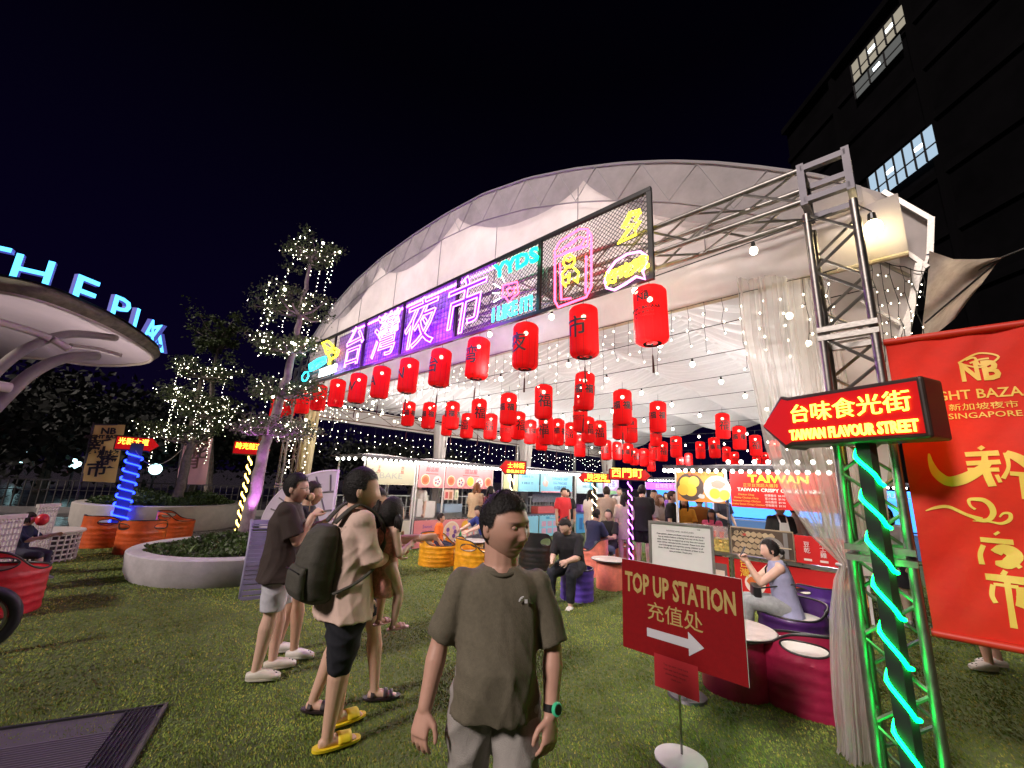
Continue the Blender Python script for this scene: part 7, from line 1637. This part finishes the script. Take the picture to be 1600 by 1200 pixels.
# ---- second man mostly hidden behind him, black top
p = gp(432, 1035)
I = person('man in black tee hidden behind the eating man, holding a cup, white spotted trainers', (p.x+.02, p.y+.10), facing(75), 1.60, voxel=.010, skin=(.50, .30, .21), shirt=(.012, .012, .015), sleeve=.85, shirt_hem=.14, loose=1.15, pants=(.42, .40, .38), plen=.40, pw=1.1, shoes=(.62, .60, .55), shoe_style='clog', hair='short', hairc=(.03, .02, .015), group='group standing on the left', fingers={'R': .9},
    arms={'R': ((.10, .45, -.9), (-.15, .85, .35)), 'L': ((-.1, .3, -.9), (.2, .9, .3))}, legs={'R': ((0, .16, -1), (0, .05, -1)), 'L': ((0, -.08, -1), (0, -.14, -1))})
J = I['J']['R']; R3 = Matrix.Rotation(facing(75), 3, 'Z'); w_ = R3 @ (J[2]+J[3]*.10)+Vector((p.x+.02, p.y+.10, 0)); tcup = thing('drink_cup', 'clear round lidded drink cup held at the waist of the hidden man', 'cup', tuple(w_)); c = MB(); c.lathe([(.028, -.08), (.036, .04)], n=18); c.build('cup', mat('cup_clear', (.5, .45, .42), .2, alpha=.7), tcup, smooth=True); c = MB(); c.lathe([(.038, .04), (.038, .05), (.02, .07)], n=18); c.build('lid', M['white'], tcup)
# ---- man with the backpack carrying the girl
p = gp(497, 1172); BP = (p.x+.02, p.y+.06); azb = 48
I = person('man in pale pink tee, black shorts and yellow slides carrying a little girl', BP, facing(azb), 1.70, headk=1.28, voxel=.0065, detail=1, skin=(.62, .39, .28), girth=1.10, shirt=mat('pink_cloth', (.68, .50, .42), .85, nz=(30, .06), bump=(220, .3)), sleeve=1.0, shirt_hem=.21, loose=1.16, shirt_w=1.22, pants=mat('black_short_cloth', (.010, .011, .018), .85, nz=(20, .2)), plen=.60, pw=1.25, shoes=(.80, .60, .02), shoe_style='slide', hair='short', hyaw=R(-22), group='group standing on the left', fingers={'R': .8}, foldamp=.011,
    arms={'R': ((.20, .30, -1), (-.50, .95, .10)), 'L': ((-.15, .55, -.75), (.45, .85, -.05))}, legs={'R': ((0, -.02, -1), (0, -.06, -1)), 'L': ((-.02, .22, -1), (0, .02, -1)), 'footR': (.10, 1, 0), 'footL': (-.05, 1, 0)})
IB = I; R3b = Matrix.Rotation(facing(azb), 3, 'Z')
def toW(I, R3_, pos, v): w = R3_ @ v; return Vector((w.x+pos[0], w.y+pos[1], w.z))
bpk = thing('backpack', 'large olive grey backpack worn by the man in the pale pink tee', 'backpack', (BP[0], BP[1], 0), facing(azb)); S_ = I['S']; k = I['k']
c = MB(); c.loft([(S_(-.10, 0, -.20), I['rx']*.10, I['ry']*.06), (S_(-.06, 0, -.225), I['rx']*.165, I['ry']*.105), (S_(.05, 0, -.235), I['rx']*.172, I['ry']*.115), (S_(.20, 0, -.225), I['rx']*.165, I['ry']*.105), (S_(.33, 0, -.205), I['rx']*.15, I['ry']*.085), (S_(.39, 0, -.185), I['rx']*.10, I['ry']*.05)], 26, 3.0)
bm2 = remesh(c, .009, 3); folds(bm2, .0028, 3, 0); bgm = mat('backpack_cloth', (.060, .056, .044), .8, nz=(25, .25), bump=(150, .4)); bm2.materials.clear(); bm2.materials.append(bgm); ob('pack_body', bm2, bpk)
c = MB(); c.loft([(S_(-.05, .02, -.325), I['rx']*.125, I['ry']*.03), (S_(.0, .02, -.345), I['rx']*.135, I['ry']*.035), (S_(.10, .02, -.345), I['rx']*.13, I['ry']*.035), (S_(.14, .02, -.33), I['rx']*.12, I['ry']*.022)], 20, 3.2); bm2 = remesh(c, .009, 2); bm2.materials.clear(); bm2.materials.append(bgm); ob('front_pocket', bm2, bpk)
c = MB(); c.tube([S_(.115, -.10, -.380), S_(.12, 0, -.384), S_(.115, .14, -.376)], .004, 5); c.build('zip', M['black'], bpk)
for s in (-1, 1):
    L1 = [S_(.40, s*.07, -.16), S_(.505, s*.095, -.06), S_(.515, s*.10, .02), S_(.42, s*.125, .145), S_(.28, s*.155, .165), S_(.14, s*.205, .11), S_(.04, s*.215, -.02), S_(-.03, s*.17, -.17)]
    pts = []; 
    for i in range(len(L1)-1):
        p0, p1, p2, p3 = L1[max(0, i-1)], L1[i], L1[i+1], L1[min(len(L1)-1, i+2)]
        for q in range(5): f = q/5; pts.append(.5*((2*p1)+(-p0+p2)*f+(2*p0-5*p1+4*p2-p3)*f*f+(-p0+3*p1-3*p2+p3)*f**3))
    V = []; F = []
    for i, q in enumerate(pts):
        w2 = .030 if i < 22 else .012; out = (q-S_(.25, 0, 0)); out = out.normalized(); q2 = q+out*.012; V += [q2-I['rx']*w2, q2+I['rx']*w2]
        if i: F.append((2*i-2, 2*i-1, 2*i+1, 2*i))
    o = ob('shoulder_strap', new_mesh('shoulder_strap', V, F, bgm, True), bpk); md = o.modifiers.new('s', 'SOLIDIFY'); md.thickness = .012
# back print on the shirt
c = MB(); nb__ = (I['rx']*.78-I['ry']*.62).normalized(); tx_ = (I['rx']*.62+I['ry']*.78).normalized()
for tx, z_, s_ in (('CA', .36, .075), ('Re', .29, .075)): V, F = text_geo(tx, s_, .002, -.001); c.add([S_(z_+y, .135, -.088)+tx_*x+nb__*.012 for x, y, z in V], F)
o = c.build('back_print', mat('print_cream', (.72, .64, .55), .7), I['t'])
# ---- little girl in his arms
gpos = Vector((BP[0], BP[1], 0))+R3b @ Vector((.12, .22, 0)); azg = 42
IG = person('little girl in pink patterned dress with two bunches, carried in the man\'s arms', (gpos.x, gpos.y, .0), facing(azg), .95, voxel=.0065, fem=2, skin=(.66, .43, .33), seat=1.0, legk=.80, girth=1.15, headk=1.75, dress=(mat('girl_dress', (.62, .27, .22), .85, nz=(45, .45)), .36, .19), sleeve=.0, shoes=(.62, .36, .40), shoe_style='sandal', hair='pony', hairlen=.13, hyaw=R(15), arms={'R': ((.25, .15, -1), (-.35, .75, .30)), 'L': ((-.4, .5, -.5), (-.3, .8, .2))}, legs={'R': ((.16, .42, -.88), (.02, -.12, -1)), 'L': ((-.16, .30, -.92), (.0, .0, -1))}, foldamp=.004, name='girl')
# ---- woman behind pointing right
p = gp(545, 1108)
azw = 82
IW = person('woman with long black hair and pink top pointing to the right behind the man', (p.x-.02, p.y+.0), facing(azw), 1.60, headk=1.15, voxel=.0075, fem=1, skin=(.64, .41, .31), shirt=(.60, .28, .38), sleeve=.75, shirt_hem=.10, loose=1.08, pants=(.02, .02, .028), plen=.34, pw=1.05, shoes=(.02, .012, .014), shoe_style='sandal', hair='long', hairlen=.34, group='group standing on the left', fingers={'L': .2},
    arms={'L': ((-.20, .80, -.42), (.18, .96, .14)), 'R': ((.12, .1, -1), (0, .3, -1))}, legs={'L': ((0, .35, -1), (0, .12, -1)), 'R': ((0, -.28, -1), (0, -.30, -1))})
J = IW['J']['L']; c = MB(); a1 = J[5].orthogonal().normalized(); a2 = J[5].cross(a1); wc_ = J[2]-J[5]*.03; c.loft([(wc_-J[5]*.008, a1*.030, a2*.029), (wc_+J[5]*.008, a1*.030, a2*.029)], 18, 2); c.build('wristband', M['white'], IW['t'], smooth=40)

# ---- seated and standing people further in
def seated(label, pos, az, seat, **kw):
    lg = kw.pop('legs', {'R': ((.10, .95, -.10), (0, .08, -1)), 'L': ((-.12, .95, -.10), (0, -.05, -1))}); return person(label, pos, facing(az), seat=seat, legs=lg, **kw)
p = gp(688, 888); PB = (p.x-.13, p.y+.28)
seated('boy in orange tee and dark shorts sitting in a yellow drum chair facing right', PB, 82, .33, h=1.30, voxel=.010, skin=SK2, shirt=(.80, .16, .02), sleeve=.7, shirt_hem=.08, pants=(.02, .02, .05), plen=.42, shoes=(.02, .02, .02), shoe_style='shoe', hair='short', hairc=(.02, .012, .01), arms={'R': ((.1, -.15, -1), (.0, .55, -.6)), 'L': ((-.1, .1, -1), (0, .6, -.5))}, legs={'R': ((.08, .9, -.25), (0, .30, -1)), 'L': ((-.1, .95, -.2), (0, .45, -1))})
p = gp(757, 880)
seated('young man in royal blue polo bending over a yellow drum table', (p.x-.02, p.y+.35), 235, .36, h=1.62, voxel=.010, skin=SK1, shirt=(.025, .04, .22), sleeve=.8, shirt_hem=.08, pants=(.05, .05, .06), plen=.9, shoes=(.3, .3, .3), hair='short', hpitch=-.45, lean=.35, arms={'R': ((.15, .75, -.55), (-.1, .85, -.35)), 'L': ((-.15, .75, -.55), (.1, .85, -.3))})
p = gp(884, 945)
IP = seated('man in black tee and white shoes looking down, seated on the violet drum', (p.x+.12, p.y+.20), 212, .40, h=1.70, voxel=.009, detail=1, skin=SK1, girth=1.15, shirt=(.011, .011, .013), sleeve=.95, shirt_hem=.08, loose=1.08, pants=(.012, .014, .022), plen=.95, pw=1.1, shoes=(.72, .70, .66), hair='short', hpitch=-.5, hyaw=R(-12), lean=.42, arms={'R': ((.05, .35, -.9), (-.35, .85, -.25)), 'L': ((-.1, .45, -.85), (.25, .9, -.1))}, legs={'R': ((.10, .93, -.18), (0, .05, -1)), 'L': ((-.14, .95, -.12), (.05, -.10, -1))})
glasses(IP)
p = gp(930, 903)
seated('man in navy tee and jeans seated on a salmon drum, back turned', (p.x+.0, p.y+.28), 50, .42, h=1.62, voxel=.012, detail=0, skin=SK2, shirt=(.022, .026, .085), sleeve=.85, shirt_hem=.08, pants=(.07, .10, .15), plen=.93, shoes=(.03, .03, .03), hair='short', lean=.18, arms={'R': ((.1, .5, -.85), (-.1, .9, -.1)), 'L': ((-.1, .5, -.85), (0, .9, 0))}, legs={'R': ((.25, .92, -.15), (0, .12, -1)), 'L': ((-.1, .95, -.12), (0, .1, -1))})
seated('woman in black tee seated facing the man in navy, hair tied back', (p.x+.50, p.y+.85), 222, .40, h=1.60, voxel=.012, detail=1, fem=1, skin=SK1, shirt=(.012, .012, .014), sleeve=.8, shirt_hem=.08, pants=(.015, .015, .018), plen=.92, shoes=(.03, .03, .03), hair='bun', lean=.12, hyaw=R(12), arms={'R': ((.05, .45, -.85), (-.1, .95, -.1)), 'L': ((-.1, .4, -.85), (.15, .95, -.1))}, legs={'R': ((.1, .95, -.1), (0, .12, -1)), 'L': ((-.15, .95, -.1), (0, .2, -1))})
p = gp(978, 892)
person('woman with long black hair in an oversized beige tee dress seen from behind', (p.x, p.y+.05), facing(12), 1.56, voxel=.011, fem=1, skin=SK3, dress=((.50, .45, .38), .30, .22), sleeve=.95, hair='long', hairlen=.36, shoes=(.6, .58, .55), detail=0, arms={'R': ((.25, .1, -1), (-.1, .5, -.5))})
p = gp(1006, 894)
person('tall man in black tee and black shorts standing with his back to the camera', (p.x+.02, p.y+.05), facing(18), 1.75, voxel=.011, skin=SK3, girth=1.08, shirt=(.012, .012, .014), sleeve=.95, shirt_hem=.18, loose=1.15, pants=(.010, .010, .012), plen=.46, pw=1.1, shoes=(.03, .03, .03), hair='short', detail=0)
p = gp(893, 862)
person('woman in black tee and pale shorts standing with her hand at her face', (p.x-.1, p.y+.2), facing(190), 1.55, voxel=.012, fem=1, skin=SK1, shirt=(.012, .012, .013), sleeve=.8, shirt_hem=.10, loose=1.15, pants=(.52, .50, .50), plen=.36, pw=1.15, shoes=(.3, .3, .3), hair='bob', hairlen=.06, detail=1, arms={'R': ((.15, .35, -.9), (-.35, .30, .9)), 'L': ((-.2, 0, -1), (-.05, .2, -1))})
def at0(x, y, d): q = at(x, y, d); return (q.x, q.y)
pp_ = [
 ('person in a red top partly hidden behind the woman in black by the blue stall', 880, 10.9, 150, 1.60, dict(shirt=(.65, .03, .04), pants=(.05, .05, .06), hair='short', skin=SK1)),
 ('man in pale grey brown tee and dark trousers standing with his back to the camera', 948, 10.3, 10, 1.68, dict(shirt=(.42, .33, .27), pants=(.015, .015, .02), hair='short', hairc=(.03, .02, .015), skin=SK1, loose=1.1)),
 ('woman in white top with dark hair standing beside the candy striped post', 922, 10.8, 60, 1.58, dict(shirt=(.62, .58, .54), pants=(.4, .38, .36), hair='long', skin=SK3, fem=1)),
 ('woman in cream top with wavy brown hair standing at the pink stall', 744, 10.6, 25, 1.62, dict(shirt=(.62, .46, .28), pants=(.5, .48, .46), hair='long', hairc=(.22, .08, .03), skin=SK3, fem=1)),
 ('woman with long dark hair in maroon top beside the cream top woman', 765, 10.3, 60, 1.56, dict(shirt=(.16, .02, .04), pants=(.015, .015, .015), hair='long', hairlen=.42, skin=SK3, fem=1)),
 ('young man in black tee looking right behind the notice stand', 1048, 9.4, 120, 1.66, dict(shirt=(.012, .012, .014), pants=(.03, .03, .04), hair='short', hairc=(.05, .03, .02), skin=SK1)),
 ('woman with long light brown hair beside the young man in black', 1029, 9.9, 150, 1.56, dict(shirt=(.35, .3, .3), pants=(.05, .05, .06), hair='long', hairc=(.20, .10, .05), skin=SK3, fem=1)),
 ('man in grey tee half hidden behind the tall man in black', 1022, 10.6, 200, 1.66, dict(shirt=(.3, .3, .32), pants=(.05, .05, .06), hair='short', skin=SK2)),
 ('woman in yellow top beyond the glass case of the red stall', 1068, 9.6, 200, 1.55, dict(shirt=(.80, .42, .04), pants=(.1, .1, .1), hair='long', skin=SK2, fem=1)),
 ('person in mustard brown top beyond the red stall counter', 1092, 9.8, 20, 1.60, dict(shirt=(.40, .17, .03), pants=(.1, .1, .1), hair='short', skin=SK1)),
 ('child with dark hair in pink beyond the red stall counter', 1110, 9.2, 210, 1.35, dict(shirt=(.7, .12, .25), pants=(.1, .1, .3), hair='bob', skin=SK2, fem=1)),
 ('stall cook in black top with white apron behind the menu board', 1215, 8.5, 190, 1.58, dict(shirt=(.014, .014, .015), pants=(.03, .03, .03), hair='bun', skin=SK1, fem=1)),
 ('stall helper in white tee turned away beside the cook', 1238, 8.9, 60, 1.56, dict(shirt=(.62, .60, .56), pants=(.03, .03, .03), hair='short', skin=SK1)),
 ('stall worker in white cap and white top behind the pink counter', 655, 11.25, 200, 1.62, dict(shirt=(.66, .63, .58), pants=(.2, .2, .2), hair='short', skin=SK1)),
 ('woman in violet top far away in the blue light', 1040, 14.5, 180, 1.58, dict(shirt=(.25, .1, .5), pants=(.05, .05, .1), hair='long', skin=SK1, fem=1)),
 ('distant man in dark tee walking near the blue stalls', 1128, 12.5, 170, 1.68, dict(shirt=(.03, .03, .05), pants=(.05, .05, .08), hair='short', skin=SK1)),
 ('distant man in white tee between the standing couple and the far stall', 968, 13.4, 200, 1.66, dict(shirt=(.55, .5, .5), pants=(.05, .05, .06), hair='short', skin=SK1)),
]
ghosts = {}
for lab, x, d_, az, hh_, kw in pp_:
    fm_ = kw.get('fem', 0); kw.setdefault('loose', 1.08); nm = 'person'
    arms_ = {'R': ((.15, .25, -1), (-.2, .8, -.2)), 'L': ((-.15, .1, -1), (.1, .6, -.7))} if sum(map(ord, lab)) % 2 else None
    I = person(lab, at0(x, 770, d_), facing(az), hh_, voxel=.013, detail=0, sleeve=.8, shirt_hem=.12, plen=.93, shoes=(.05, .05, .05), arms=arms_, **kw)
    if 'cap' in lab: c = MB(); c.lathe([(.10, 0), (.10, .05), (.02, .09)], n=16); c.lathe([(.10, 0), (.15, -.01)], n=16, cap=False); c = MB().add([Vector(v)+I['headc']+Vector((0, 0, .05)) for v in c.V], c.F); c.build('cap', M['white'], I['t'])
    if 'apron' in lab:
        c = MB(); S_ = I['S']; c.add([S_(.38, -.07, .135), S_(.38, .07, .135), S_(-.1, .13, .16), S_(-.1, -.13, .16)], [(0, 1, 2, 3)]); 
        for s in (-1, 1): c.tube([S_(.38, s*.06, .135), S_(.50, s*.07, .06), S_(.51, s*.06, -.02)], .012, 5)
        c.build('apron', M['white'], I['t'], kind='stuff')
# seated woman with the phone
WP = gp(1262, 1040); WP = (WP.x+.06, WP.y+.34)
IS = seated('woman in sleeveless lilac top and pale jeans sitting and looking at her phone', WP, -68, .36, h=1.62, voxel=.007, detail=1, fem=1, skin=(.66, .44, .33), girth=.95, shirt=mat('lilac_cloth', (.33, .35, .52), .8, nz=(20, .08)), sleeve=0, shirt_hem=.12, loose=1.16, pants=mat('pale_denim', (.30, .33, .33), .85, nz=(14, .25)), plen=.95, pw=1.12, shoes=(.3, .25, .22), hair='bun', hairc=(.012, .009, .009), hpitch=-.22, lean=.16, foldamp=.0045, fingers={'R': .8, 'L': .8},
    arms={'R': ((-.05, .72, -.62), (-.22, .42, .85)), 'L': ((.05, .70, -.62), (.20, .50, .85))}, legs={'R': ((.10, .97, .02), (0, .05, -1)), 'L': ((-.10, .97, .05), (0, .10, -1))})
R3 = Matrix.Rotation(facing(-68), 3, 'Z'); hm_ = (IS['J']['R'][2]+IS['J']['L'][2])/2+Vector((0, .045, .10)); w_ = toW(IS, R3, WP, hm_)
ph_ = thing('mobile_phone', 'mobile phone with lit screen in the hands of the seated woman', 'phone', tuple(w_), facing(-68)); c = MB(); q_ = Matrix.Rotation(.45, 3, 'X'); c.box((0, 0, 0), (.074, .009, .15), q_); c.build('phone_body', M['black'], ph_); c = MB(); c.box(q_ @ Vector((0, -.0055, 0)), (.066, .001, .14), q_); c.build('screen', glow('screen_glow', (.7, .8, 1), 1.2), ph_)
hb_ = thing('handbag', 'black crossbody handbag resting on the lap of the seated woman', 'bag', (WP[0], WP[1], 0), facing(-68)); S_ = IS['S']; bc = IS['pel']+Vector((0, .30, .11))
c = MB(); c.loft([(bc+Vector((0, 0, -.045)), Vector((.15, 0, 0)), Vector((0, .05, 0))), (bc+Vector((0, 0, .06)), Vector((.155, 0, 0)), Vector((0, .045, 0)))], 24, 4); bg_ = c.build('bag_body', mat('bag_leather', (.012, .012, .014), .35), hb_, smooth=35)
c = MB(); c.tube([bc+Vector((.14, 0, .05)), S_(.2, .15, .14), S_(.40, .09, .12), S_(.50, .0, .05), S_(.47, -.06, -.10), S_(.25, -.15, -.12), bc+Vector((-.14, 0, .05))], .009, 6); c.build('strap', M['black'], hb_, smooth=True)
# person in pale crocs behind the banner, person behind the curtain
p = gp(1545, 1052)
person('person in white clogs mostly hidden behind the red banner', (p.x+.1, p.y+.06), facing(-78), 1.66, voxel=.010, skin=(.52, .30, .22), shirt=(.45, .40, .40), sleeve=.8, pants=(.10, .10, .12), plen=.42, shoes=(.60, .55, .50), shoe_style='clog', hair='short', legs={'L': ((0, .25, -1), (0, -.08, -1)), 'R': ((0, -.12, -1), (0, -.22, -1))})
p = gp(1415, 985)
person('woman in dark skirt seen behind the truss tower and clear curtain', (p.x+.15, p.y+.2), facing(-120), 1.58, voxel=.011, fem=1, skin=SK3, shirt=(.45, .42, .42), sleeve=.7, dress=None, pants=(.02, .02, .025), plen=.48, pw=1.2, shoes=(.5, .48, .45), hair='long', hairlen=.25, arms={'R': ((.1, .3, -.9), (-.2, .6, .7))})
# child on the left in navy with a red toy
p = at(28, 860, 9.0); p.z = 0
I = seated('child in navy top sitting between the white lattice chairs at the left', (p.x, p.y), 70, .38, h=1.15, voxel=.012, detail=0, skin=SK1, shirt=(.012, .016, .05), sleeve=1.0, shirt_hem=.05, pants=(.03, .03, .05), plen=.9, shoes=(.3, .3, .3), hair='bob', hairc=(.02, .015, .012), hairlen=.05, arms={'R': ((.1, .6, -.6), (0, .9, .3)), 'L': ((-.1, .6, -.6), (0, .9, .3))})
q = at(66, 812, 8.9); tb_ = thing('red_balloon', 'small red balloon like toy held by the child at the left', 'toy', tuple(q)); c = MB(); c.ell((0, 0, 0), (.07, .07, .08), 16, 12); c.build('toy_body', mat('toy_red', (.6, .03, .04), .3), tb_, smooth=True); c = MB(); c.tube([(0, 0, -.12), (.02, 0, -.3)], .006, 5); c.build('stick', M['white'], tb_)
# bottle and tissue on the yellow table
p = gp(706, 858, .47); b_ = thing('bottle', 'small green bottle standing on the yellow drum table', 'bottle', (tpy.x-.22, tpy.y, .485)); c = MB(); c.lathe([(.03, 0), (.032, .1), (.012, .16), (.012, .2)], n=14); c.build('bottle_glass', mat('bottle_green', (.03, .20, .06), .2), b_, smooth=True); c = MB(); c.lathe([(.014, .2), (.014, .22)], n=10); c.build('cap', M['white'], b_)
